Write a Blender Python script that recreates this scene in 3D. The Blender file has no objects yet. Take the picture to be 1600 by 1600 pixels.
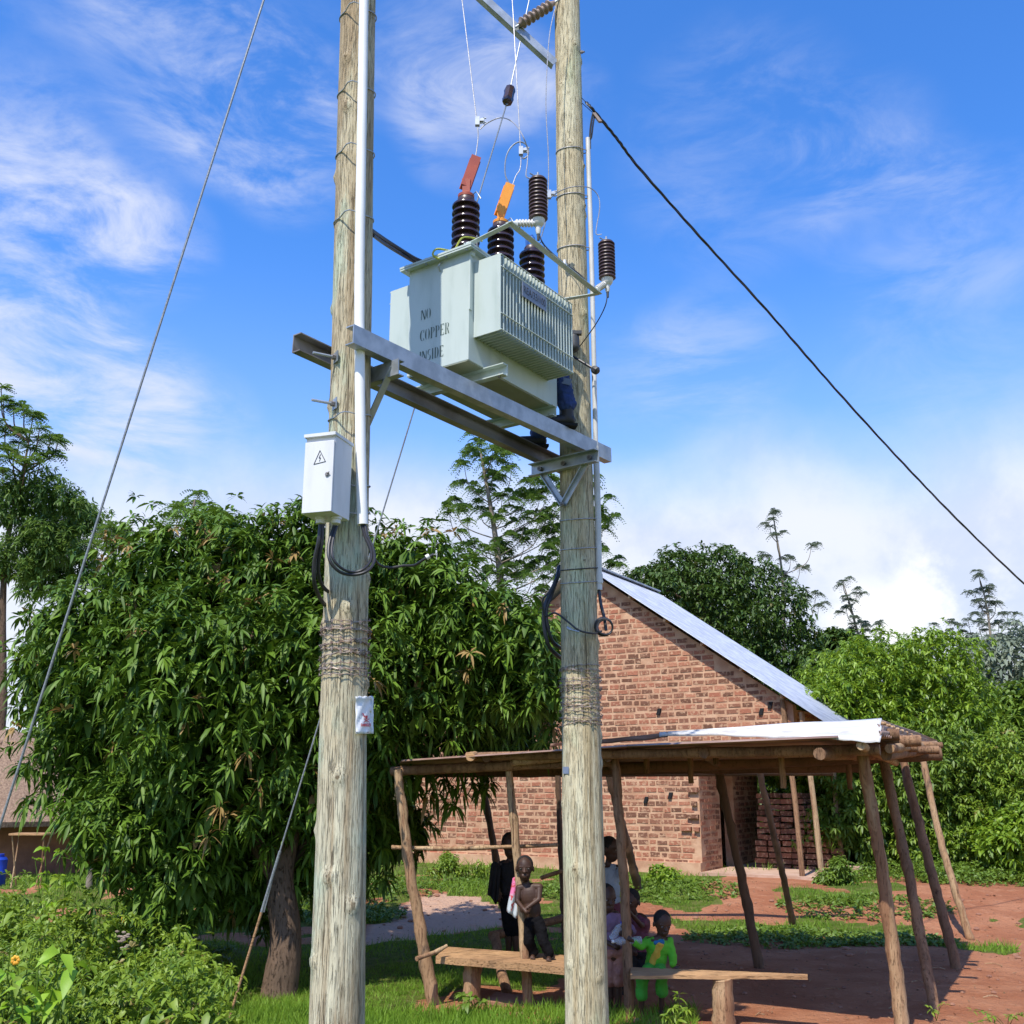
import bpy, bmesh, math, random
import numpy as np
from mathutils import Vector, Matrix
from mathutils import noise as mnoise
R = math.radians
random.seed(7); rng = np.random.default_rng(11)
S = bpy.context.scene; COL = S.collection

# ---------------- camera, world, sun, exposure ----------------
PITCH = R(15.0); CC, SS = math.cos(PITCH), math.sin(PITCH); CZ = 2.0
cam = bpy.data.cameras.new('camera'); camo = bpy.data.objects.new('camera', cam); COL.objects.link(camo)
camo.location = (0, 0, CZ); camo.rotation_euler = (R(90) + PITCH, 0, 0)
cam.sensor_width = 36; cam.lens = 36; cam.clip_end = 3000; cam.clip_start = 0.05
S.camera = camo

def ray(px, py):
    u = (px - 800) / 1600; v = (800 - py) / 1600
    return Vector((u, CC - v * SS, SS + v * CC))
def at(px, py, Y):
    d = ray(px, py); return Vector((0, 0, CZ)) + d * (Y / d.y)
def atz(px, py, z):
    d = ray(px, py); return Vector((0, 0, CZ)) + d * ((z - CZ) / d.z)
def on_plane(px, py, P0, n):
    d = ray(px, py); o = Vector((0, 0, CZ)); return o + d * ((P0 - o).dot(n) / d.dot(n))

SUN_EL = R(56); SH = Vector((0.46, 0.888, 0))
sl = bpy.data.lights.new('sun', 'SUN'); sl.energy = 5.0; sl.angle = R(0.53); sl.color = (1.0, 0.94, 0.84)
so = bpy.data.objects.new('sun', sl); COL.objects.link(so)
LD = Vector((SH.x * math.cos(SUN_EL), SH.y * math.cos(SUN_EL), -math.sin(SUN_EL)))
so.rotation_euler = LD.to_track_quat('-Z', 'Y').to_euler(); so.location = (-10, -20, 30)

W = bpy.data.worlds.new('World'); S.world = W; W.use_nodes = True
nt = W.node_tree; nt.nodes.clear()
def N(t, ty, **kw):
    n = t.nodes.new(ty)
    for k, v in kw.items(): setattr(n, k, v)
    return n
def setin(t, sock, v):
    if isinstance(v, bpy.types.NodeSocket): t.links.new(v, sock)
    else: sock.default_value = v
def M_(t, op, a, b=0.0, c=None, clamp=False):
    n = N(t, 'ShaderNodeMath', operation=op, use_clamp=clamp)
    setin(t, n.inputs[0], a); setin(t, n.inputs[1], b)
    if c is not None: setin(t, n.inputs[2], c)
    return n.outputs[0]
def mix(t, f, a, b, ty='RGBA', blend='MIX'):
    n = N(t, 'ShaderNodeMix', data_type='RGBA', blend_type=blend)
    setin(t, n.inputs['Factor'], f); setin(t, n.inputs[6], a); setin(t, n.inputs[7], b); return n.outputs[2]
def smooth(t, v, a, b, oa=0.0, ob=1.0):
    n = N(t, 'ShaderNodeMapRange', interpolation_type='SMOOTHSTEP')
    setin(t, n.inputs[0], v)
    for i, x in enumerate((a, b, oa, ob)): n.inputs[i + 1].default_value = x
    return n.outputs[0]
def noise(t, vec, scale, detail=4, rough=.55, dist=0.0, w=None):
    n = N(t, 'ShaderNodeTexNoise')
    if vec is not None: t.links.new(vec, n.inputs['Vector'])
    n.inputs['Scale'].default_value = scale; n.inputs['Detail'].default_value = detail
    n.inputs['Roughness'].default_value = rough; n.inputs['Distortion'].default_value = dist
    return n
def rgb(c): return (c[0], c[1], c[2], 1)

sky = N(nt, 'ShaderNodeTexSky', sky_type='NISHITA', sun_disc=False)
sky.sun_elevation = SUN_EL; sky.sun_rotation = R(207); sky.altitude = 1100; sky.air_density = 1.0; sky.dust_density = .6; sky.ozone_density = 2.6
geo = N(nt, 'ShaderNodeTexCoord'); dirv = geo.outputs['Generated']
sep = N(nt, 'ShaderNodeSeparateXYZ'); nt.links.new(dirv, sep.inputs[0])
dz = sep.outputs[2]
# cloud layer coordinates: directions projected on a flat layer overhead
den = M_(nt, 'ADD', M_(nt, 'MAXIMUM', dz, 0.0), 0.22)
px_ = M_(nt, 'DIVIDE', sep.outputs[0], den); py_ = M_(nt, 'DIVIDE', sep.outputs[1], den)
cv = N(nt, 'ShaderNodeCombineXYZ'); nt.links.new(px_, cv.inputs[0]); nt.links.new(py_, cv.inputs[1])
mp = N(nt, 'ShaderNodeMapping'); nt.links.new(dirv, mp.inputs[0])
mp.inputs['Rotation'].default_value = (0, R(42), 0); mp.inputs['Scale'].default_value = (1.0, 1.0, 2.6)
n1 = noise(nt, mp.outputs[0], 7.0, 10, .64, .5).outputs[0]
n1b = noise(nt, mp.outputs[0], 2.6, 4, .5, .2).outputs[0]
n2 = noise(nt, dirv, 3.2, 7, .55, .2).outputs[0]
def blob(px, py, rad, amp):
    d = ray(px, py).normalized()
    n = N(nt, 'ShaderNodeVectorMath', operation='DOT_PRODUCT')
    nt.links.new(dirv, n.inputs[0]); n.inputs[1].default_value = d
    a = math.atan(rad / 1650)
    return smooth(nt, n.outputs['Value'], math.cos(a), 1.0, 0, amp)
acc = 0.0
for b in [(150, 20, 170, .5), (240, 60, 170, .6), (330, 130, 170, .75), (400, 170, 150, .75), (450, 235, 130, .65), (470, 110, 120, .35),
          (0, 215, 150, .6), (50, 290, 150, .7), (140, 350, 150, .7), (240, 385, 110, .45), (0, 330, 120, .3),
          (0, 540, 190, .85), (100, 590, 160, .8), (190, 640, 160, .6), (280, 690, 150, .5),
          (640, 110, 110, .45), (720, 190, 120, .85), (790, 150, 120, .8), (800, 230, 100, .5), (700, 60, 130, .4), (880, 160, 90, .3),
          (1400, 330, 150, .42), (1540, 350, 130, .38), (1330, 250, 160, .2), (1110, 570, 150, .34), (1010, 585, 120, .2), (1160, 240, 220, .3), (1480, 560, 200, .2)]:
    acc = M_(nt, 'ADD', acc, blob(*b))
acc = M_(nt, 'MULTIPLY', M_(nt, 'MINIMUM', acc, 1.0), smooth(nt, n1b, .30, .56))
cir = M_(nt, 'MULTIPLY', acc, smooth(nt, n1, .34, .70), clamp=True)
# white haze / cumulus bank low over the horizon
nz = M_(nt, 'ADD', dz, M_(nt, 'MULTIPLY', M_(nt, 'SUBTRACT', n2, .5), .16))
wx = M_(nt, 'MULTIPLY', sep.outputs[0], .03)
bank = smooth(nt, M_(nt, 'SUBTRACT', nz, wx), .340, .225)
thin = M_(nt, 'MULTIPLY', smooth(nt, dz, .50, .20), .36)
n3 = noise(nt, dirv, 9.0, 8, .6, .1).outputs[0]
sk = N(nt, 'ShaderNodeHueSaturation'); nt.links.new(sky.outputs[0], sk.inputs['Color'])
sk.inputs['Saturation'].default_value = 1.30; sk.inputs['Value'].default_value = 2.75; sk.inputs['Hue'].default_value = .509
c1 = mix(nt, thin, sk.outputs[0], (5.2, 6.6, 9.6, 1))
c2 = mix(nt, M_(nt, 'MULTIPLY', cir, .85), c1, (7.0, 7.4, 8.7, 1))
cc = mix(nt, smooth(nt, n3, .35, .62), (6.1, 6.7, 8.3, 1), (7.9, 8.1, 8.8, 1))
c3 = mix(nt, M_(nt, 'MULTIPLY', bank, .92), c2, cc)
puff = M_(nt, 'MULTIPLY', M_(nt, 'ADD', blob(1480, 940, 110, 1.0), blob(1350, 985, 90, .7)), smooth(nt, n3, .40, .60), clamp=True)
c4 = mix(nt, puff, c3, (10.3, 10.3, 10.4, 1))
bg = N(nt, 'ShaderNodeBackground'); nt.links.new(c4, bg.inputs[0]); bg.inputs[1].default_value = .1
wo = N(nt, 'ShaderNodeOutputWorld'); nt.links.new(bg.outputs[0], wo.inputs[0])
S.view_settings.view_transform = 'Standard'; S.view_settings.look = 'None'; S.view_settings.exposure = 0.24; S.view_settings.gamma = 1
S.cycles.max_bounces = 6; S.cycles.transparent_max_bounces = 8; S.cycles.diffuse_bounces = 3; S.cycles.glossy_bounces = 3

# ---------------- materials ----------------
def newmat(name):
    m = bpy.data.materials.new(name); m.use_nodes = True; t = m.node_tree; t.nodes.clear()
    b = N(t, 'ShaderNodeBsdfPrincipled'); o = N(t, 'ShaderNodeOutputMaterial'); t.links.new(b.outputs[0], o.inputs[0]); return m, t, b, o
def ocoord(t, sc=(1, 1, 1)):
    c = N(t, 'ShaderNodeTexCoord'); mpn = N(t, 'ShaderNodeMapping'); t.links.new(c.outputs['Object'], mpn.inputs[0]); mpn.inputs['Scale'].default_value = sc
    return mpn.outputs[0]
def simple(name, c1, c2=None, rough=.6, scale=6, metal=0, bump=0, sc=(1, 1, 1), spec=.5, detail=5, lo=.35, hi=.65):
    m, t, b, o = newmat(name); c2 = c2 or c1
    v = ocoord(t, sc); n = noise(t, v, scale, detail).outputs[0]
    t.links.new(mix(t, smooth(t, n, lo, hi), rgb(c1), rgb(c2)), b.inputs['Base Color'])
    b.inputs['Roughness'].default_value = rough; b.inputs['Metallic'].default_value = metal
    b.inputs['Specular IOR Level'].default_value = spec
    if bump:
        bn = N(t, 'ShaderNodeBump'); bn.inputs['Distance'].default_value = bump; bn.inputs['Strength'].default_value = 1
        t.links.new(noise(t, v, scale * 3, 5).outputs[0], bn.inputs['Height']); t.links.new(bn.outputs[0], b.inputs['Normal'])
    return m
def wood(name, ca, cb, dark, vs=(26, 26, 1.3), rough=.85, crack=.62, bump=.006, lichen=None, streak=None, knots=False):
    m, t, b, o = newmat(name)
    v = ocoord(t, vs); v2 = ocoord(t, (2.2, 2.2, .8))
    big = noise(t, v2, 1.0, 4).outputs[0]; gr = noise(t, v, 1.0, 7, .65, .4).outputs[0]
    v3 = ocoord(t, (vs[0] * 2.6, vs[1] * 2.6, vs[2] * 3.2)); sp = noise(t, v3, 1.0, 6, .7).outputs[0]
    col = mix(t, smooth(t, big, .36, .62), rgb(ca), rgb(cb))
    if lichen:
        l = noise(t, ocoord(t, (3, 3, 1.1)), 1.3, 5).outputs[0]; col = mix(t, smooth(t, l, .5, .66, 0, .75), col, rgb(lichen))
    col = mix(t, smooth(t, gr, .52, .68, 0, .55), col, rgb([x * .55 for x in cb]))
    col = mix(t, smooth(t, sp, crack, crack + .07, 0, .85), col, rgb(dark))
    if streak:
        st1 = noise(t, ocoord(t, (7, 7, .35)), 1.0, 6, .7, .6).outputs[0]; col = mix(t, smooth(t, st1, .47, .62, 0, .8), col, rgb(streak))
        st2 = noise(t, ocoord(t, (38, 38, .55)), 1.0, 4, .6, .3).outputs[0]; ck = smooth(t, st2, .645, .67); col = mix(t, M_(t, 'MULTIPLY', ck, .9), col, rgb(dark))
        fine = noise(t, ocoord(t, (120, 120, 14)), 1.0, 3, .7).outputs[0]; col = mix(t, smooth(t, fine, .60, .68, 0, .6), col, rgb(dark))
    if knots:
        ka = N(t, 'ShaderNodeAttribute', attribute_name='rnd').outputs['Fac']; col = mix(t, smooth(t, M_(t, 'ADD', ka, M_(t, 'MULTIPLY', gr, .4)), .75, 1.05, 0, .9), col, rgb([x * 1.6 for x in dark]))
    t.links.new(col, b.inputs['Base Color']); b.inputs['Roughness'].default_value = rough; b.inputs['Specular IOR Level'].default_value = .2
    bn = N(t, 'ShaderNodeBump'); bn.inputs['Distance'].default_value = bump; bn.inputs['Strength'].default_value = 1
    h = M_(t, 'ADD', M_(t, 'MULTIPLY', gr, -.8), M_(t, 'MULTIPLY', smooth(t, sp, crack - .08, crack + .07), -.9))
    t.links.new(h, bn.inputs['Height']); t.links.new(bn.outputs[0], b.inputs['Normal'])
    return m
def leafmat(name, ca, cb, trans=.3, rough=.42, third=None, spec=.5, tcol=None):
    m, t, b, o = newmat(name)
    a = N(t, 'ShaderNodeAttribute', attribute_name='rnd'); f = a.outputs['Fac']
    col = mix(t, f, rgb(ca), rgb(cb))
    if third is not None: col = mix(t, smooth(t, f, .955, .975), col, rgb(third))
    t.links.new(col, b.inputs['Base Color']); b.inputs['Roughness'].default_value = rough; b.inputs['Specular IOR Level'].default_value = spec
    tr = N(t, 'ShaderNodeBsdfTranslucent')
    hs = N(t, 'ShaderNodeHueSaturation'); t.links.new(col, hs.inputs['Color']); hs.inputs['Value'].default_value = 1.5; hs.inputs['Hue'].default_value = .485
    t.links.new(hs.outputs[0], tr.inputs[0])
    ms = N(t, 'ShaderNodeMixShader'); ms.inputs[0].default_value = trans
    t.links.new(b.outputs[0], ms.inputs[1]); t.links.new(tr.outputs[0], ms.inputs[2]); t.links.new(ms.outputs[0], o.inputs[0])
    return m
M = {}
M['pole'] = wood('weathered_pole_wood', (.62, .58, .42), (.52, .44, .29), (.10, .075, .045), (62, 62, 2.0), lichen=(.47, .56, .42), crack=.60, bump=.012, streak=(.33, .24, .14), knots=True)
M['pole2'] = wood('weathered_pole_wood_pale', (.66, .61, .43), (.55, .46, .29), (.11, .08, .045), (66, 66, 2.2), lichen=(.55, .58, .38), crack=.60, bump=.012, streak=(.44, .34, .19), knots=True)
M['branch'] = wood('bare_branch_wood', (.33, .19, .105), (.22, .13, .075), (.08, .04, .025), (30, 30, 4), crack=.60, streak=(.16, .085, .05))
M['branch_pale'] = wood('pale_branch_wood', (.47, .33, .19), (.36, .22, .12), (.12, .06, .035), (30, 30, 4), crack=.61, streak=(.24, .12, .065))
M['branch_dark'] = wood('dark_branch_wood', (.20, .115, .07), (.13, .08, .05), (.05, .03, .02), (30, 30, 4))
M['plank'] = wood('sawn_plank_wood', (.50, .30, .15), (.38, .22, .11), (.14, .07, .04), (3, 30, 30), crack=.62, bump=.012)
M['bark'] = wood('tree_bark', (.16, .105, .07), (.11, .075, .05), (.03, .02, .015), (16, 16, 4), bump=.02)
M['barkpale'] = simple('slender_branch_bark', (.26, .22, .17), (.16, .13, .10), .9, 5)
M['galv'] = simple('galvanised_steel', (.44, .47, .49), (.30, .33, .35), .42, 9, .55, lo=.3, hi=.7)
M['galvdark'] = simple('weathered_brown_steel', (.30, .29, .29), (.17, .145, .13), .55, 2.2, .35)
M['trans'] = simple('pale_grey_green_paint', (.49, .56, .525), (.38, .45, .41), .45, 3.5, 0, lo=.45, hi=.85, sc=(2.2, 2.2, .5), detail=9)
M['transdark'] = simple('darker_olive_underside', (.30, .32, .24), (.25, .27, .20), .55, 4)  # darker, more olive tone than the tank, for the plate underneath
M['box'] = simple('light_grey_box_paint', (.66, .67, .69), (.50, .51, .51), .48, 4, lo=.45, hi=.9, sc=(2, 2, .5), detail=9)
M['pvc'] = simple('white_plastic_pipe', (.84, .84, .83), (.78, .78, .76), .35, 4)
M['pvcgrey'] = simple('dull_white_plastic_pipe', (.62, .61, .59), (.52, .52, .50), .5, 4)
M['black'] = simple('black_cable_rubber', (.018, .018, .022), (.03, .03, .033), .42, 8)
M['wiregrey'] = simple('grey_stranded_wire', (.34, .36, .38), (.22, .24, .26), .45, 60, .5)
M['wirelight'] = simple('bright_aluminium_wire', (.46, .46, .47), (.26, .26, .28), .5, 90, .4)
M['porc'] = simple('brown_black_glazed_porcelain', (.035, .020, .020), (.05, .026, .024), .16, 3, spec=.7)
M['rubber'] = simple('dark_brown_silicone', (.075, .042, .036), (.06, .034, .03), .38, 3)
M['porcgrey'] = simple('dusty_brown_porcelain', (.30, .22, .17), (.22, .16, .13), .5, 6)
M['redcap'] = simple('brick_red_rubber_cover', (.40, .085, .045), (.34, .07, .04), .5, 6)
M['orangecap'] = simple('orange_rubber_cover', (.85, .33, .03), (.75, .27, .02), .5, 6)
M['bluecap'] = simple('blue_rubber_cover', (.02, .12, .42), (.02, .09, .33), .5, 6)
M['white'] = simple('off_white_plastic', (.72, .71, .69), (.66, .65, .62), .45, 6)
M['yellowgreen'] = simple('yellow_green_earth_wire', (.5, .5, .06), (.25, .3, .05), .5, 30)
M['copper'] = simple('copper', (.5, .17, .09), (.4, .13, .07), .4, 8, .6)
M['barb'] = simple('rusty_barbed_steel', (.19, .12, .09), (.34, .29, .26), .55, 30, .4)
M['dark'] = simple('dark_paint', (.05, .055, .06), (.04, .04, .045), .5)
M['stencil'] = simple('dark_stencil_paint', (.06, .10, .08), (.09, .13, .11), .7, 20)
M['plate'] = simple('blue_grey_name_plate', (.20, .24, .33), (.16, .20, .29), .5, 20)
M['red'] = simple('red_sign_paint', (.62, .03, .05), (.55, .03, .05), .5)
M['signwhite'] = simple('peeling_white_enamel', (.74, .76, .80), (.56, .60, .64), .4, 22, lo=.52, hi=.7)
M['mortar'] = simple('clay_mortar', (.56, .355, .225), (.44, .245, .15), .95, 3.5, bump=.012, spec=.1)
M['roofmetal'] = simple('galvanised_roof_sheet', (.52, .55, .60), (.38, .41, .47), .48, 1.6, .2, sc=(3, 3, .6))
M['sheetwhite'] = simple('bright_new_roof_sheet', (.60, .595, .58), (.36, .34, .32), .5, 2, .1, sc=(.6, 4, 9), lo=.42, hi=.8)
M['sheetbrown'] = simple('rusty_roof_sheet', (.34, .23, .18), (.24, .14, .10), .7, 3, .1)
M['navy'] = simple('navy_work_trousers', (.018, .045, .17), (.012, .028, .10), .8, 12, bump=.003)
M['boot'] = simple('black_boot_leather', (.02, .018, .02), (.012, .011, .012), .55, 12)
M['skin'] = simple('dark_brown_skin', (.070, .034, .021), (.050, .024, .015), .55, 8, spec=.4)
M['hair'] = simple('short_black_hair', (.008, .007, .007), (.012, .010, .009), .9, 60, bump=.003)
M['eye'] = simple('eye_white', (.30, .26, .22), None, .5)
M['blacktr'] = simple('black_trouser_cloth', (.004, .0038, .005), (.007, .0065, .008), .95, 12, bump=.004, spec=.15)
M['ltblue'] = simple('pale_blue_shirt_cloth', (.30, .38, .47), (.25, .32, .40), .85, 8, bump=.004)
M['mauve'] = simple('mauve_shirt_cloth', (.22, .13, .20), (.17, .10, .16), .85, 8, bump=.004)
M['salmon'] = simple('salmon_shorts_cloth', (.36, .17, .12), (.29, .13, .10), .85, 8, bump=.004)
M['maroon'] = simple('maroon_shirt_cloth', (.15, .035, .06), (.11, .03, .045), .85, 8, bump=.004)
M['green'] = simple('bright_green_cloth', (.10, .46, .02), (.08, .38, .02), .8, 8, bump=.004)
M['green2'] = simple('mid_green_shorts_cloth', (.05, .36, .03), (.04, .28, .03), .8, 8, bump=.004)
M['yellow'] = simple('yellow_cloth_panel', (.58, .38, .04), (.50, .32, .04), .8, 8)
M['collar'] = simple('blue_cloth_collar', (.015, .15, .33), (.012, .12, .27), .8, 8)
M['cyanlabel'] = simple('blue_plastic_cap', (.03, .04, .42), None, .4)
M['jerry'] = simple('blue_plastic_barrel', (.01, .06, .55), (.01, .05, .42), .5)
M['thatch'] = simple('dry_thatch', (.40, .27, .18), (.24, .155, .10), .95, 30, bump=.03, sc=(1, 1, .35))
M['mud'] = simple('mud_wall', (.30, .15, .09), (.23, .11, .07), .95, 4, bump=.01)
M['rag'] = simple('black_cloth', (.006, .006, .007), (.012, .012, .013), .95, 10)
M['flower'] = simple('yellow_petals', (.75, .42, .03), (.65, .30, .02), .6, 10)
M['bushcore'] = simple('paved_concrete_plinth', (.50, .34, .25), (.40, .25, .17), .95, 4, bump=.01)
M['petal'] = simple('brown_seed_head', (.30, .24, .19), (.22, .17, .14), .9, 10)
# printed pink cloth
m, t, b, o = newmat('pink_patterned_cloth'); v = ocoord(t, (9, 9, 9)); n_ = noise(t, v, 1.0, 2).outputs[0]
cz = N(t, 'ShaderNodeSeparateXYZ'); t.links.new(N(t, 'ShaderNodeTexCoord').outputs['Generated'], cz.inputs[0])
cpk = mix(t, smooth(t, M_(t, 'ADD', cz.outputs[2], M_(t, 'MULTIPLY', n_, .4)), .65, .85), (.42, .47, .50, 1), (.62, .16, .33, 1))
cpk = mix(t, smooth(t, noise(t, ocoord(t, (7, 7, 7)), 2.3, 2).outputs[0], .56, .6), cpk, (.45, .06, .07, 1))
t.links.new(cpk, b.inputs['Base Color']); b.inputs['Roughness'].default_value = .85; M['pink'] = m
# bricks: colour per brick from the attribute
m, t, b, o = newmat('burnt_clay_bricks'); a = N(t, 'ShaderNodeAttribute', attribute_name='rnd')
cr = N(t, 'ShaderNodeValToRGB'); t.links.new(a.outputs['Fac'], cr.inputs[0]); e = cr.color_ramp.elements
e[0].color = (.15, .072, .046, 1); e[1].color = (.43, .205, .125, 1)
for p_, c_ in ((.25, (.21, .10, .065, 1)), (.5, (.28, .125, .077, 1)), (.75, (.36, .14, .085, 1))):
    q = e.new(p_); q.color = c_
nn = noise(t, ocoord(t), 16, 5).outputs[0]
col = mix(t, smooth(t, nn, .50, .66, 0, .8), cr.outputs[0], (.52, .325, .205, 1))
t.links.new(col, b.inputs['Base Color']); b.inputs['Roughness'].default_value = .95; b.inputs['Specular IOR Level'].default_value = .1
bn = N(t, 'ShaderNodeBump'); bn.inputs['Distance'].default_value = .01; t.links.new(noise(t, ocoord(t), 25, 5).outputs[0], bn.inputs['Height']); t.links.new(bn.outputs[0], b.inputs['Normal'])
M['brick'] = m
# clear bottle
m, t, b, o = newmat('clear_plastic'); b.inputs['Base Color'].default_value = (.8, .85, .9, 1); b.inputs['Roughness'].default_value = .12
b.inputs['Transmission Weight'].default_value = .75; b.inputs['IOR'].default_value = 1.25; M['clear'] = m
# leaves
M['mango'] = leafmat('mango_leaves', (.034, .084, .008), (.135, .235, .022), .14, .52, (.30, .20, .07), .28)
M['feather'] = leafmat('fine_pinnate_leaves', (.065, .14, .025), (.15, .25, .045), .38, .5)
M['featherfar'] = leafmat('haze_tinted_flat_topped_leaves', (.15, .19, .13), (.22, .26, .18), .25, .6)  # distance haze put into the leaf colour: lighter, greyer green
M['dome'] = leafmat('dome_tree_leaves', (.035, .078, .010), (.085, .150, .020), .2, .5, (.14, .13, .04))
M['bright'] = leafmat('bright_green_leaves', (.085, .175, .010), (.25, .37, .03), .3, .45)
M['bushy'] = leafmat('bush_leaves', (.07, .135, .012), (.16, .25, .025), .25, .5)
M['weed'] = leafmat('weed_leaves', (.10, .19, .014), (.25, .35, .035), .3, .5, (.30, .25, .08))
M['weedbright'] = leafmat('broad_weed_leaves', (.18, .36, .02), (.28, .44, .03), .35, .5)
M['grass'] = leafmat('short_grass', (.085, .19, .010), (.20, .33, .03), .25, .6, (.28, .25, .09), .3)
# ground
m, t, b, o = newmat('red_earth_and_turf'); a = N(t, 'ShaderNodeAttribute', attribute_name='turf'); s2 = N(t, 'ShaderNodeAttribute', attribute_name='sand')
v = ocoord(t); g1 = noise(t, v, 1.3, 6).outputs[0]; g2 = noise(t, v, 22, 6, .7).outputs[0]; g3 = noise(t, v, 5, 6, .6).outputs[0]
dirt = mix(t, smooth(t, g1, .35, .65), (.38, .150, .076, 1), (.48, .215, .115, 1))
dirt = mix(t, s2.outputs['Fac'], dirt, (.60, .40, .28, 1))
dirt = mix(t, smooth(t, g2, .56, .72, 0, .5), dirt, (.23, .09, .05, 1))
dirt = mix(t, smooth(t, g3, .55, .70, 0, .35), dirt, (.62, .33, .19, 1))
turf = mix(t, smooth(t, g3, .35, .65), (.08, .13, .015, 1), (.16, .17, .045, 1))
f = smooth(t, M_(t, 'ADD', a.outputs['Fac'], M_(t, 'MULTIPLY', M_(t, 'SUBTRACT', g2, .5), .8)), .42, .60)
t.links.new(mix(t, f, dirt, turf), b.inputs['Base Color']); b.inputs['Roughness'].default_value = 1; b.inputs['Specular IOR Level'].default_value = .1
bn = N(t, 'ShaderNodeBump'); bn.inputs['Distance'].default_value = .06; t.links.new(M_(t, 'ADD', g2, M_(t, 'MULTIPLY', g3, 1.6)), bn.inputs['Height']); t.links.new(bn.outputs[0], b.inputs['Normal'])
M['ground'] = m

# ---------------- mesh helpers ----------------
class MB:
    def __init__(s): s.v = []; s.f = []; s.a = []
    def add(s, vs, fs, a=None):
        o = len(s.v); s.v += [tuple(x) for x in vs]; s.f += [tuple(i + o for i in f) for f in fs]
        s.a += [a if a is not None else 0.5] * len(vs); return s
    def box(s, c, size, X=(1, 0, 0), Y=(0, 1, 0), Z=(0, 0, 1), a=None, taper=1):
        c = Vector(c); X, Y, Z = Vector(X), Vector(Y), Vector(Z); h = [x / 2 for x in size]
        vs = [c + X * (i * h[0] * (taper if k > 0 else 1)) + Y * (j * h[1] * (taper if k > 0 else 1)) + Z * (k * h[2]) for k in (-1, 1) for j in (-1, 1) for i in (-1, 1)]
        return s.add(vs, [(0, 2, 3, 1), (4, 5, 7, 6), (0, 1, 5, 4), (2, 6, 7, 3), (0, 4, 6, 2), (1, 3, 7, 5)], a)
    def rings(s, rings, cap=True):
        n = len(rings[0]); vs = [p for r in rings for p in r]; fs = []
        for k in range(len(rings) - 1):
            for i in range(n):
                j = (i + 1) % n; fs.append((k * n + i, k * n + j, (k + 1) * n + j, (k + 1) * n + i))
        if cap: fs.append(tuple(range(n))[::-1]); fs.append(tuple((len(rings) - 1) * n + i for i in range(n)))
        return s.add(vs, fs)
    def tube(s, pts, r, n=8, cap=True, wob=0, seed=0):
        pts = [Vector(p) for p in pts]; m_ = len(pts); rs = r if isinstance(r, (list, tuple)) else [r] * m_
        up = Vector((0, 0, 1)); prev = None; rr = []
        for i, p in enumerate(pts):
            d = (pts[min(i + 1, m_ - 1)] - pts[max(i - 1, 0)]).normalized()
            if prev is None:
                x = d.cross(up); x = x if x.length > .05 else d.cross(Vector((1, 0, 0)))
            else: x = prev - d * prev.dot(d)
            x.normalize(); prev = x; y = d.cross(x)
            ring = []
            for k in range(n):
                an = 2 * math.pi * k / n; q = rs[i]
                if wob: q *= 1 + wob * mnoise.noise(Vector((math.cos(an) * .9, math.sin(an) * .9, i * .35 + seed * 7.3)))
                ring.append(p + (x * math.cos(an) + y * math.sin(an)) * q)
            rr.append(ring)
        return s.rings(rr, cap)
    def cyl(s, a, b_, r0, r1=None, n=16): return s.tube([a, b_], [r0, r0 if r1 is None else r1], n)
    def lathe(s, o_, ax, prof, n=24):
        o_ = Vector(o_); ax = Vector(ax).normalized(); x = ax.orthogonal().normalized(); y = ax.cross(x)
        return s.rings([[o_ + ax * z + (x * math.cos(2 * math.pi * k / n) + y * math.sin(2 * math.pi * k / n)) * max(r, 1e-4) for k in range(n)] for r, z in prof])
    def ell(s, c, rad, Rm=None, nu=14, nv=9):
        c = Vector(c); Rm = Rm or Matrix.Identity(3); rr = []
        for i in range(nv + 1):
            th = math.pi * (i + .02) / (nv + .04); rr.append([c + Rm @ Vector((rad[0] * math.sin(th) * math.cos(2 * math.pi * k / nu), rad[1] * math.sin(th) * math.sin(2 * math.pi * k / nu), -rad[2] * math.cos(th))) for k in range(nu)])
        return s.rings(rr)
    def capsule(s, a, b_, r0, r1, n=12):
        a, b_ = Vector(a), Vector(b_); d = (b_ - a); L = d.length; d.normalize(); pr = []
        for i in range(5): t_ = math.pi / 2 * (i / 5); pr.append((r0 * math.sin(t_) + .0003, -r0 * math.cos(t_)))
        for i in range(1, 4): pr.append((r0 + (r1 - r0) * i / 4, L * i / 4))
        for i in range(5): t_ = math.pi / 2 * (1 - i / 5); pr.append((r1 * math.sin(t_) + .0003, L + r1 * math.cos(t_)))
        return s.lathe(a, d, pr, n)
def smoothpath(pts, k=6):
    pts = [Vector(p) for p in pts]; out = []
    for i in range(len(pts) - 1):
        p0 = pts[max(i - 1, 0)]; p1 = pts[i]; p2 = pts[i + 1]; p3 = pts[min(i + 2, len(pts) - 1)]
        for j in range(k):
            u = j / k; out.append(.5 * ((2 * p1) + (p2 - p0) * u + (2 * p0 - 5 * p1 + 4 * p2 - p3) * u * u + (3 * p1 - p0 - 3 * p2 + p3) * u ** 3))
    out.append(pts[-1]); return out
def tag(o, label=None, cat=None, group=None, kind=None):
    if label: o['label'] = label
    if cat: o['category'] = cat
    if group: o['group'] = group
    if kind: o['kind'] = kind
    return o
def link(name, me, mt, parent=None):
    ob = bpy.data.objects.new(name, me); COL.objects.link(ob)
    if mt: me.materials.append(M[mt] if isinstance(mt, str) else mt)
    if parent:
        ob.parent = parent; L = parent.location.copy(); pp = parent.parent
        while pp: L += pp.location; pp = pp.parent
        me.transform(Matrix.Translation(-L))
    return ob
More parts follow.
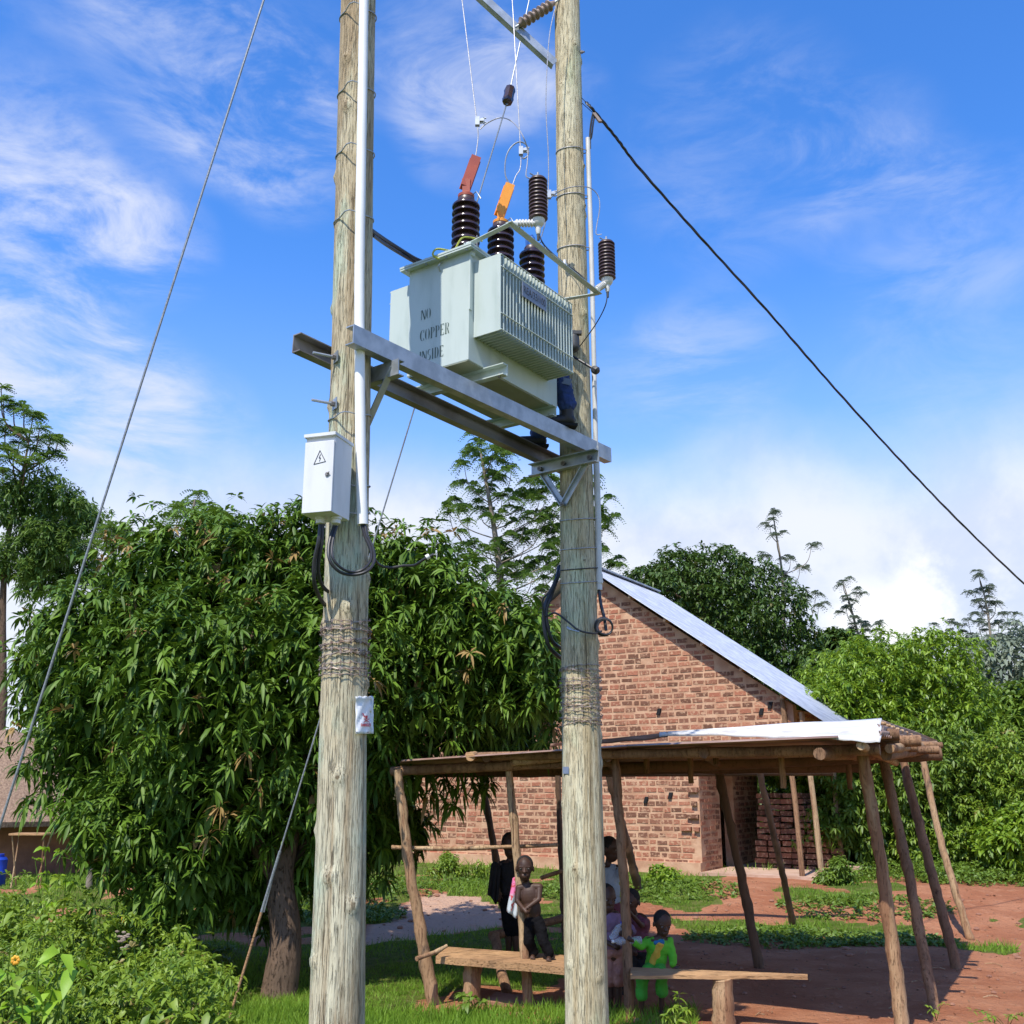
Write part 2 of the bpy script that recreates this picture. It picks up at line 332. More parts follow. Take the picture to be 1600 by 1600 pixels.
def build(mb, name, mt, parent=None, smooth_=True, angle=None, origin=None):
    me = bpy.data.meshes.new(name); me.from_pydata(mb.v, [], mb.f); me.update()
    if any(x != .5 for x in mb.a):
        at_ = me.attributes.new('rnd', 'FLOAT', 'POINT'); at_.data.foreach_set('value', np.array(mb.a, dtype=np.float32))
    bm = bmesh.new(); bm.from_mesh(me); bmesh.ops.recalc_face_normals(bm, faces=bm.faces)
    if smooth_:
        for f_ in bm.faces: f_.smooth = True
        lim = R(angle or 38)
        for e_ in bm.edges:
            if len(e_.link_faces) == 2 and e_.calc_face_angle(0) > lim: e_.smooth = False
    bm.to_mesh(me); bm.free()
    ob = link(name, me, mt, parent)
    if not parent:
        if origin is None:
            vv = np.array(mb.v); origin = (float(vv[:, 0].mean()), float(vv[:, 1].mean()), float(vv[:, 2].min()))
        me.transform(Matrix.Translation(-Vector(origin))); ob.location = origin
    return ob
def empty(name, loc, label, cat, group=None):
    o_ = bpy.data.objects.new(name, None); COL.objects.link(o_); o_.location = loc; o_.empty_display_size = .2
    return tag(o_, label, cat, group)

# leaves, vectorised
def unit(a): return a / np.maximum(np.linalg.norm(a, axis=-1, keepdims=True), 1e-9)
class Leaves:
    def __init__(s): s.V = []; s.F4 = []; s.F3 = []; s.A = []; s.n = 0
    def blade(s, P, D, L, Wd, droop=0.0, fold=.15, rnd=None):      # 8-vertex curved blade
        n = len(P); L = np.broadcast_to(L, n)[:, None]; Wd = np.broadcast_to(Wd, n)[:, None]; D = unit(D)
        side = np.cross(D, np.array([0, 0, 1.0]) + rng.normal(0, .35, (n, 3))); side = unit(side); nrm = np.cross(side, D)
        g = np.array([0, 0, -1.0]); dr = np.broadcast_to(droop, n)[:, None]
        def c(t_): return P + D * L * t_ * (1 - .15 * t_ * dr) + g * L * dr * t_ * t_
        c0, c1, c2, c3 = c(0), c(.35), c(.72), c(1.0); f1 = nrm * Wd * fold
        V = np.stack([c0, c1 - side * Wd * .5 + f1, c1, c1 + side * Wd * .5 + f1, c2 - side * Wd * .36 + f1 * .7, c2, c2 + side * Wd * .36 + f1 * .7, c3], 1)
        b_ = s.n + np.arange(n)[:, None] * 8
        s.F3 += [b_ + np.array([[0, 2, 1]]), b_ + np.array([[0, 3, 2]]), b_ + np.array([[4, 5, 7]]), b_ + np.array([[5, 6, 7]])]
        s.F4 += [b_ + np.array([[1, 2, 5, 4]]), b_ + np.array([[2, 3, 6, 5]])]
        s.V.append(V.reshape(-1, 3)); r_ = rng.random(n) if rnd is None else rnd; s.A.append(np.repeat(r_, 8)); s.n += n * 8
    def diamond(s, P, D, L, Wd, rnd=None, side=None):
        n = len(P); L = np.broadcast_to(L, n)[:, None]; Wd = np.broadcast_to(Wd, n)[:, None]; D = unit(D)
        if side is None: side = unit(np.cross(D, rng.normal(0, .6, (n, 3)) + [0, 0, 1]))
        V = np.stack([P, P + D * L * .45 - side * Wd * .5, P + D * L, P + D * L * .45 + side * Wd * .5], 1)
        b_ = s.n + np.arange(n)[:, None] * 4; s.F4.append(b_ + np.array([[0, 1, 2, 3]]))
        s.V.append(V.reshape(-1, 3)); r_ = rng.random(n) if rnd is None else rnd; s.A.append(np.repeat(r_, 4)); s.n += n * 4
    def grassblade(s, P, D, L, Wd, rnd=None):
        n = len(P); L = np.broadcast_to(L, n)[:, None]; Wd = np.broadcast_to(Wd, n)[:, None]; D = unit(D)
        side = unit(np.cross(D, rng.normal(0, 1, (n, 3)))); V = np.stack([P - side * Wd * .5, P + side * Wd * .5, P + D * L], 1)
        b_ = s.n + np.arange(n)[:, None] * 3; s.F3.append(b_ + np.array([[0, 1, 2]]))
        s.V.append(V.reshape(-1, 3)); r_ = rng.random(n) if rnd is None else rnd; s.A.append(np.repeat(r_, 3)); s.n += n * 3
    def rosettes(s, C, AX, per, L, Wd, droop, spread=(-.5, .9), correlate=.5, fold=.15):
        n = len(C); C = np.repeat(C, per, 0); AX = unit(np.repeat(AX, per, 0)); m_ = len(C)
        x = unit(np.cross(AX, np.array([.3, .5, .8]))); y = np.cross(AX, x)
        az = rng.random(m_) * 2 * np.pi; el = rng.uniform(spread[0], spread[1], m_)
        D = (x * np.cos(az)[:, None] + y * np.sin(az)[:, None]) * np.cos(el)[:, None] + AX * np.sin(el)[:, None]
        ln = L * rng.uniform(.65, 1.2, m_)
        base = np.repeat(rng.random(n), per); rn = np.clip(base * correlate + rng.random(m_) * (1 - correlate), 0, .95)
        pick = np.repeat(rng.random(n) > .975, per); rn = np.where(pick, .99, rn)
        s.blade(C + D * L * .08, D, ln, Wd * ln / L, droop * rng.uniform(.6, 1.3, m_), fold, rn)
    def build(s, name, mt, parent=None):
        V = np.concatenate(s.V); A = np.concatenate(s.A).astype(np.float32)
        f4 = np.concatenate(s.F4) if s.F4 else np.zeros((0, 4), int); f3 = np.concatenate(s.F3) if s.F3 else np.zeros((0, 3), int)
        me = bpy.data.meshes.new(name); me.vertices.add(len(V)); me.vertices.foreach_set('co', V.astype(np.float32).ravel())
        lv = np.concatenate([f4.ravel(), f3.ravel()]).astype(np.int32); me.loops.add(len(lv)); me.loops.foreach_set('vertex_index', lv)
        ls = np.concatenate([np.arange(len(f4)) * 4, len(f4) * 4 + np.arange(len(f3)) * 3]).astype(np.int32)
        me.polygons.add(len(ls)); me.polygons.foreach_set('loop_start', ls)
        me.polygons.foreach_set('use_smooth', np.ones(len(ls), bool))
        me.update(calc_edges=True); a_ = me.attributes.new('rnd', 'FLOAT', 'POINT'); a_.data.foreach_set('value', A)
        ob = link(name, me, mt, parent)
        if not parent:
            o_ = Vector((float(V[:, 0].mean()), float(V[:, 1].mean()), float(V[:, 2].min()))); me.transform(Matrix.Translation(-o_)); ob.location = o_
        return ob
def npa(v): return np.array([v[0], v[1], v[2]], float)
def sphere_pts(n):
    d = unit(rng.normal(0, 1, (n, 3))); return d

# ---------------- terrain ----------------
def sst(a, b_, x):
    t_ = np.clip((x - a) / (b_ - a), 0, 1); return t_ * t_ * (3 - 2 * t_)
def gz(x, y):
    x = np.asarray(x, float); y = np.asarray(y, float)
    h = .38 * sst(14.5, 18.5, y) + .5 * sst(26, 60, y) * 0
    h = h + .25 * sst(-1.5, -5, x) * sst(12, 6, y) * sst(2, 5, y)
    h = h + .02 * np.sin(x * 1.7 + y * .6) * np.cos(y * 1.3 - x * .4) + .012 * np.sin(x * 4.1) * np.sin(y * 3.7 + x)
    return h
def vnoise(x, y, s_, seed=0.0):
    return np.array([mnoise.noise(Vector((a * s_ + seed, b_ * s_ - seed, seed * .37))) for a, b_ in zip(np.ravel(x), np.ravel(y))]).reshape(np.shape(x))
def pix_of(x, y, z):
    zz = z - CZ; dep = y * CC + zz * SS; dep = np.maximum(dep, .1)
    return 800 + 1600 * x / dep, 800 - 1600 * (-y * SS + zz * CC) / dep
# earth areas as polygons in the world: given as points where they lie on the flat yard
def gp(px, py):
    z_ = 0.0
    for _ in range(12):
        p = atz(px, py, z_); z_ = .5 * z_ + .5 * float(gz(p.x, p.y))
    return (p.x, p.y)
EARTH = [[gp(*q) for q in [(870, 1640), (870, 1540), (960, 1490), (930, 1440), (1000, 1418), (1700, 1418), (2300, 1440), (2600, 1700), (1200, 1700)]],
         [gp(*q) for q in [(560, 1478), (600, 1425), (680, 1395), (760, 1402), (800, 1440), (700, 1462), (640, 1475)]],
         [gp(*q) for q in [(250, 1466), (520, 1462), (600, 1450), (600, 1470), (520, 1474), (250, 1476)]],
         [gp(*q) for q in [(620, 1568), (680, 1548), (900, 1535), (900, 1600), (760, 1588), (640, 1590)]],
         [gp(*q) for q in [(1095, 1372), (1250, 1362), (1285, 1385), (1180, 1418), (1120, 1418), (1110, 1395)]],
         [gp(*q) for q in [(1390, 1380), (1500, 1374), (1700, 1372), (2200, 1380), (2200, 1450), (1380, 1428)]]]
SAND = EARTH[1]
TUFT = [[gp(*q) for q in [(1040, 1440), (1120, 1432), (1250, 1442), (1420, 1446), (1440, 1462), (1250, 1470), (1080, 1462)]],
        [gp(*q) for q in [(1480, 1478), (1560, 1470), (1600, 1478), (1540, 1488)]], [gp(*q) for q in [(1560, 1440), (1640, 1436), (1640, 1448), (1560, 1450)]]]
def inside(poly, x, y):
    r_ = np.zeros(x.shape, bool); n = len(poly)
    for i in range(n):
        x0, y0 = poly[i]; x1, y1 = poly[(i + 1) % n]
        c = ((y0 > y) != (y1 > y)) & (x < (x1 - x0) * (y - y0) / (y1 - y0 + 1e-12) + x0); r_ ^= c
    return r_
def turf_at(x, y):
    wx_ = x + .25 * np.sin(y * 2.3 + x) + .12 * np.sin(x * 6 + y * 3); wy_ = y + .25 * np.sin(x * 2.1 + 1.3) + .15 * np.sin(x * 5.3)
    g = np.ones(x.shape)
    for p_ in EARTH: g[inside(p_, wx_, wy_)] = 0
    for p_ in TUFT: g[inside(p_, wx_, wy_)] = 1
    pn_ = np.sin(x * 1.9 + 2 * np.sin(y * 1.1)) * np.sin(y * 2.3 + 1.7 * np.sin(x * 1.3)) + .5 * np.sin(x * 5.1 + y * 3.3) * np.sin(y * 6.1 - x * 2); g[(pn_ > .62) & (y > 14.5) & (y < 20.5)] = 0
    return g
xs = np.concatenate([[-900, -300, -120, -60, -35, -22], np.arange(-14, 18, .14), [22, 30, 45, 80, 150, 400, 900]])
ys = np.concatenate([[-300, -100, -30, -5, 2], np.arange(5, 30, .14), [32, 35, 40, 48, 60, 80, 120, 250, 600, 1500]])
GX, GY = np.meshgrid(xs, ys); GZ = gz(GX, GY); nx, ny = len(xs), len(ys)
idx = np.arange(nx * ny).reshape(ny, nx); F = np.stack([idx[:-1, :-1], idx[:-1, 1:], idx[1:, 1:], idx[1:, :-1]], -1).reshape(-1, 4)
me = bpy.data.meshes.new('ground'); me.from_pydata(np.stack([GX, GY, GZ], -1).reshape(-1, 3).tolist(), [], F.tolist()); me.update()
a_ = me.attributes.new('turf', 'FLOAT', 'POINT'); a_.data.foreach_set('value', turf_at(GX, GY).ravel().astype(np.float32))
a_ = me.attributes.new('sand', 'FLOAT', 'POINT'); a_.data.foreach_set('value', inside(SAND, GX, GY).ravel().astype(np.float32) * .85)
for p_ in me.polygons: p_.use_smooth = True
tag(link('ground', me, 'ground'), kind='structure')

# short grass (uncountable)
def scatter(n, x0, x1, y0, y1): return rng.uniform(x0, x1, n), rng.uniform(y0, y1, n)
GL = Leaves()
for (n, x0, x1, y0, y1, L_, w_) in [(100000, -6.5, 5.5, 9.0, 13, .055, .008), (75000, -9, 8, 13, 20, .085, .012), (16000, -12, 14, 20, 30, .14, .02)]:
    x, y = scatter(n, x0, x1, y0, y1); z = gz(x, y); qx, qy = pix_of(x, y, z)
    k = (qx > -40) & (qx < 1640) & (qy < 1640); x, y, z = x[k], y[k], z[k]
    pn = vnoise(x, y, .8, 3.1); k = (turf_at(x, y) > .5) & (rng.random(len(x)) < .75 + pn * .9); x, y, z, pn = x[k], y[k], z[k], pn[k]
    ln = L_ * rng.uniform(.5, 1.5, len(x)) * (1 + pn * .9); D = np.stack([rng.normal(0, .55, len(x)), rng.normal(0, .55, len(x)), np.ones(len(x))], 1)
    GL.grassblade(np.stack([x, y, z - .005], 1), D, ln, w_, np.clip(rng.random(len(x)) * .6 + .25 + pn * .5, 0, .96))
tag(GL.build('grass', 'grass'), 'short bright green grass growing over the yard around the poles', 'grass', kind='stuff')
# low leafy ground cover patches between house and shelter and right of it
GC = Leaves()
for (cx, cy, r_, h_, n) in [(.9, 17.6, .8, .18, 220), (2.3, 17.8, 1.2, .18, 380), (5.4, 16.6, 1.0, .16, 300), (7.4, 19.6, 1.3, .45, 500), (9.3, 19.6, 1.6, .5, 600), (11.5, 20.0, 1.8, .6, 600), (8.3, 18.9, 1.0, .25, 300), (3.6, 14.8, 1.0, .12, 420), (5.0, 14.6, .7, .14, 300), (-1.8, 18.2, 1.3, .2, 250), (-3.4, 17.4, 1.3, .4, 500), (-2.6, 16.2, .8, .25, 260)]:
    a = rng.random(n) * 6.283; q = np.sqrt(rng.random(n)) * r_; x = cx + q * np.cos(a) * 1.3; y = cy + q * np.sin(a) * .7
    c = np.stack([x, y, gz(x, y) + rng.random(n) * h_ * (1 - q / r_ * .7)], 1)
    GC.rosettes(c, np.tile([0, -.2, 1.0], (n, 1)), 6, .09, .035, .4, (-.1, 1.0))
tag(GC.build('ground_cover', 'bushy'), 'low leafy green ground cover in front of the brick house', 'ground cover', kind='stuff')
# stones and clods
mb = MB()
for i in range(420):
    x = random.uniform(-2, 9); y = random.uniform(9.3, 18)
    if turf_at(np.array([x]), np.array([y]))[0] > .5: continue
    r_ = random.uniform(.008, .03) * random.choice([1, 1, 1.6]); mb.ell((x, y, float(gz(x, y)) + r_ * .2), (r_ * 1.2, r_, r_ * .6), Matrix.Rotation(random.random() * 6, 3, 'Z'), 6, 4)
tag(build(mb, 'soil_clods', 'mud'), 'small clods and pebbles strewn over the red earth yard', 'pebbles', kind='stuff')

# ---------------- utility poles ----------------
LY, RY = 6.30, 8.35
def polex(Yv, a, b_):
    pa = at(a[0], a[1], Yv); pb = at(b_[0], b_[1], Yv)
    return lambda z: Vector((pa.x + (pb.x - pa.x) * (z - pa.z) / (pb.z - pa.z), Yv, z))
LP = polex(LY, (527, 1590), (560, 0)); RP = polex(RY, (917, 1590), (886, 0))
def interp(z, tab):
    for (z0, r0), (z1, r1) in zip(tab, tab[1:]):
        if z <= z1: return r0 + (r1 - r0) * (z - z0) / (z1 - z0)
    return tab[-1][1]
LT = [(-.5, .158), (.75, .152), (2, .143), (3.4, .134), (7.5, .127), (11, .118)]
RT = [(-.5, .17), (.5, .165), (3, .150), (5, .138), (7.5, .127), (12, .115)]
def pole_mesh(cf, tab, top, knots, seed):
    n = 72; rings_ = []; kn = []; z = -.5
    while z <= top:
        c = cf(z); r0 = interp(z, tab); ring = []
        for k in range(n):
            an = 2 * math.pi * k / n; ca, sa = math.cos(an), math.sin(an)
            q = r0 * (1 + .03 * mnoise.noise(Vector((ca * .8, sa * .8, z * 1.1 + seed))) + .022 * mnoise.noise(Vector((ca * 2.2 + seed, sa * 2.2, z * .9))) + .018 * mnoise.noise(Vector((ca * 9, sa * 9, z * .8 + seed))) + .010 * mnoise.noise(Vector((ca * 24, sa * 24, z * 2.0))))
            kk = 0.0
            for (kz, ka, kr, kh) in knots:
                da = (an - ka + math.pi) % (2 * math.pi) - math.pi; d2 = (da * r0 / kr) ** 2 + ((z - kz) / kr) ** 2
                if d2 < 6: q += kh * math.exp(-d2) - kh * .8 * math.exp(-d2 * 14); kk = max(kk, math.exp(-d2 * 2.2))
            ring.append(c + Vector((ca * q, sa * q, 0))); kn.append(kk)
        rings_.append(ring); z += .03
    mb = MB().rings(rings_)
    mb.a = kn + [0.0] * (len(mb.v) - len(kn)); return mb
rk = random.Random(5)
lk = [(zz, an, .035, .024) for zz, an in [(1.05, -2.6), (1.35, -.9), (1.75, 3.0), (2.05, -1.6), (2.45, 2.9), (2.6, -.2), (2.95, -3.0), (3.25, -.1), (3.05, -1.3), (4.4, 3.1), (5.1, 3.0), (5.75, 2.8), (6.1, 3.1), (6.6, -1.9), (3.75, -2.4), (7.0, -2.0), (1.5, -1.9)]]
rkn = [(rk.uniform(.6, 9.3), rk.uniform(-3.2, 0.1), rk.uniform(.025, .04), rk.uniform(.012, .022)) for _ in range(24)]
lp = empty('utility_pole', LP(0), 'round wooden pole with thick white pipe and grey switch box, the nearer of the two', 'utility pole', 'wooden poles carrying the transformer')
build(pole_mesh(LP, LT, 10.2, lk, 1.3), 'shaft', 'pole', lp, angle=80)
rp = empty('utility_pole', RP(0), 'round wooden pole right of the transformer, with thin pipe on its right side', 'utility pole', 'wooden poles carrying the transformer')
build(pole_mesh(RP, RT, 11.0, rkn, 6.1), 'shaft', 'pole2', rp, angle=80)
def on_pole(cf, tab, z, an, ex=0.0):
    c = cf(z); r_ = interp(z, tab) + ex; return c + Vector((math.cos(an) * r_, math.sin(an) * r_, 0))
def band(cf, tab, z, ex=.012, tilt=.02, w=.006, phase=0.0, name='pipe_strap', mt='galv', parent=None, a0=0, a1=2 * math.pi, bulge=None):
    pts = []
    for k in range(41):
        an = a0 + (a1 - a0) * k / 40; e_ = ex
        if bulge: d_ = (an - bulge[0] + math.pi) % (2 * math.pi) - math.pi; e_ += bulge[1] * math.exp(-(d_ / bulge[2]) ** 2)
        pts.append(on_pole(cf, tab, z + tilt * math.cos(an - phase), an, e_))
    mb = MB().tube(pts, w, 6, False); return mb
def zl(py, px=556): return at(px, py, LY - .14).z
def zr(py, px=900): return at(px, py, RY - .14).z
# left conduit
pipe_px = [(569, -60), (568.5, 0), (566, 160), (563, 330), (561.5, 450), (562, 560), (563.5, 700), (566.5, 820)]
pc = empty('conduit_pipe', at(566, 820, 6.10), 'thick bright white plastic pipe strapped up the front of the nearer pole', 'pipe')
pp = [at(x, y, 6.125) for x, y in pipe_px]
build(MB().tube(smoothpath(pp, 4), .0335, 20), 'pipe', 'pvc', pc)
for y in (6, 128, 224, 328, 640, 752, 795):
    z_ = zl(y); q = 0
    b_ = band(LP, LT, z_ - .01, .006, .035, .0045, 1.0, bulge=(-1.58, .070, .34)); build(b_, 'pipe_strap', 'galv', pc)
# right conduit
ppx = [(918.5, 216), (921, 300), (925, 430), (928, 560), (931, 700)]
pr = empty('conduit_pipe', at(936, 925, 8.33), 'thin off white plastic pipe running down the right edge of the farther pole', 'pipe')
def offp(x, y): return at(x, y, RY - .02)
build(MB().tube(smoothpath([offp(*p_) for p_ in ppx], 4), .0215, 14), 'pipe', 'pvcgrey', pr)
build(MB().tube(smoothpath([offp(*p_) for p_ in [(931, 698), (934, 800), (936, 922)]], 4), .027, 14).lathe(offp(936, 908), (0, 0, -1), [(.032, -.06), (.032, .02)], 14), 'lower_sleeve', 'pvcgrey', pr)
for y in (224, 296, 378, 806, 852, 884, 905):
    zz = zr(y); b_ = band(RP, RT, zz, .005, .03, .0045, 1.2, bulge=(0.0, .055, .22)); build(b_, 'pipe_strap', 'wirelight' if y != 884 else 'black', pr)
# barbed wire coils
def coil(cf, tab, z0, z1, turns, label, seed):
    rr = random.Random(seed); mb = MB(); 
    for k in range(turns):
        z_ = z0 + (z1 - z0) * (k + rr.uniform(-.25, .25)) / (turns - 1); tl = rr.uniform(-.035, .035); ph = rr.random() * 6; ex = rr.uniform(.008, .022)
        pts = [on_pole(cf, tab, z_ + tl * math.cos(2 * math.pi * i / 48 - ph) + .004 * math.sin(i * 1.7 + k), 2 * math.pi * i / 48, ex + .004 * math.sin(i * 2.3)) for i in range(49)]
        mb.tube(pts, .0028, 5, False)
        for i in range(0, 48, 3):
            p_ = pts[i]; rad = (p_ - cf(p_.z)).normalized(); tn = rad.cross(Vector((0, 0, 1)))
            for sgn in (1, -1):
                e_ = rad * rr.uniform(-.006, .007) + Vector((0, 0, sgn * rr.uniform(.004, .011))) + tn * rr.uniform(-.008, .008)
                mb.box(p_ + e_ * .35, (.009, .002, .014), tn, rad, (Vector((0, 0, sgn)) + tn * .3).normalized())
    return tag(build(mb, 'barbed_wire', 'barb'), label, 'barbed wire', 'barbed wire wound round the poles')
coil(LP, LT, zl(1052), zl(970), 15, 'rusty barbed wire wound round the nearer pole above the danger sign', 3)
coil(RP, RT, zr(1130), zr(1040), 18, 'rusty barbed wire wound round the farther pole in front of the brick wall', 4)

# ---------------- platform beams ----------------
PD = Vector((.616, .788, 0)).normalized(); PN = Vector((PD.y, -PD.x, 0)); ZU = Vector((0, 0, 1))
A0 = at(552, 521, 5.98); A1 = at(950, 709, 8.46)
def channel(p0, p1, h, w, open_dir, th=.008):      # web + two flanges; open_dir = side the flanges point to
    d = (p1 - p0); L = d.length; d.normalize(); u = d.cross(open_dir).normalized(); u = u if u.z > 0 else -u; o_ = u.cross(d).normalized(); o_ = o_ if o_.dot(open_dir) > 0 else -o_
    c = (p0 + p1) / 2; mb = MB(); mb.box(c, (L, th, h), d, o_, u)
    for s_ in (1, -1): mb.box(c + u * (s_ * (h / 2 - th / 2)) + o_ * (w / 2 + th / 2), (L - .002, w, th), d, o_, u)
    return mb
A0.z += 0; zA = (A0.z + A1.z) / 2
bA = empty('channel_beam', A0, 'shiny grey steel channel beam running in front of both poles below the transformer', 'steel beam', 'steel beams under the transformer')
build(channel(A0, A1 + (A1 - A0).normalized() * .05, .128, .065, -PN), 'channel', 'galv', bA, smooth_=False)
B0 = at(459, 537, 6.14); dB = (A1 - A0).normalized(); B1 = B0 + dB * 3.1
bB = empty('channel_beam', B0, 'brown weathered steel channel beam running behind both poles with its open side to the left', 'steel beam', 'steel beams under the transformer')
# put the rear beam parallel to the front one, half a metre behind it
B0 = A0 - PN * .50 - PD * .07; B0.z = at(459, 537, B0.y).z; B1 = A1 - PN * .50 - PD * .0; B1.z = B0.z + (A1.z - A0.z) - .07
B0 = Vector(B0); bB.location = B0
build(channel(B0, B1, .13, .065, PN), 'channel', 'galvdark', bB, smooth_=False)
def bolt(p, d, L, r_, name='bolt', parent=None, plate=.07, mt='galv', nutat=.05):
    d = Vector(d).normalized(); mb = MB().cyl(p, p + d * L, r_, None, 10)
    x = d.cross(ZU).normalized()
    if plate: mb.box(p + d * .012, (plate, .008, plate), x, d, ZU)
    mb.lathe(p + d * .016, d, [(r_ * 2, 0), (r_ * 2, .022)], 6)
    return build(mb, name, mt, parent)
# brackets on the poles
def bracket(cf, tab, zc, label, side, loc):
    e = empty('support_bracket', loc, label, 'bracket', 'brackets holding the beams to the poles'); return e
zb = zA - .125
# right pole bracket: a channel across the near-left face with a V brace
cR = RP(zb - .03); fr = -PD; r_ = interp(zb, RT) + .012
pa = at(840, 735, 0) if False else None
q0 = cR + fr * (r_) - PN * .36; q1 = cR + fr * (r_) + PN * .33
brR = empty('support_bracket', cR, 'dark steel cross bracket with V brace on the farther pole under the beam ends', 'bracket', 'brackets holding the beams to the poles')
build(channel(q0, q1, .11, .05, fr), 'crosspiece', 'galv', brR, smooth_=False)
for qq in (q0 + PN * .10, (q0 + q1) / 2, q1 - PN * .08):
    build(MB().cyl(qq, qq + fr * .03, .011, None, 8).lathe(qq + fr * .012, fr, [(.022, 0), (.022, .018)], 6), 'bolt', 'galvdark', brR)
vb = cR + fr * (r_ + .01) - ZU * .36 - PN * .02
for s_, e_ in ((-1, q0 + PN * .12), (1, q1 - PN * .12)):
    st = e_ - ZU * .04; d_ = vb - st; build(MB().box((st + vb) / 2, (.05, .010, d_.length), d_.cross(fr).normalized(), fr, d_.normalized()).box((st + vb) / 2 + d_.cross(fr).normalized() * .022 + fr * .016, (.008, .022, d_.length), d_.cross(fr).normalized(), fr, d_.normalized()), 'brace', 'galv', brR, smooth_=False)
build(MB().cyl(vb, vb + fr * .05, .010, None, 8).lathe(vb + fr * .022, fr, [(.020, 0), (.020, .018)], 6), 'bolt', 'galvdark', brR)
# left pole bracket: on the far side (towards +PD), brace dropping to the pole
cL = LP(zb + .0); r_ = interp(zb, LT) + .012; fl = PD
q0 = cL + fl * r_ - PN * .34; q1 = cL + fl * (r_) + PN * .30
brL = empty('support_bracket', cL, 'grey steel bracket and angled brace between the nearer pole and the transformer', 'bracket', 'brackets holding the beams to the poles')
build(channel(q0, q1, .11, .05, fl), 'crosspiece', 'galv', brL, smooth_=False)
vb = cL + fl * (r_ + .02) - ZU * .34
for e_ in (q0 + PN * .1, q1 - PN * .09):
    st = e_ + fl * .035 + ZU * .03; d_ = vb - st
    build(MB().box((st + vb) / 2, (.06, .008, d_.length), d_.cross(fl).normalized(), fl, d_.normalized()).box((st + vb) / 2 + d_.cross(fl).normalized() * .03 - fl * .026, (.008, .05, d_.length), d_.cross(fl).normalized(), fl, d_.normalized()), 'brace', 'galv', brL, smooth_=False)
for (bx, by, ex_, ey_) in ((536, 558, 512, 546), (531, 631, 512, 618)):
    s0 = at(bx, by, 6.18); s1 = s0 - PD * .22 - PN * .0
    t_ = empty('pole_bolt', s0, 'upper threaded bolt with square washer sticking out of the nearer pole' if by < 600 else 'lower threaded bolt with square washer above the grey switch box', 'bolt', 'bolts through the nearer pole')
    fwd = Vector((-.62, -.72, 0)).normalized()
    s0 = LP(s0.z) + fwd * (interp(s0.z, LT) + .004)
    s0 = on_pole(LP, LT, s0.z, math.atan2(-.93, -.62), .004); fwd = Vector((-.80, -.45, 0.0)).normalized(); t_.location = s0
    build(MB().cyl(s0 - fwd * .03, s0 + fwd * .16, .009, None, 10), 'rod', 'galv', t_)
    build(MB().box(s0 + fwd * .006, (.075, .006, .075), fwd.cross(ZU).normalized(), fwd, ZU), 'washer', 'galv', t_, smooth_=False)
    build(MB().lathe(s0 + fwd * .012, fwd, [(.019, 0), (.019, .02)], 6), 'nut', 'galvdark', t_)

# ---------------- transformer ----------------
TYAW = .607; Td = Vector((math.sin(TYAW), math.cos(TYAW), 0)); Tn = Vector((Td.y, -Td.x, 0)); TC = Vector((-.318, 6.90, 0))
ZT, TW, TL, TH = 5.889, .586, 1.21, .893; FD, FA, FB, FZT, FZB = .24, .064, 1.061, 5.805, 5.19
def T(i, j, z): return TC + Td * i + Tn * j + ZU * z
tr = empty('transformer', T(TL / 2, -TW / 2, ZT - TH), 'pale grey green transformer with finned radiators standing on the steel beams between the poles', 'transformer')
ax = (Td, Tn, ZU)
mb = MB().box(T(TL / 2, -TW / 2, ZT - TH / 2), (TL, TW, TH), *ax)
for z_ in (ZT - .5,): pass
for (i_, j_) in ((.012, .004), (TL - .012, .004)): mb.box(T(i_, j_, ZT - .25), (.03, .012, .5 - .004), *ax)
mb.box(T(.02, .012, ZT - .03), (.05, .024, .05), *ax)
tank = build(mb, 'tank', 'trans', tr, smooth_=False)
bv = tank.modifiers.new('b', 'BEVEL'); bv.width = .005; bv.segments = 2; bv.limit_method = 'ANGLE'
ov = .055; mb = MB().box(T(TL / 2, -TW / 2, ZT + .008), (TL + 2 * ov, TW + 2 * ov, .016), *ax).box(T(TL / 2, -TW / 2, ZT - .009), (TL + 2 * ov - .006, TW + 2 * ov - .006, .014), *ax)
lid = build(mb, 'lid', 'trans', tr, smooth_=False)
for i in range(9):
    for j_ in (ov - .022, -TW - ov + .022):
        mb = MB().lathe(T(.0 + i * TL / 8, j_, ZT - .022), ZU, [(.011, 0), (.011, .05)], 6)
    if i < 9: build(MB().lathe(T(i * TL / 8, ov - .022, ZT - .026), ZU, [(.011, 0), (.011, .055)], 6), 'lid_bolt', 'galv', lid)
for j in range(4): build(MB().lathe(T(-ov + .022, -TW + j * TW / 3, ZT - .026), ZU, [(.011, 0), (.011, .055)], 6), 'lid_bolt', 'galv', lid)
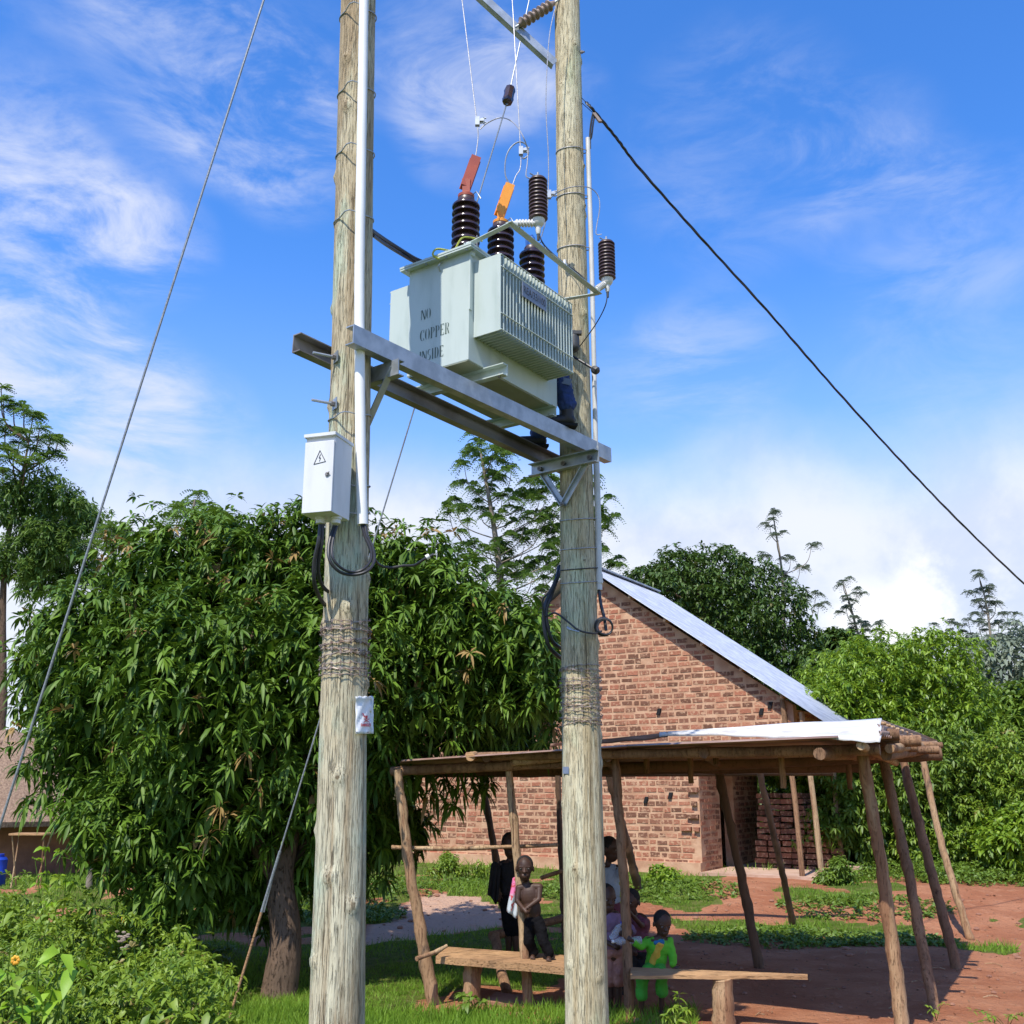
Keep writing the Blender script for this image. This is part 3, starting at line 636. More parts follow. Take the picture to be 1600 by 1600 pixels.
# radiators
def radiator(sgn, name):
    j0 = 0 if sgn > 0 else -TW; mb = MB(); n = 25
    for k in range(n):
        i_ = FA + (FB - FA) * k / (n - 1); jc = j0 + sgn * FD / 2
        zt_ = FZT; mb.box(T(i_, jc, (zt_ + FZB) / 2), (.009 if 0 < k < n - 1 else .012, FD - .004, zt_ - FZB), *ax)
        je = j0 + sgn * (FD - .003); mb.tube([T(i_, je, FZB + .002), T(i_, je, zt_ - .002)], .0075, 8)
    mb.box(T((FA + FB) / 2, j0 + sgn * .02, (FZT + FZB) / 2), (FB - FA, .03, FZT - FZB - .06), *ax)
    mb.box(T((FA + FB) / 2, j0 + sgn * .10, FZB + .03), (FB - FA - .02, .19, .006), *ax)
    r_o = build(mb, name, 'trans', tr, smooth_=False)
    for z_ in (FZT - .008, FZT - .105, FZB + .135, FZB + .006):
        build(MB().tube([T(FA - .004, j0 + sgn * (FD + .008), z_), T(FB + .004, j0 + sgn * (FD + .008), z_)], .0048, 6), 'brace_rod', 'trans', r_o)
    return r_o
rad = radiator(1, 'radiator'); radiator(-1, 'radiator')
# name plate on the fins
pi, pz = .48, 5.62
mb = MB().box(T(pi, FD + .022, pz), (.33, .006, .12), *ax)
pl = build(mb, 'name_plate', 'plate', tr, smooth_=False)
def add_text(s, size, origin, X, Y, mt, name, parent, width=None, ext=.0008, align='CENTER'):
    cu = bpy.data.curves.new('t', 'FONT'); cu.body = s; cu.size = size; cu.extrude = ext; cu.align_x = align; cu.align_y = 'CENTER'
    o_ = bpy.data.objects.new('t', cu); COL.objects.link(o_); bpy.context.view_layer.update()
    me = bpy.data.meshes.new_from_object(o_.evaluated_get(bpy.context.evaluated_depsgraph_get())); bpy.data.objects.remove(o_); bpy.data.curves.remove(cu)
    vs = [v.co for v in me.vertices]; w = max(v.x for v in vs) - min(v.x for v in vs); k = (width / w) if width else 1
    Zv = X.cross(Y); mm = Matrix((( X.x * k, Y.x, Zv.x, origin.x), (X.y * k, Y.y, Zv.y, origin.y), (X.z * k, Y.z, Zv.z, origin.z), (0, 0, 0, 1)))
    me.transform(mm); me.name = name; me.materials.clear(); return link(name, me, mt, parent)
add_text('REA/33/100', .085, T(pi, FD + .026, pz), Td, ZU, 'dark', 'lettering', pl, .30)
# stencilled words on the end of the tank, thick and thin strokes with stencil gaps
def arc(cx, cy, rx, ry, a0, a1, w0, w1, n=10):      # crescent stroke, thick in the middle
    o_ = []; i_ = []
    for k in range(n + 1):
        a = R(a0 + (a1 - a0) * k / n); w = w0 + (w1 - w0) * math.sin(math.pi * k / n)
        o_.append((cx + rx * math.cos(a), cy + ry * math.sin(a))); i_.append((cx + (rx - w) * math.cos(a), cy + (ry - w * .35) * math.sin(a)))
    return [(o_[k], o_[k + 1], i_[k + 1], i_[k]) for k in range(n)]
def bar(x0, y0, x1, y1): return [((x0, y0), (x1, y0), (x1, y1), (x0, y1))]
GL_ = {'N': bar(0, .04, .07, .96) + bar(.53, 0.04, .60, .96) + [((.03, 1), (.17, 1), (.60, .0), (.46, 0))],
       'O': arc(.27, .5, .27, .5, 100, 260, .03, .15) + arc(.35, .5, .27, .5, -80, 80, .03, .15),
       'C': arc(.33, .5, .33, .5, 70, 290, .03, .16) + bar(.47, .72, .54, .98) + bar(.47, .02, .54, .22),
       'P': bar(.04, 0, .18, 1) + arc(.24, .74, .27, .26, -85, 85, .03, .12) + bar(0, 0, .22, .04) + bar(0, .96, .22, 1),
       'E': bar(.04, 0, .18, 1) + bar(.22, .95, .5, 1) + bar(.22, 0, .5, .05) + bar(.22, .48, .38, .53) + bar(.45, .82, .5, .95) + bar(.45, .05, .5, .2),
       'R': bar(.04, 0, .18, 1) + arc(.24, .76, .27, .24, -85, 85, .03, .12) + bar(0, 0, .22, .04) + [((.26, .5), (.38, .5), (.56, .0), (.42, 0))],
       'I': bar(.05, 0, .19, 1), 'D': bar(.04, 0, .18, 1) + arc(.24, .5, .32, .5, -88, 88, .03, .16),
       'S': arc(.25, .74, .22, .26, 40, 250, .04, .12) + arc(.24, .26, .22, .26, -140, 70, .04, .13)}
GW = {'N': .60, 'O': .62, 'C': .56, 'P': .51, 'E': .5, 'R': .56, 'I': .24, 'D': .56, 'S': .47}
def stencil(word, left, base, hgt, name):
    mb = MB(); x = 0; X = -(-Tn); X = Tn
    for ch in word:
        for q in GL_[ch]:
            mb.add([left + X * ((x + p_[0]) * hgt * .80) + ZU * (p_[1] * hgt) for p_ in q], [(0, 1, 2, 3)])
        x += GW[ch] + .13
    return build(mb, name, 'stencil', tank, smooth_=False)
pT = T(0, 0, 0); nT = -Td
for wd, px0, pyb, h_ in (('NO', 658, 501, .085), ('COPPER', 656, 534, .090), ('INSIDE', 655, 567, .088)):
    p_ = on_plane(px0, pyb, T(-.0025, 0, 0), nT); stencil(wd, p_, 0, h_, 'stencilled_lettering')
# skids
for i_, ex_ in ((.24, .18), (TL - .05, .02)):
    mb = channel(T(i_, ex_, ZT - TH - .045), T(i_, -TW - .16, ZT - TH - .045), .09, .05, -Td if i_ > .5 else -Td)
    build(mb, 'skid', 'trans', tr, smooth_=False)
    for j_ in (ex_ - .05, -TW - .10): build(MB().lathe(T(i_ - .03, j_, ZT - TH - .10), ZU, [(.012, 0), (.012, .03)], 6), 'skid_bolt', 'galvdark', tr)
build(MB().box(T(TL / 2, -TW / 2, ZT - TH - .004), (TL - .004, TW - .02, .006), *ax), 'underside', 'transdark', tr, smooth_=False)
# bushings
def shedstack(base, ax_, L, rc, rs, n, mt, name, parent, taper=1.0):
    pr = [(rc * .9, 0)]
    for k in range(n):
        z0 = L * (k + .15) / n; p = L / n; f_ = 1 - (1 - taper) * k / n
        pr += [(rc * f_, z0), (rs * f_, z0 + p * .10), (rs * f_ * 1.0, z0 + p * .30), (rs * .94 * f_, z0 + p * .46), (rc * f_, z0 + p * .62)]
    pr += [(rc * taper, L)]; return build(MB().lathe(base, ax_, pr, 28), name, mt, parent, angle=50)
BI = [.17, .64, 1.10]; BJ = -.17
caps = ['redcap', 'orangecap', 'bluecap']; bush = []
def cap_cover(base, mt, parent, lean):
    # round skirt, neck and slanted flat hood
    mb = MB().lathe(base, ZU, [(.064, 0), (.066, .022), (.050, .032), (.042, .04)], 20).lathe(base + ZU * .03, ZU, [(.040, 0), (.043, .06), (.046, .10), (.048, .125)], 4)
    s_ = base + ZU * .13; d_ = (ZU * .95 + lean * .28).normalized(); w_ = d_.cross(lean).normalized(); t_ = w_.cross(d_)
    mb.box(s_ + d_ * .12 - ZU * .012, (.062, .078, .29), w_, t_, d_)
    mb.box(s_ + d_ * .12 - ZU * .012 + w_ * .034, (.006, .090, .30), w_, t_, d_)
    return build(mb, 'terminal_cover', mt, parent, angle=30)
for k, i_ in enumerate(BI):
    bz = ZT + .016; b0 = T(i_, BJ, bz)
    bu = shedstack(b0 + ZU * .03, ZU, .49, .078, .112, 8, 'porc', 'bushing', tr, .97); bush.append(bu)
    build(MB().lathe(b0, ZU, [(.10, 0), (.10, .022), (.085, .035)], 20), 'flange', 'galv', bu)
    for q in range(4): build(MB().lathe(b0 + Vector((math.cos(q * 1.57 + .5), math.sin(q * 1.57 + .5), 0)) * .085 + ZU * .02, ZU, [(.009, 0), (.009, .03)], 6), 'flange_nut', 'galv', bu)
    build(MB().lathe(b0 + ZU * .518, ZU, [(.066, 0), (.068, .03), (.058, .045)], 20), 'neck', 'rubber', bu)
    if k < 2: cap_cover(b0 + ZU * .56, caps[k], bu, (Td * .3 + Vector((1, 0, 0))).normalized())
    else: build(MB().lathe(b0 + ZU * .56, ZU, [(.035, 0), (.04, .04), (.03, .09), (.012, .12)], 10).box(b0 + ZU * .60 - PN * .03, (.02, .06, .14), *ax), 'terminal_cover', 'bluecap', bu)
    h0 = b0 + ZU * .54; build(MB().tube([h0, h0 + Tn * .10 + ZU * .045, h0 + Tn * .145 + ZU * -.035], .004, 6), 'arcing_horn', 'wiregrey', bu)
    h1 = b0 + Tn * .11; build(MB().tube([h1, h1 + ZU * .20], .004, 6), 'lower_horn', 'wirelight', bu)
for i_, j_ in ((.03, -.05), (.40, -.02), (.76, -.02), (TL - .02, -.02)):
    build(MB().box(T(i_, j_ , ZT + .05), (.008, .05, .07), *ax).lathe(T(i_, j_ + .01, ZT + .03), ZU, [(.026, 0), (.030, .02), (.012, .05)], 12), 'lifting_lug', 'trans', tr)
# arrester frame: flat bar out over the radiator and along it
zF = ZT + .06
F1 = atz(797, 350, zF + .0); F2 = atz(934, 459, zF); 
f0 = T(.03, -.04, zF); f3 = T(TL - .05, .0, zF - .012)
def flat(a, b_, w, th): d = (b_ - a); L = d.length; d.normalize(); s_ = d.cross(ZU).normalized(); return MB().box((a + b_) / 2, (L, w, th), d, s_, s_.cross(d))
fr_ = build(flat(f0, F1, .045, .006), 'arrester_frame', 'trans', tr, smooth_=False)
build(flat(F1 - (F2 - F1).normalized() * .02 + ZU * .0065, F2 + (F2 - F1).normalized() * .03 + ZU * .0065, .05, .006), 'cross_arm', 'trans', fr_, smooth_=False)
build(flat(F2, f3, .045, .006), 'return_arm', 'trans', fr_, smooth_=False)
def arrester(base_on, centre, name_leads):
    ar = shedstack(centre + ZU * .03, ZU, .34, .058, .071, 11, 'rubber', 'surge_arrester', tr, 1.0)
    build(MB().lathe(centre, ZU, [(.014, -.09), (.02, -.07), (.022, -.03), (.034, -.02), (.046, .0), (.05, .03)], 18), 'base_clamp', 'white', ar)
    d = (base_on - centre); L = d.length; d.normalize(); pr = [(.022, .035)]
    for k in range(6): z0 = .045 + k * (L - .05) / 6; pr += [(.018, z0), (.030, z0 + .004), (.030, z0 + .008), (.018, z0 + .013)]
    pr.append((.018, L)); build(MB().lathe(centre - ZU * .0, d, pr, 16), 'insulating_arm', 'white', ar, angle=40)
    build(MB().lathe(centre + ZU * .37, ZU, [(.052, 0), (.052, .006), (.02, .012), (.008, .02), (.008, .055)], 16).tube([centre + ZU * .382, centre + ZU * .385 - Tn * .02 - Td * .08], .005, 6), 'top_terminal', 'galv', ar)
    build(MB().lathe(centre - ZU * .13, ZU, [(.010, -.01), (.012, .04)], 8), 'lead_stud', 'dark', ar)
    return ar
a1c = at(841, 349, F1.y - .02 + .12); a2c = at(949, 441, F2.y + .03)
fd = (F2 - F1).normalized()
a1b = F1 + fd * .05 + ZU * .03; a2b = F2 - fd * .02 + ZU * .03
arrester(a1b, a1c, None); arrester(a2b, a2c, None)
am = (F1 + F2) / 2 + fd * .12; build(MB().box(am + ZU * .02, (.03, .03, .03), *ax).lathe(am + ZU * .035, ZU, [(.012, 0), (.012, .03)], 8), 'cable_clamp', 'white', tr)
# small cables on the lid
def wire(pts, r_, mt, name='cable', parent=None, k=6, n=6):
    return build(MB().tube(smoothpath(pts, k), r_, n), name, mt, parent)
wire([T(-.04, -.10, ZT + .02), T(-.02, -.06, ZT + .10), T(.08, -.05, ZT + .15), T(.16, .0, ZT + .14)], .007, 'yellowgreen', 'earth_lead', tr)
wire([T(-.05, -.25, ZT - .03), T(-.09, -.28, ZT + .0), T(-.07, -.26, ZT + .05), T(0, -.20, ZT + .05), T(.03, -.16, ZT + .03)], .008, 'yellowgreen', 'earth_lead', tr)
wire([T(-.005, -.26, ZT - .03), T(-.03, -.27, ZT - .07), T(-.005, -.28, ZT - .10)], .006, 'galv', 'hook', tr)
for q in range(4): # low voltage stubs on the back of the lid
    lv = build(MB().lathe(T(.22 + q * .2, -TW + .06, ZT + .016), ZU, [(.03, 0), (.032, .05), (.022, .07), (.022, .12), (.008, .14)], 12), 'low_voltage_terminal', 'porc', tr)

# ---------------- switch box on the nearer pole ----------------
bcx = at(535, 752, 5.95)
byaw = R(37); Bx = Vector((math.cos(byaw), -math.sin(byaw), 0)); 
# right-front vertical edge at px 526; front face goes to the left edge px 478, side face to px 553
E0 = at(525, 690, 5.86); ztop = at(525, 679, 5.86).z; zbot = at(523, 800, 5.86).z
fl_ = on_plane(479, 690, E0, Vector((-.30, -.95, 0))); fw = Vector((E0.x - fl_.x, E0.y - fl_.y, 0)); wF = fw.length; fw.normalize(); fn = Vector((fw.y, -fw.x, 0)); 
dS = .22; hB = ztop - zbot
bc = Vector((E0.x, E0.y, 0)) - fw * wF / 2 - fn * dS / 2; bc.z = (ztop + zbot) / 2
bx = empty('switch_box', bc - ZU * hB / 2, 'light grey metal switch box with warning triangle hung on the side of the nearer pole', 'switch box')
bb = build(MB().box(bc - fn * .0, (wF, dS, hB), fw, fn, ZU), 'body', 'box', bx, smooth_=False)
dr = build(MB().box(bc + fn * (dS / 2 + .010) - ZU * .018, (wF - .004, .016, hB - .040), fw, fn, ZU), 'door', 'box', bx, smooth_=False)
build(MB().box(bc + fn * (dS / 2 + .003) - ZU * .018, (wF - .02, .008, hB - .05), fw, fn, ZU), 'door_seal', 'dark', bx, smooth_=False)
build(MB().box(bc + ZU * (hB / 2 + .004) + fn * .008, (wF + .012, dS + .03, .020), fw, fn, ZU), 'roof', 'box', bx, smooth_=False)
for o_ in (bb, dr): q = o_.modifiers.new('b', 'BEVEL'); q.width = .003; q.segments = 2
dn = fn; dpl = bc + fn * (dS / 2 + .019)
def ond(px, py): return on_plane(px, py, dpl, dn)
tri = [ond(500, 704), ond(508.5, 721), ond(490.5, 725.5)]
mbt = MB()
for i in range(3):
    a, b_ = tri[i], tri[(i + 1) % 3]; d_ = (b_ - a); mbt.box((a + b_) / 2, (d_.length + .004, .003, .0035), d_.normalized(), dn, d_.normalized().cross(dn))
cz_ = (tri[0] + tri[1] + tri[2]) / 3
z1 = [cz_ + ZU * .028 + fw * .004, cz_ + ZU * .005 - fw * .006, cz_ + ZU * .006 + fw * .006, cz_ - ZU * .016 - fw * .002]
for a, b_ in zip(z1, z1[1:]): d_ = b_ - a; mbt.box((a + b_) / 2, (d_.length, .003, .003), d_.normalized(), dn, d_.normalized().cross(dn))
build(mbt, 'warning_triangle', 'dark', dr, smooth_=False)
lk_ = ond(511.5, 741); build(MB().lathe(lk_ - dn * .003, dn, [(.014, 0), (.014, .008), (.008, .009), (.008, .012)], 16).tube([lk_ + dn * .008, lk_ + dn * .012 + fw * .018 + ZU * .012], .003, 6), 'lock', 'galvdark', dr)
gl = []
for px_g, dep in ((501, .10), (525, .06)):
    g_ = Vector((0, 0, 0)); q = at(px_g, 812, 5.98); g_ = Vector((q.x, q.y, zbot)); gl.append(g_)
    build(MB().lathe(g_, -ZU, [(.034, 0), (.034, .014), (.028, .018), (.028, .04), (.018, .045)], 18), 'cable_gland', 'white', bx)
build(MB().box(bc - fn * (dS / 2 + .012) , (.05, .024, .40), fw, fn, ZU), 'mounting_strip', 'galv', bx, smooth_=False)
# cables under the box
def cab(pxs, r_, label, name='cable', mt='black', group='black cables hanging from the switch box', n=8, k=8):
    pts = [at(*p_) for p_ in pxs]; return tag(wire(pts, r_, mt, name, None, k, n), label, 'cable', group)
cab([(501, 815, 5.98), (498, 845, 5.97), (491, 880, 6.0), (492, 915, 6.05), (505, 942, 6.2), (522, 951, 6.35), (540, 930, 6.5)], .013, 'thick black cable from the left gland of the switch box, hanging lowest')
cab([(504, 815, 5.98), (503, 845, 5.98), (497, 885, 6.02), (502, 912, 6.1), (516, 925, 6.25), (530, 915, 6.48)], .012, 'thick black cable from the left gland, inner of its two loops')
cab([(522, 822, 5.98), (514, 850, 5.93), (515, 875, 5.9), (530, 893, 5.93), (550, 898, 5.98), (572, 893, 6.0), (584, 878, 6.05), (583, 858, 6.08), (574, 838, 6.1), (568, 818, 6.12)], .010, 'grey black cable looping across the front of the pole from box to pipe, outer strand')
cab([(526, 822, 5.98), (519, 850, 5.93), (520, 872, 5.9), (534, 888, 5.93), (552, 894, 5.98), (568, 889, 6.0), (579, 876, 6.05), (579, 858, 6.08), (570, 838, 6.1), (565, 818, 6.12)], .009, 'grey black cable looping across the front of the pole from box to pipe, inner strand')
cab([(570, 818, 6.12), (574, 845, 6.1), (582, 866, 6.2), (592, 882, 6.35), (610, 887, 6.4), (630, 884, 6.4), (648, 883, 6.35), (664, 873, 6.3), (678, 866, 6.3)], .009, 'black cable sticking out to the right of the nearer pole with a taped free end')
tpp = [at(666, 871.5, 6.3), at(671, 868.5, 6.3)]; 
tag(build(MB().tube(tpp, .017, 10).tube([at(676, 868, 6.3), at(683, 864, 6.28), at(682, 874, 6.29)], .003, 5), 'cable_tape', 'white'), 'scrap of white tape binding the free cable end beside the nearer pole', 'tape')
cab([(528, 325, 6.36), (525.5, 420, 6.36), (523, 500, 6.38), (521, 515, 6.38), (524, 560, 6.4), (528, 600, 6.44)], .009, 'thin black cable running down the left edge of the nearer pole', group='black cables on the poles')
cab([(580, 360, 6.5), (600, 374, 6.8), (625, 390, 7.1), (648, 404, 7.32), (668, 412, 7.45)], .017, 'thick black cable from behind the nearer pole to the back of the transformer', group='black cables on the poles')
cab([(583, 368, 6.5), (602, 382, 6.8), (626, 397, 7.1), (645, 408, 7.32), (662, 416, 7.45)], .012, 'black cable just below the thick one entering the back of the transformer lid', group='black cables on the poles')
# cables on farther pole
cab([(874, 885, 8.5), (866, 915, 8.35), (852, 945, 8.3), (850, 975, 8.3), (858, 1010, 8.32), (876, 1028, 8.5)], .017, 'thick black cable bundle bulging out left of the farther pole, outer strand', group='black cables on the poles')
cab([(876, 890, 8.5), (862, 930, 8.32), (854, 955, 8.3), (857, 985, 8.3), (866, 1005, 8.35), (882, 1015, 8.55)], .014, 'black cable bulging left of the farther pole, inner strand', group='black cables on the poles')
cab([(868, 905, 8.3), (858, 925, 8.25), (848, 938, 8.25), (852, 962, 8.28), (868, 958, 8.25), (888, 972, 8.14), (905, 985, 8.12), (928, 990, 8.16), (940, 986, 8.22)], .008, 'thin cable with a silver joint crossing the front of the farther pole', group='black cables on the poles')
tag(build(MB().tube([at(886, 980, 8.13), at(889, 983, 8.12), at(893, 984.5, 8.11)], [.010, .014, .010], 8).tube([at(893, 984.5, 8.11), at(905, 987.5, 8.10)], .008, 8), 'cable_joint', 'galv'), 'silver cable joint on the front of the farther pole above the barbed wire', 'cable joint')
cab([(936, 922, 8.33), (939, 945, 8.3), (944, 965, 8.26), (947, 985, 8.24)], .014, 'short black cable dropping from the pipe end of the farther pole into the coil', group='black cables on the poles')
mb = MB()
for k in range(4):
    c_ = at(943 + k * .9, 979 + (k % 2), 8.22 - k * .012); rr_ = .072 - .004 * k
    mb.tube([c_ + Vector((math.cos(a) * rr_, .012 * math.sin(a * 2 + k), math.sin(a) * rr_ * 1.02)) for a in [i * math.pi / 12 for i in range(25)]], .0075, 6, False)
tag(build(mb, 'cable_coil', 'black'), 'small round coil of black cable hanging right of the farther pole', 'cable coil')
# danger sign bent round the pole
def polepoint(px, py, ex):
    z_ = zl(py, px); z_ = at(px, py, LY - .14).z; c = LP(z_); r_ = interp(z_, LT) + ex; d = ray(px, py)
    o_ = Vector((0, 0, CZ)); A = d.x ** 2 + d.y ** 2; Bq = 2 * (d.x * (o_.x - c.x) + d.y * (o_.y - c.y)); Cq = (o_.x - c.x) ** 2 + (o_.y - c.y) ** 2 - r_ * r_
    disc = Bq * Bq - 4 * A * Cq
    t_ = (-Bq - math.sqrt(max(disc, 0))) / (2 * A); return o_ + d * t_
sg = empty('danger_sign', polepoint(568, 1145, .006), 'peeling white danger sign with red skull nailed to the nearer pole', 'sign')
vs = []; fs = []; nu = 10; nv = 14
for j in range(nv + 1):
    for i in range(nu + 1):
        x_ = 555.5 + (583.5 - 555.5) * i / nu; y_ = 1088 + 58.5 * j / nv
        e_ = .016 + (.004 * math.sin(i * 1.3 + j * .9)) + (.012 * (1 - j / 2) if j < 2 else 0); vs.append(polepoint(x_ + .4 * math.sin(j * 1.1), y_ + (1.0 * math.sin(i * 2) if j == 0 else 0), e_))
for j in range(nv):
    for i in range(nu): a = j * (nu + 1) + i; fs.append((a, a + 1, a + nu + 2, a + nu + 1))
so_ = build(MB().add(vs, fs), 'sign_plate', 'signwhite', sg); q = so_.modifiers.new('s', 'SOLIDIFY'); q.thickness = .002
def sgl(p_, q_, w=.9):      # thin red stroke on the curved sign
    (x0, y0), (x1, y1) = p_, q_; L_ = math.hypot(x1 - x0, y1 - y0); ox, oy = -(y1 - y0) / L_ * w / 2, (x1 - x0) / L_ * w / 2
    return [polepoint(x0 + ox, y0 + oy, .0235), polepoint(x1 + ox, y1 + oy, .0235), polepoint(x1 - ox, y1 - oy, .0235), polepoint(x0 - ox, y0 - oy, .0235)]
mb = MB()
for a, b_, w_ in [((566.5, 1114), (570.5, 1121), 1.6), ((568.5, 1123), (577, 1128.5), 1.1), ((577, 1123), (568.5, 1128.5), 1.1), ((571, 1120), (574.5, 1120), 4.2), ((571.3, 1122.6), (574, 1122.6), 2)]: mb.add(sgl(a, b_, w_), [(0, 1, 2, 3)])
LET = {'D': [((0, 0), (0, 1)), ((0, 1), (.6, .8)), ((.6, .8), (.6, .2)), ((.6, .2), (0, 0))], 'A': [((0, 0), (.35, 1)), ((.35, 1), (.7, 0)), ((.15, .35), (.55, .35))], 'N': [((0, 0), (0, 1)), ((0, 1), (.6, 0)), ((.6, 0), (.6, 1))],
       'G': [((.6, .85), (.2, 1)), ((.2, 1), (0, .5)), ((0, .5), (.2, 0)), ((.2, 0), (.6, .1)), ((.6, .1), (.6, .5)), ((.6, .5), (.35, .5))], 'E': [((0, 0), (0, 1)), ((0, 1), (.55, 1)), ((0, .5), (.45, .5)), ((0, 0), (.55, 0))], 'R': [((0, 0), (0, 1)), ((0, 1), (.55, .85)), ((.55, .85), (.5, .55)), ((.5, .55), (0, .5)), ((.2, .5), (.6, 0))]}
x_ = 564.8
for ch in 'DANGER':
    for (a, b_) in LET[ch]: mb.add(sgl((x_ + a[0] * 3, 1134.8 - a[1] * 4.4), (x_ + b_[0] * 3, 1134.8 - b_[1] * 4.4), .8), [(0, 1, 2, 3)])
    x_ += 2.75
build(mb, 'red_lettering', 'red', so_, smooth_=False)
for x_, y_ in ((558, 1091), (580, 1091), (557.5, 1144), (575, 1144)): build(MB().ell(polepoint(x_, y_, .022), (.004, .004, .004), None, 6, 4), 'nail', 'dark', sg)
# small tag on farther pole
def polepointR(px, py, ex):
    z_ = at(px, py, RY - .15).z; c = RP(z_); r_ = interp(z_, RT) + ex; d = ray(px, py); o_ = Vector((0, 0, CZ))
    A = d.x ** 2 + d.y ** 2; Bq = 2 * (d.x * (o_.x - c.x) + d.y * (o_.y - c.y)); Cq = (o_.x - c.x) ** 2 + (o_.y - c.y) ** 2 - r_ * r_
    return o_ + d * ((-Bq - math.sqrt(max(Bq * Bq - 4 * A * Cq, 0))) / (2 * A))
c_ = [polepointR(879.5, 1198, .012), polepointR(888.5, 1198, .012), polepointR(888.5, 1209, .012), polepointR(879.5, 1209, .012)]
o_ = build(MB().add(c_, [(0, 1, 2, 3)]), 'metal_tag', 'plate', None, False); tag(o_, 'small square metal tag nailed to the farther pole near the shelter roof', 'tag'); o_.modifiers.new('s', 'SOLIDIFY').thickness = .003

# ---------------- wires above ----------------
def wth(pxs, r_, mt, label, cat='wire', name='wire', group=None, k=5):
    return tag(wire([at(*p_) for p_ in pxs], r_, mt, name, None, k, 6), label, cat, group)
g_a = at(0, 1290, 7.0); g_b = at(412, 0, 6.5); dd = (g_b - g_a)
tag(build(MB().tube([g_a - dd * .35, g_b + dd * .12], .0085, 8), 'guy_wire', 'wiregrey'), 'long grey stay wire slanting down across the sky at the far left', 'wire', 'stay wires')
gp0 = atz(352, 1612, 0.02); gp1 = at(790.5, 166, 8.66)
gd = gp1 - gp0
gw = empty('guy_wire', gp0, 'grey stay wire passing behind the nearer pole, with a brown rod at its foot', 'wire', 'stay wires')
gp0e = gp0 - gd * .02
def gpy(py):      # parameter along the stay where it meets that image row
    lo, hi = 0, 1
    for _ in range(40):
        m_ = (lo + hi) / 2; p_ = gp0 + gd * m_; z_ = p_.y * CC + (p_.z - CZ) * SS; v_ = (-p_.y * SS + (p_.z - CZ) * CC) / z_
        if 800 - 1600 * v_ > py: lo = m_
        else: hi = m_
    return gp0 + gd * lo
build(MB().tube([gpy(1420), gp1], .0075, 8), 'strand', 'wiregrey', gw)
build(MB().tube([gpy(1425), gpy(1330)], .013, 8).tube([gpy(1425) + Vector((.02, 0, 0)), gpy(1360) + Vector((.004, 0, 0))], .007, 6), 'grip', 'wiregrey', gw)
build(MB().tube([gp0e, gpy(1415)], .012, 8), 'anchor_rod', 'plank', gw)
si = at(795, 149, 8.70); sd = (at(820, 40, 8.95) - at(788, 190, 8.62)).normalized()
st_ = empty('strain_insulator', si, 'small dark purple brown strain insulator in the stay wire above the transformer', 'insulator')
build(MB().lathe(si - sd * .11, sd, [(.02, -.01), (.05, .01), (.058, .05), (.052, .08), (.052, .14), (.058, .17), (.05, .21), (.02, .23)], 8), 'body', 'porc', st_)
for s_ in (1, -1): build(MB().tube(smoothpath([si - sd * .14 * s_, si + Vector((.04 * s_, 0, 0)) - sd * .02 * s_, si + sd * .1 * s_ + Vector((.02 * s_, 0, 0)), si + sd * .1 * s_ - Vector((.02 * s_, 0, 0)), si - Vector((.04 * s_, 0, 0)) - sd * .02 * s_, si - sd * .14 * s_], 4), .0055, 6), 'wire_loop', 'wiregrey', st_)
tag(build(MB().tube([si + sd * .12, si + sd * 1.6], .007, 8), 'guy_wire', 'wiregrey'), 'short piece of stay wire above the dark strain insulator', 'wire', 'stay wires')
b0k = [T(BI[k], BJ, ZT + .5) for k in range(3)]
Y0, Y1, Y2 = [b_.y for b_ in b0k]
grp = 'bright conductors dropping to the transformer'
wth([(717, -40, Y0 + .1), (722, 0, Y0 + .1), (733, 90, Y0 + .05), (745, 190, Y0), (747, 215, Y0), (743, 246, Y0)], .0045, 'wirelight', 'bright twisted wire dropping to the brick red terminal cover', group=grp)
wth([(796, -60, Y1 + .1), (801, 10, Y1 + .1), (806, 100, Y1), (813, 230, Y1), (813, 262, Y1), (806, 275, Y1), (800, 292, Y1)], .0045, 'wirelight', 'bright twisted wire dropping past the strain insulator to the orange terminal cover', group=grp)
wth([(868, 10, Y2 + .1), (858, 60, Y2 + .05), (853, 160, Y2), (857, 250, Y2), (855, 330, Y2), (846, 370, Y2 + .05)], .0045, 'wirelight', 'bright twisted wire dropping beside the farther pole to the blue terminal', group=grp)
wth([(750, 202, Y0), (762, 192, Y0), (782, 184, Y0 - .05), (800, 190, Y1 - .2), (814, 207, a1c.y), (824, 232, a1c.y), (824, 255, a1c.y), (822, 275, a1c.y), (830, 279, a1c.y)], .0045, 'wirelight', 'thin wire arching from the first clamp over to the left surge arrester', group=grp)
wth([(800, 292, Y1), (790, 275, Y1), (790, 250, Y1), (797, 232, Y1), (810, 222, Y1), (822, 226, Y1), (826, 240, Y1), (818, 248, Y1), (814, 240, Y1)], .006, 'wiregrey', 'thin grey wire loop round the clamp above the orange terminal cover', group=grp)
wth([(858, 311, Y2), (872, 300, Y2 - .1), (895, 292, a2c.y - .15), (920, 293, a2c.y - .05), (934, 305, a2c.y), (937, 325, a2c.y), (932, 355, a2c.y), (932, 366, a2c.y), (940, 366, a2c.y)], .0045, 'wirelight', 'thin wire arching in front of the farther pole to the right surge arrester', group=grp)
wth([(949, 462, a2c.y), (945, 480, a2c.y), (930, 508, a2c.y + .2), (903, 545, a2c.y + .4)], .005, 'black', 'thin dark earth wire curving down from the right surge arrester', group=None)
wth([(843, 368, a1c.y), (852, 385, a1c.y), (880, 410, F2.y), (905, 428, F2.y), (920, 445, F2.y)], .006, 'black', 'thin black lead from the left surge arrester along the frame arm')
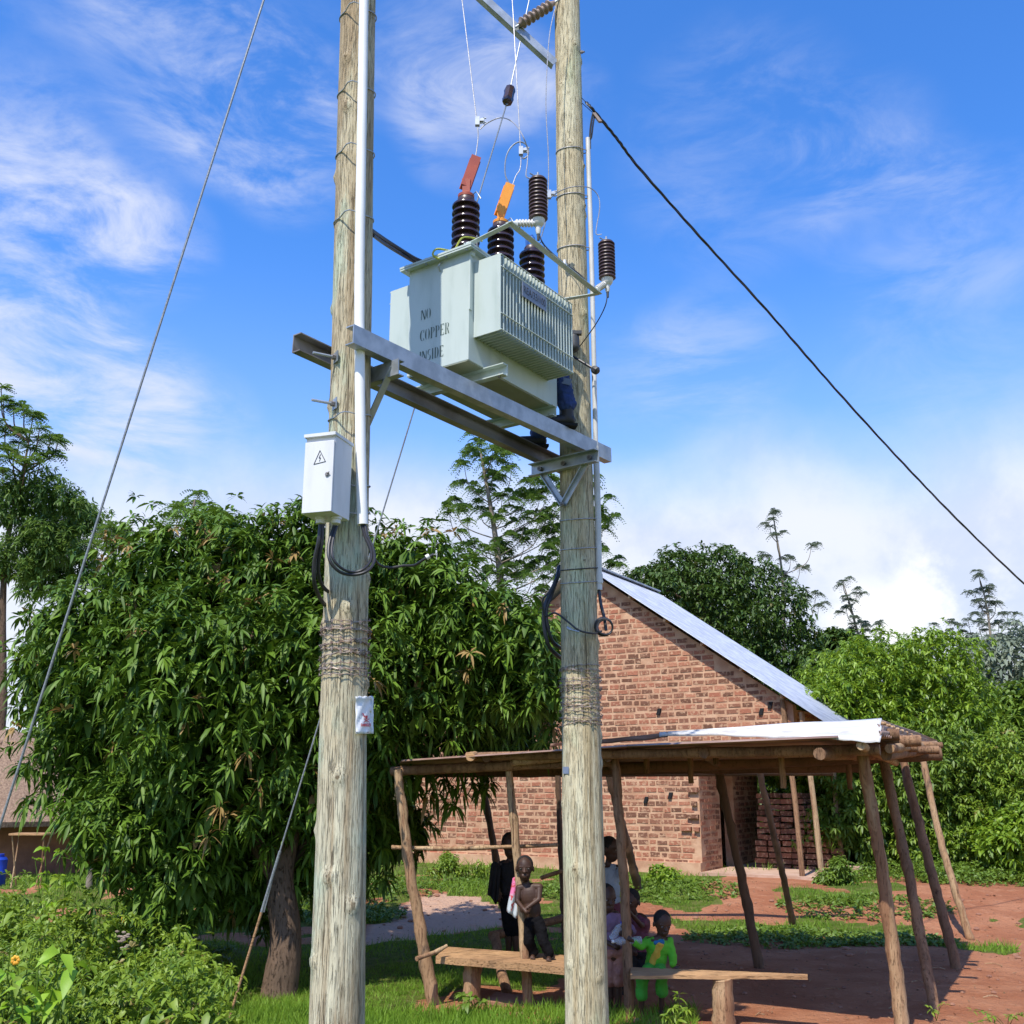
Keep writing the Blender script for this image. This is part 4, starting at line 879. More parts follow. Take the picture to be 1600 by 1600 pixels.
for px_, py_, Yc, lb in ((746, 190, Y0, 'above the brick red terminal cover'), (814, 236, Y1, 'above the orange terminal cover'), (858, 304, Y2, 'left of the farther pole above the blue terminal')):
    c_ = at(px_, py_, Yc); mb = MB().box(c_, (.035, .035, .075)).box(c_ + Vector((.03, 0, .01)), (.05, .03, .022))
    for s_ in (.02, -.018): mb.cyl(c_ + Vector((.0, 0, s_)), c_ + Vector((.07, 0, s_ + .012)), .006, None, 8).lathe(c_ + Vector((.045, 0, s_ + .008)), (1, 0, .2), [(.012, 0), (.012, .01)], 6)
    tag(build(mb, 'wire_clamp', 'galv'), 'small silver bolted wire clamp ' + lb, 'clamp', 'bolted clamps on the dropping wires')
# steel angle arm high on the far pole and its insulator
u0 = at(748, -12, 8.15); u1 = at(868, 98, 8.30)
mb = MB(); d_ = (u1 - u0).normalized(); s_ = d_.cross(ZU).normalized(); u_ = s_.cross(d_)
mb.box((u0 + u1) / 2, ((u1 - u0).length, .008, .075), d_, s_, u_).box((u0 + u1) / 2 - u_ * .036 - s_ * .034, ((u1 - u0).length, .06, .008), d_, s_, u_)
tag(build(mb, 'steel_arm', 'galv', None, False), 'grey steel angle bar rising left from the top of the farther pole', 'steel arm')
i0 = at(811, 39, 8.2); i1 = at(866, 4, 8.25)
ins = empty('pin_insulator', i0, 'dusty brown ribbed insulator between steel bar and farther pole at the top', 'insulator')
dI = (i1 - i0); LI = dI.length; pr = [(.02, 0)]
for k in range(7): z0 = .03 + k * (LI - .06) / 7; pr += [(.032, z0), (.056, z0 + .012), (.056, z0 + .02), (.034, z0 + .035)]
pr += [(.02, LI)]
build(MB().lathe(i0, dI, pr, 20), 'body', 'porcgrey', ins, angle=50); build(MB().cyl(i0 - dI * .1, i0 + dI * .04, .011, None, 8), 'pin', 'galv', ins); build(MB().cyl(i1 - dI * .03, i1 + dI * .25, .010, None, 8), 'pin', 'galv', ins)
tag(build(MB().cyl(at(905, 82, 8.32), at(913, 81, 8.28), .009, None, 8).lathe(at(908, 81.5, 8.3), (1, -.2, 0), [(.018, 0), (.018, .015)], 6), 'pole_bolt', 'galvdark'), 'short bolt end sticking out right near the top of the farther pole', 'bolt', 'bolts on the farther pole')
# service cable to the right, twisted pair
sp = smoothpath([at(*p_) for p_ in [(916, 160, 8.32), (928, 173, 8.3), (965, 218, 8.6), (1000, 264, 8.95), (1100, 377, 9.9), (1200, 487, 10.9), (1300, 602, 11.9), (1400, 712, 13.0), (1500, 816, 14.0), (1600, 912, 15.1), (1720, 1020, 16.5)]], 26)
mb = MB()
for s_ in (0, 1, 2):
    q = []
    for i, p_ in enumerate(sp):
        an = i * .30 + s_ * 2.094 + .5 * math.sin(i * .13); q.append(p_ + Vector((math.cos(an) * .0085, 0, math.sin(an) * .0085)))
    mb.tube(q, .0080, 5, False)
tag(build(mb, 'service_cable', 'black'), 'twisted black overhead cable sagging away to the right from the farther pole', 'cable')
clm = at(928, 176, 8.3); ten = empty('tension_clamp', clm, 'small tension clamp and tail holding the black overhead cable at the farther pole', 'clamp')
build(MB().tube([at(906, 150, 8.32), at(927, 172, 8.3)], .0035, 5).tube([at(906, 158, 8.32), at(926, 176, 8.3)], .0035, 5), 'wire_bail', 'black', ten)
build(MB().box(at(933, 184, 8.28), (.03, .03, .11), Vector((1, 0, 0)), Vector((0, 1, 0)), (at(938, 191, 8.3) - at(928, 178, 8.3)).normalized()), 'clamp_body', 'porcgrey', ten)
build(MB().tube(smoothpath([at(927, 176, 8.3), at(924, 190, 8.31), at(922, 210, 8.33), at(922, 232, 8.33)], 4), .010, 8).tube(smoothpath([at(930, 176, 8.3), at(927, 192, 8.29), at(924, 215, 8.32), at(920, 217, 8.33)], 4), .008, 6), 'cable_tail', 'black', ten)

# ---------------- brick house ----------------
HY = R(31); Ha = Vector((math.cos(HY), -math.sin(HY), 0)); Hb = Vector((math.sin(HY), math.cos(HY), 0))
H0 = at(1098, 1365, 20.6); hz0 = H0.z = .36
def hp(px, py, off=0): return on_plane(px, py, H0 + Hb * off, Hb)
def H(u, w, z): p_ = H0 + Ha * u + Hb * w; return Vector((p_.x, p_.y, z))
def hu(px, py, off=0):
    p_ = hp(px, py, off); return (p_ - H0).dot(Ha), p_.z
uL = hu(647, 1300)[0]; uR, _ = hu(1240, 1120); OV = .30
e1 = hu(935, 897, -OV); e2 = hu(1290, 1128, -OV); sl_ = (e2[1] - e1[1]) / (e2[0] - e1[0])
uP = hu(906, 885, -OV)[0]; zP = e1[1] + (uP - e1[0]) * sl_; D_H = 3.6
house = empty('brick_house', H(0, 0, hz0), 'unfinished red brick house with pale mortar, gable end and shiny metal roof behind the shelter', 'house')
def wallbox(c, L, Tt, h, X, name, mt='mortar'): return build(MB().box(c, (L, Tt, h), X, X.cross(ZU), ZU), name, mt, house, smooth_=False)
zV = hu(1200, 1168)[1]      # underside of the brickwork over the verandah
def topz(u): return zP - .10 - abs(u - uP) * -sl_ if False else zP - .12 + (abs(u - uP)) * sl_
tw = .22
def prism(pts, t_, nrm): n = len(pts); f_ = [Vector(p_) for p_ in pts]; b_ = [p_ + nrm * t_ for p_ in f_]; return MB().add(f_ + b_, [tuple(range(n)), tuple(range(n, 2 * n))[::-1]] + [(i, (i + 1) % n, n + (i + 1) % n, n + i) for i in range(n)])
gpoly = [(uL, hz0 - .2), (0, hz0 - .2), (0, zV), (uR, zV), (uR, topz(uR)), (uP, topz(uP)), (uL, topz(uL))]
gable = build(prism([H(u, 0, z) for u, z in gpoly], tw, Hb), 'gable_wall', 'mortar', house, smooth_=False)
def inpoly(poly, x, y):
    r_ = False; n = len(poly)
    for i in range(n):
        x0, y0 = poly[i]; x1, y1 = poly[(i + 1) % n]
        if (y0 > y) != (y1 > y) and x < (x1 - x0) * (y - y0) / (y1 - y0) + x0: r_ = not r_
    return r_
def bricks(poly, P, X, Nn, course=.122, skip=None, seed=1, proj=None):
    rr = random.Random(seed); mb = MB(); xs_ = [p_[0] for p_ in poly]; zs = [p_[1] for p_ in poly]; z = min(zs) + .06; row = 0
    while z < max(zs):
        x = min(xs_) + .02 + (.13 if row % 2 else 0) + rr.uniform(-.03, .03)
        while x < max(xs_):
            w = rr.choice([.235, .235, .22, .21, .12]) * rr.uniform(.93, 1.04); h_ = course * rr.uniform(.54, .70); zc = z + rr.uniform(-.006, .006) + .012 * math.sin(x * .9 + row)
            if all(inpoly(poly, x + dx, zc + dz_) for dx, dz_ in ((0, -h_ / 2), (w, h_ / 2), (0, h_ / 2), (w, -h_ / 2))) and rr.random() > .012:
                a_ = rr.uniform(-.012, .012); Xr = (X * math.cos(a_) + ZU * math.sin(a_)); Zr = Xr.cross(-Nn) if Xr.cross(-Nn).z > 0 else -Xr.cross(-Nn)
                pr_ = rr.uniform(.002, .012)
                if proj and proj(x + w / 2, zc, row): pr_ = .07
                c = P + X * (x + w / 2) + ZU * (zc - P.z) + Nn * (pr_ - .03)
                q = rr.random(); redness = .9 if zc < hz0 + 3.2 and False else q
                o_ = len(mb.v); mb.box(c, (w, .06, h_), Xr, Nn, Zr, a=min(max(redness, .01), .99))
                for i in range(o_, o_ + 8): v_ = Vector(mb.v[i]); mb.v[i] = tuple(v_ + X * rr.uniform(-.007, .007) + ZU * rr.uniform(-.006, .006))
            x += w + rr.uniform(.02, .045)
        z += course; row += 1
    return mb
tooth = lambda x, z, row: (-.30 < x < -.06 and row % 2 == 0 and 1.0 < z < 2.0)
gb = build(bricks(gpoly, H(0, 0, 0), Ha, -Hb, seed=2, proj=tooth), 'brickwork', 'brick', gable, smooth_=False)
holes = [(1030, 1112), (1048, 1243), (1010, 1250), (1204, 1102), (745, 1250), (1190, 1112)]
for hx, hy_ in holes:
    p_ = hp(hx, hy_); build(MB().box(p_ - Hb * .015 , (.07, .05, .13), Ha, Hb, (ZU + Ha * .3).normalized()), 'scaffold_hole_shade', 'rag', gable, smooth_=False)  # black blocks on the wall stand in for the shade inside scaffold holes
# plinth
build(MB().box(H((uL) / 2, -.04, hz0 - .02), (-uL, .10, .50), Ha, Hb, ZU), 'plinth', 'mortar', house, smooth_=False)
# side wall with doorway
zE = topz(0) - .12; dA, dB_ = 1.12, 1.95; dz_ = hz0 + 2.35
swall = build(MB().box(H(-tw / 2, dA / 2 + .11, (hz0 + zE) / 2 - .1), (tw, dA - .22, zE - hz0 + .2), Ha, Hb, ZU).box(H(-tw / 2, (dB_ + D_H) / 2, (hz0 + zE) / 2 - .1), (tw, D_H - dB_, zE - hz0 + .2), Ha, Hb, ZU).box(H(-tw / 2, (dA + dB_) / 2, (dz_ + zE) / 2), (tw, dB_ - dA, zE - dz_), Ha, Hb, ZU), 'side_wall', 'mortar', house, smooth_=False)
mbs = bricks([(0.0, hz0), (dA, hz0), (dA, zE), (0, zE)], H(0, 0, 0), Hb, Ha, .11, seed=5); mb2 = bricks([(dB_, hz0), (D_H, hz0), (D_H, zE), (dB_, zE)], H(0, 0, 0), Hb, Ha, .11, seed=6); build(mb2, 'brickwork', 'brick', swall, smooth_=False)
build(mbs, 'brickwork', 'brick', swall, smooth_=False)
build(MB().box(H(uL + tw / 2, D_H / 2 + .11, (hz0 + topz(uL)) / 2), (tw, D_H - .3, topz(uL) - hz0 - .06), Ha, Hb, ZU), 'left_wall', 'mortar', house, smooth_=False)
build(prism([H(u, D_H, z) for u, z in [(uL, hz0), (-.0, hz0), (0, topz(0) - .05), (uP, topz(uP) - .05), (uL, topz(uL) - .05)]], tw, -Hb), 'back_wall', 'mortar', house, smooth_=False)
rw = build(MB().box(H(uR - .12, 1.2, (zV + topz(uR)) / 2), (.2, 1.9, topz(uR) - zV - .14), Ha, Hb, ZU), 'verandah_return_wall', 'mortar', house, smooth_=False)
build(bricks([(.22, zV + .02), (2.2, zV + .02), (2.2, topz(uR) - .1), (.22, topz(uR) - .1)], H(uR - .02, 0, 0), Hb, Ha, .11, seed=8), 'brickwork', 'brick', rw, smooth_=False)
# verandah floor and posts
zf = hz0 + .02; uE = hu(1292, 1360)[0]
build(MB().box(H((uE) / 2 + .0, 1.7, zf - .12), (uE, 3.7, .34), Ha, Hb, ZU), 'verandah_floor', 'bushcore', house, smooth_=False)
# roof sheets, corrugated
def corr(p00, p10, p01, p11, n, amp=.010, th=.004):      # corrugations run p00->p01, wave along p00->p10
    vs = []; fs = []; nr = p10 - p00; up_ = (p10 - p00).cross(p01 - p00).normalized(); m_ = n * 6
    for k in range(m_ + 1):
        f_ = k / m_; o_ = up_ * amp * math.cos(k / 6 * 2 * math.pi)
        for j in range(5): g_ = j / 4; vs.append((p00 * (1 - g_) + p01 * g_) * (1 - f_) + (p10 * (1 - g_) + p11 * g_) * f_ + o_)
    for k in range(m_):
        for j in range(4): a = k * 5 + j; fs.append((a, a + 5, a + 6, a + 1))
    return MB().add(vs, fs)
uRe = e2[0] + .12; uLe = uL - .35
def rz(u): return zP - abs(u - uP) * -sl_ if False else zP + abs(u - uP) * sl_
rr_ = build(corr(H(uP, -OV, rz(uP)), H(uP, D_H + .3, rz(uP)), H(uRe, -OV, rz(uRe)), H(uRe, D_H + .3, rz(uRe)), 44), 'roof', 'roofmetal', house, angle=70); rr_.modifiers.new('s', 'SOLIDIFY').thickness = .004
build(corr(H(uP, -OV, rz(uP)), H(uP, D_H + .3, rz(uP)), H(uLe, -OV, rz(uLe)), H(uLe, D_H + .3, rz(uLe)), 60), 'roof', 'roofmetal', house, angle=70)
build(MB().box(H(uP, D_H / 2, rz(uP) + .01), (.24, D_H + .5, .03), Ha, Hb, ZU), 'ridge_cap', 'roofmetal', house, smooth_=False)
for k in range(7):
    u_ = uP + .35 + k * (uRe - uP - .5) / 6; build(MB().tube([H(u_, -OV + .05, rz(u_) - .06), H(u_, .2, rz(u_) - .06)], .035, 8), 'purlin', 'branch_pale', house)
for k, px_ in enumerate((1240, 1270)):
    pb_ = on_plane(px_ + 13, 1357, H(0, -.0 , 0) , Hb); pb_.z = zf + .02; pt_ = Vector((pb_.x - .15, pb_.y, rz((pb_ - H0).dot(Ha)) - .05)); build(MB().tube(smoothpath([pb_, pb_ * .6 + pt_ * .4 + Vector((.02, 0, 0)), pt_], 5), .05, 9, True, .12, k), 'verandah_post', 'branch_pale' if k else 'branch', house)
for k, w_ in enumerate((1.7, 3.3)):
    pb_ = H(uE - .12, w_, zf); pt_ = H(uE - .15, w_ + .1, rz(uE - .12) - .04); build(MB().tube(smoothpath([pb_, pb_ * .5 + pt_ * .5 + Vector((-.05, 0, 0)), pt_], 5), .05, 9, True, .12, k + 4), 'verandah_post', 'branch_pale' if k == 0 else 'branch_dark', house)
# stacked bricks on the verandah
bp = MB(); rr = random.Random(9)
for row in range(13):
    wdt = 2.0 - row * .07
    for k in range(int(wdt / .25)):
        for dd_ in range(2):
            u_ = .62 + k * .25 + rr.uniform(-.03, .03) + row * .01; w_ = 1.7 + dd_ * .28 + rr.uniform(-.03, .03); an = rr.uniform(-.25, .25) + (1.2 if rr.random() < .15 else 0)
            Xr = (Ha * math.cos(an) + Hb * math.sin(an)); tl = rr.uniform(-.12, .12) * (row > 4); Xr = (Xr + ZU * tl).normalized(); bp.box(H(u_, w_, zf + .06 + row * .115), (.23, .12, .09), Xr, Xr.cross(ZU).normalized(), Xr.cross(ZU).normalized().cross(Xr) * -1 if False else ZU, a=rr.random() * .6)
tag(build(bp, 'brick_stack', 'brick', None, False), 'dark stack of loose bricks piled up in the shade of the verandah', 'brick stack')
p_ = on_plane(1327, 1352, H(0, 1.2, 0), Hb); p_.z = .44
tag(build(MB().box(p_, (.42, .3, .22), Ha, Hb, ZU), 'concrete_block', 'bushcore', None, False), 'low brownish block standing in the weeds right of the verandah', 'block')

# ---------------- pole shelter ----------------
sh = empty('pole_shelter', (1.2, 11.0, 0), 'open shelter of crooked wooden posts carrying a low roof of sheet metal and branches', 'shelter')
def crook(pts, r0, r1, seed, mt, name, parent, n=10, k=7, wob=.16, knots=True):
    path = smoothpath(pts, k); m_ = len(path); rs = [r0 + (r1 - r0) * i / (m_ - 1) for i in range(m_)]
    rr = random.Random(seed)
    for i in range(m_):
        rs[i] *= 1 + rr.uniform(-.05, .05) + (.16 if rr.random() < .10 and knots else 0)
        if 0 < i < m_ - 1: path[i] = path[i] + Vector((rr.uniform(-1, 1), rr.uniform(-1, 1), 0)) * r0 * .12
    return build(MB().tube(path, rs, n, True, wob, seed), name, mt, parent, angle=80)
def gpt(px, py): p_ = atz(px, py, 0.0); p_.z = float(gz(p_.x, p_.y)) - .03; return p_
posts = [  # base px, py, top px, py, Ytop offset, r0, r1, material, mid pixel x shift
    (679, 1568, 621, 1212, 0, .078, .055, 'branch_pale', -4), (826, 1573, 795, 1204, 0, .060, .045, 'branch_pale', 2), (984, 1590, 961, 1190, 0, .058, .050, 'branch', 3),
    (1411, 1612, 1345, 1166, -.1, .075, .062, 'branch_pale', 4), (1460, 1578, 1378, 1182, 1.0, .062, .066, 'branch', 4), (1496, 1515, 1410, 1188, .9, .070, .065, 'branch', 0), (1517, 1468, 1441, 1184, .4, .062, .055, 'branch_pale', -8),
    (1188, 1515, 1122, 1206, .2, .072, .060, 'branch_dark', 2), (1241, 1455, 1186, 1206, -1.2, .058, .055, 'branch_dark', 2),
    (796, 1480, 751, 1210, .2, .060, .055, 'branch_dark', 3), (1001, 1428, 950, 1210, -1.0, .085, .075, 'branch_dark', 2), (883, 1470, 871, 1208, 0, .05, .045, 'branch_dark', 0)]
for i, (bx_, by_, tx, ty, dy, r0, r1, mt, sh_) in enumerate(posts):
    b_ = gpt(bx_, by_); t_ = at(tx, ty, b_.y + dy)
    m_ = b_.lerp(t_, .5) + Vector((sh_ / 160, 0, 0)); m1 = b_.lerp(t_, .25) + Vector((sh_ / 260, 0, 0)); m2 = b_.lerp(t_, .75) + Vector((sh_ / 260, 0, 0))
    crook([b_, m1, m_, m2, t_ + Vector((0, 0, .06))], r0 * .82, r1 * .80, i + 1, mt, 'post', sh)
def log(p, q, r0, r1, seed, mt='branch_dark', name='beam', sag=0): 
    a, b_ = at(*p), at(*q); m_ = (a + b_) / 2 - ZU * sag; return crook([a, a.lerp(m_, .5), m_, m_.lerp(b_, .5), b_], r0 * .82, r1 * .82, seed, mt, name, sh)
log((612, 1205, 10.9), (965, 1188, 10.1), .060, .065, 21, 'branch'); log((730, 1182, 10.5), (1375, 1172, 8.85), .050, .062, 22, 'branch')
log((800, 1190, 10.35), (1010, 1172, 9.9), .055, .05, 29, 'branch_pale')
log((600, 1205, 13.0), (1340, 1197, 12.3), .085, .095, 23); log((880, 1204, 12.0), (1470, 1178, 11.4), .08, .09, 24); log((640, 1208, 15), (1300, 1205, 15), .08, .08, 25)
log((1280, 1178, 8.7), (1440, 1180, 12.9), .06, .07, 26, 'branch'); log((1345, 1165, 8.6), (1400, 1192, 10.8), .045, .04, 30, 'branch_pale')
log((1100, 1178, 9.4), (1130, 1200, 13.5), .05, .05, 27); log((760, 1184, 10.3), (770, 1208, 14.0), .05, .05, 28); log((950, 1184, 9.9), (960, 1207, 13.5), .05, .05, 31)
log((1385, 1180, 9.3), (1459, 1170, 12.2), .062, .055, 32, 'branch', 'beam'); log((1390, 1170, 9.2), (1462, 1163, 12.4), .05, .05, 33, 'branch_pale')
for k, (x_, y_, Yv, l_) in enumerate(((1078, 1190, 10.8, .28), (1220, 1185, 9.6, .32), (1325, 1200, 11.8, .30), (1118, 1180, 10.2, .15), (1010, 1188, 11, .2))):
    p_ = at(x_, y_ - 10, Yv); crook([p_, p_ - ZU * l_ * .5, p_ - ZU * l_], .032, .028, 40 + k, 'branch', 'hanging_stub', sh, 8, 2)
for k, (a, b_) in enumerate((((735, 1182, 10.25), (742, 1181, 10.6)),)):
    build(MB().cyl(at(*a), at(*b_), .045, None, 12), 'log_end', 'plank', sh)
# metal sheets: brown underside over the left, new bright ones on the right
def q4(a, b_, c, d): return [at(*x) for x in (a, b_, c, d)]
def sheet(a, b_, c, d, n, mt, amp=.010): # a front-left, b front-right, c back-left, d back-right; ribs run front to back
    A_, B_, C_, D_ = q4(a, b_, c, d); o_ = build(corr(A_, C_, B_, D_, 34, amp * .8), 'roof_sheet', mt, sh, angle=80); m_ = o_.modifiers.new('s', 'SOLIDIFY'); m_.thickness = .003; return o_
zr0 = lambda px, py, Yv: (px, py, Yv)
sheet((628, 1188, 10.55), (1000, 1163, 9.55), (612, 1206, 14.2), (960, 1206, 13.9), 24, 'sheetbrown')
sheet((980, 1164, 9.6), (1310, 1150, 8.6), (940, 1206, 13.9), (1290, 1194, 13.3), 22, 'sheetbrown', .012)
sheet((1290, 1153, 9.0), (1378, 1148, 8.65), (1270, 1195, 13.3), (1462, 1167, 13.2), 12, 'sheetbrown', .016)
# drooping bright front sheets
def strip(top, bot, mt, name='roof_sheet'):
    vs = []; n = len(top); T_ = smoothpath([at(*t) for t in top], 6); B_ = smoothpath([at(*t) for t in bot], 6); fs = []
    for i, (a, b_) in enumerate(zip(T_, B_)):
        for j in range(9): f_ = j / 8; vs.append(a * (1 - f_) + b_ * f_ + Vector((0, -.022 * math.sin(j * 2.1 + .4), .010 * math.sin(j * 2.1) + (.008 * math.sin(i * .5) + .005 * math.sin(i * 1.7)) * f_)))
    for i in range(len(T_) - 1):
        for j in range(8): a = i * 9 + j; fs.append((a, a + 9, a + 10, a + 1))
    o_ = build(MB().add(vs, fs), name, mt, sh, angle=80); o_.modifiers.new('s', 'SOLIDIFY').thickness = .003
strip([(1030, 1145, 9.95), (1150, 1136, 9.55), (1240, 1129, 9.3), (1320, 1126, 9.1), (1377, 1122, 8.98)], [(1030, 1150, 9.72), (1150, 1149, 9.25), (1240, 1151, 8.9), (1320, 1155, 8.62), (1376, 1157, 8.45)], 'sheetwhite')
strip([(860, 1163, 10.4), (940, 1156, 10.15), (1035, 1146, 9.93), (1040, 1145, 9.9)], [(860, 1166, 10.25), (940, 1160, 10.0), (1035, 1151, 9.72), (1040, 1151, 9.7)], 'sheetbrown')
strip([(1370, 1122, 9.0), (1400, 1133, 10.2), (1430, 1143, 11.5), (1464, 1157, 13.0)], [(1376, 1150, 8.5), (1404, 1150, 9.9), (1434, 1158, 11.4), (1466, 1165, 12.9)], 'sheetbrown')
for k in range(12):
    a = at(1372 + k * 7.2, 1129 + k * 2.9, 9.1 + k * .33); crook([a - Vector((.25, 0, 0)), a + Vector((.06, -.02, -.01))], .018, .016, 60 + k, 'branch_pale', 'roof_stick', sh, 7, 2)
for k, (x_, y_, r_) in enumerate(((1385, 1148, .05), (1420, 1158, .055), (1415, 1168, .045), (1450, 1172, .045), (1440, 1164, .04), (1457, 1165, .035))):
    a = at(x_, y_, 9.3 + k * .45); crook([a - Vector((.7, -.3, .0)), a - Vector((.3, -.1, 0)), a + Vector((.10, -.03, .0))], r_, r_, 80 + k, 'branch', 'rafter', sh, 9, 3)
# rails
b1 = crook([at(612, 1324, 10.75), at(700, 1326, 10.7), at(800, 1323, 10.65), at(872, 1320, 10.6)], .020, .018, 90, 'branch_pale', 'rail', sh, 8, 4)
crook([at(846, 1372, 11.6), at(862, 1366, 11.5), at(890, 1357, 11.4)], .022, .022, 91, 'branch', 'rail', sh, 8, 3)

# ---------------- benches ----------------
zs_ = .42
def bench_seat(corners, th, mt, name, parent, n=8, jag=.006, seed=1):
    fl, fr2, br, bl = corners; rr = random.Random(seed); up_ = []; 
    vs = []
    for i in range(n + 1):
        f_ = i / n; a = fl.lerp(fr2, f_) + Vector((0, rr.uniform(-jag, jag), rr.uniform(-jag, jag) * .5)); b_ = bl.lerp(br, f_) + Vector((0, rr.uniform(-jag, jag), 0))
        vs += [a, b_, b_ - ZU * th, a - ZU * th]
    fs = [(0, 1, 2, 3), (n * 4 + 3, n * 4 + 2, n * 4 + 1, n * 4)]
    for i in range(n):
        o_ = i * 4
        for j in range(4): fs.append((o_ + j, o_ + 4 + j, o_ + 4 + (j + 1) % 4, o_ + (j + 1) % 4))
    return build(MB().add(vs, fs), name, mt, parent, smooth_=False)
be = empty('bench', gpt(738, 1566), 'rough plank bench on a thick log stump under a bare chested child', 'bench', 'plank benches under the shelter')
bench_seat([atz(681, 1494, zs_), atz(892, 1512, zs_), atz(905, 1494, zs_), atz(698, 1479, zs_)], .065, 'plank', 'seat', be, seed=3)
def stump(px, py, top, r_, parent, seed, mt='branch_pale'):
    b_ = gpt(px, py); crook([b_, b_ + ZU * (top * .5), b_ + ZU * (top + .03)], r_ * 1.06, r_, seed, mt, 'leg', parent, 14, 4, .10)
stump(738, 1567, zs_ - .065, .086, be, 101); stump(905, 1570, zs_ - .065, .08, be, 102)
crook([at(651, 1498, 10.3), at(680, 1488, 10.5), at(698, 1478, 10.6)], .022, .018, 103, 'branch_pale', 'side_pole', be, 8, 3)
b2 = empty('bench', gpt(1132, 1605), 'narrow plank bench tapering to a point on a pale stump, right of the farther pole', 'bench', 'plank benches under the shelter')
bench_seat([atz(985, 1524, zs_ + .0), atz(1262, 1525, zs_), atz(1262, 1522, zs_), atz(985, 1511, zs_)], .028, 'plank', 'seat', b2, seed=4)
stump(1133, 1606, zs_ - .03, .088, b2, 104); stump(984, 1585, zs_ - .05, .05, b2, 105, 'branch_dark')
b3 = empty('bench', gpt(785, 1552), 'rear bench in the shade with a forked leg, left of the standing children', 'bench', 'plank benches under the shelter')
pA = at(768, 1463, 12.0); pB = at(935, 1421, 13.6)
crook([pA, pA.lerp(pB, .5), pB], .05, .045, 106, 'branch', 'seat', b3, 9, 4)
crook([atz(792, 1553, 0), at(782, 1510, 11.6), at(773, 1464, 12.0)], .055, .05, 107, 'branch', 'leg', b3)
crook([atz(925, 1500, 0), at(925, 1460, 13.3), at(925, 1424, 13.5)], .05, .05, 108, 'branch_dark', 'leg', b3)
pl_ = bench_seat([atz(753, 1564, .03), atz(847, 1571, .02), atz(861, 1558, .05), atz(775, 1550, .06)], .03, 'mud', 'board', None, jag=.015, seed=7)
tag(pl_, 'reddish slab of wood lying on the ground below the left bench', 'board')

# ---------------- people ----------------
def basis(f):
    f = Vector(f).normalized(); r_ = f.cross(ZU).normalized(); u_ = r_.cross(f); return f, r_, u_
def remesh(o_, vox, sm=True):
    q = o_.modifiers.new('r', 'REMESH'); q.mode = 'VOXEL'; q.voxel_size = vox; q.use_smooth_shade = True
    q = o_.modifiers.new('sm', 'SMOOTH'); q.factor = .5; q.iterations = 3
def rotm(x, y, z): return Matrix((x, y, z)).transposed()
HS = 1.2
def head_mesh(mb, c, f, s):
    s = s * HS
    f, r_, u_ = basis(f); Rm = rotm(r_, f, u_)
    mb.ell(c + u_ * .018 * s, (.066 * s, .078 * s, .080 * s), Rm, 20, 14)                # skull
    mb.ell(c + f * .018 * s - u_ * .042 * s, (.048 * s, .052 * s, .056 * s), Rm, 16, 10)  # jaw
    mb.ell(c + f * .030 * s - u_ * .012 * s, (.052 * s, .046 * s, .045 * s), Rm, 16, 10)  # face
    mb.ell(c + f * .082 * s - u_ * .022 * s, (.015 * s, .012 * s, .011 * s), Rm, 10, 8)   # nose
    mb.capsule(c + f * .070 * s + u_ * .006 * s, c + f * .080 * s - u_ * .02 * s, .008 * s, .010 * s, 8)
    for k in (-1, 1): mb.capsule(c + f * .070 * s + r_ * k * .012 * s + u_ * .016 * s, c + f * .062 * s + r_ * k * .042 * s + u_ * .014 * s, .008 * s, .007 * s, 8)
    mb.capsule(c + f * .066 * s - u_ * .050 * s - r_ * .016 * s, c + f * .066 * s - u_ * .050 * s + r_ * .016 * s, .009 * s, .009 * s, 8)
    mb.capsule(c + f * .064 * s - u_ * .061 * s - r_ * .013 * s, c + f * .064 * s - u_ * .061 * s + r_ * .013 * s, .009 * s, .009 * s, 8)
    for k in (-1, 1):
        mb.ell(c + r_ * k * .070 * s - u_ * .006 * s - f * .008 * s, (.008 * s, .016 * s, .023 * s), Rm, 8, 6)
def hand(mb, w, d, s, curl=.5, side=None):
    d = Vector(d).normalized(); x = (side or d.cross(Vector((0, 1, .2)))).normalized(); n_ = x.cross(d)
    p_ = w + d * .038 * s; mb.capsule(w, p_, .017 * s, .020 * s, 8)
    for k, l_ in enumerate((.034, .040, .037, .029)):
        b_ = p_ + x * (.014 - k * .0095) * s; k1 = b_ + (d * math.cos(curl * .6) + n_ * math.sin(curl * .6)) * l_ * .55 * s + x * (.004 - k * .003) * s; k2 = k1 + (d * math.cos(curl * 1.8) + n_ * math.sin(curl * 1.8)) * l_ * .55 * s
        mb.capsule(b_, k1, .0068 * s, .0062 * s, 6); mb.capsule(k1, k2, .0062 * s, .0052 * s, 6)
    t0 = w + d * .012 * s + x * .016 * s; t1 = t0 + (d * .6 + x * .8) * .028 * s; t2 = t1 + (d * .8 + n_ * .5) * .018 * s
    mb.capsule(t0, t1, .0085 * s, .0075 * s, 6); mb.capsule(t1, t2, .0075 * s, .006 * s, 6)
def foot(mb, an, f, s):
    f = Vector((f[0], f[1], 0)).normalized(); r_ = f.cross(ZU)
    mb.capsule(an - f * .018 * s - ZU * .018 * s, an + f * .075 * s - ZU * .028 * s, .026 * s, .020 * s, 8)
    for k in range(5): b_ = an + f * .080 * s + r_ * (k - 2) * .011 * s - ZU * .032 * s; mb.capsule(b_, b_ + f * (.026 - .003 * k) * s, .009 * s - .0007 * k, .008 * s - .0007 * k, 6)
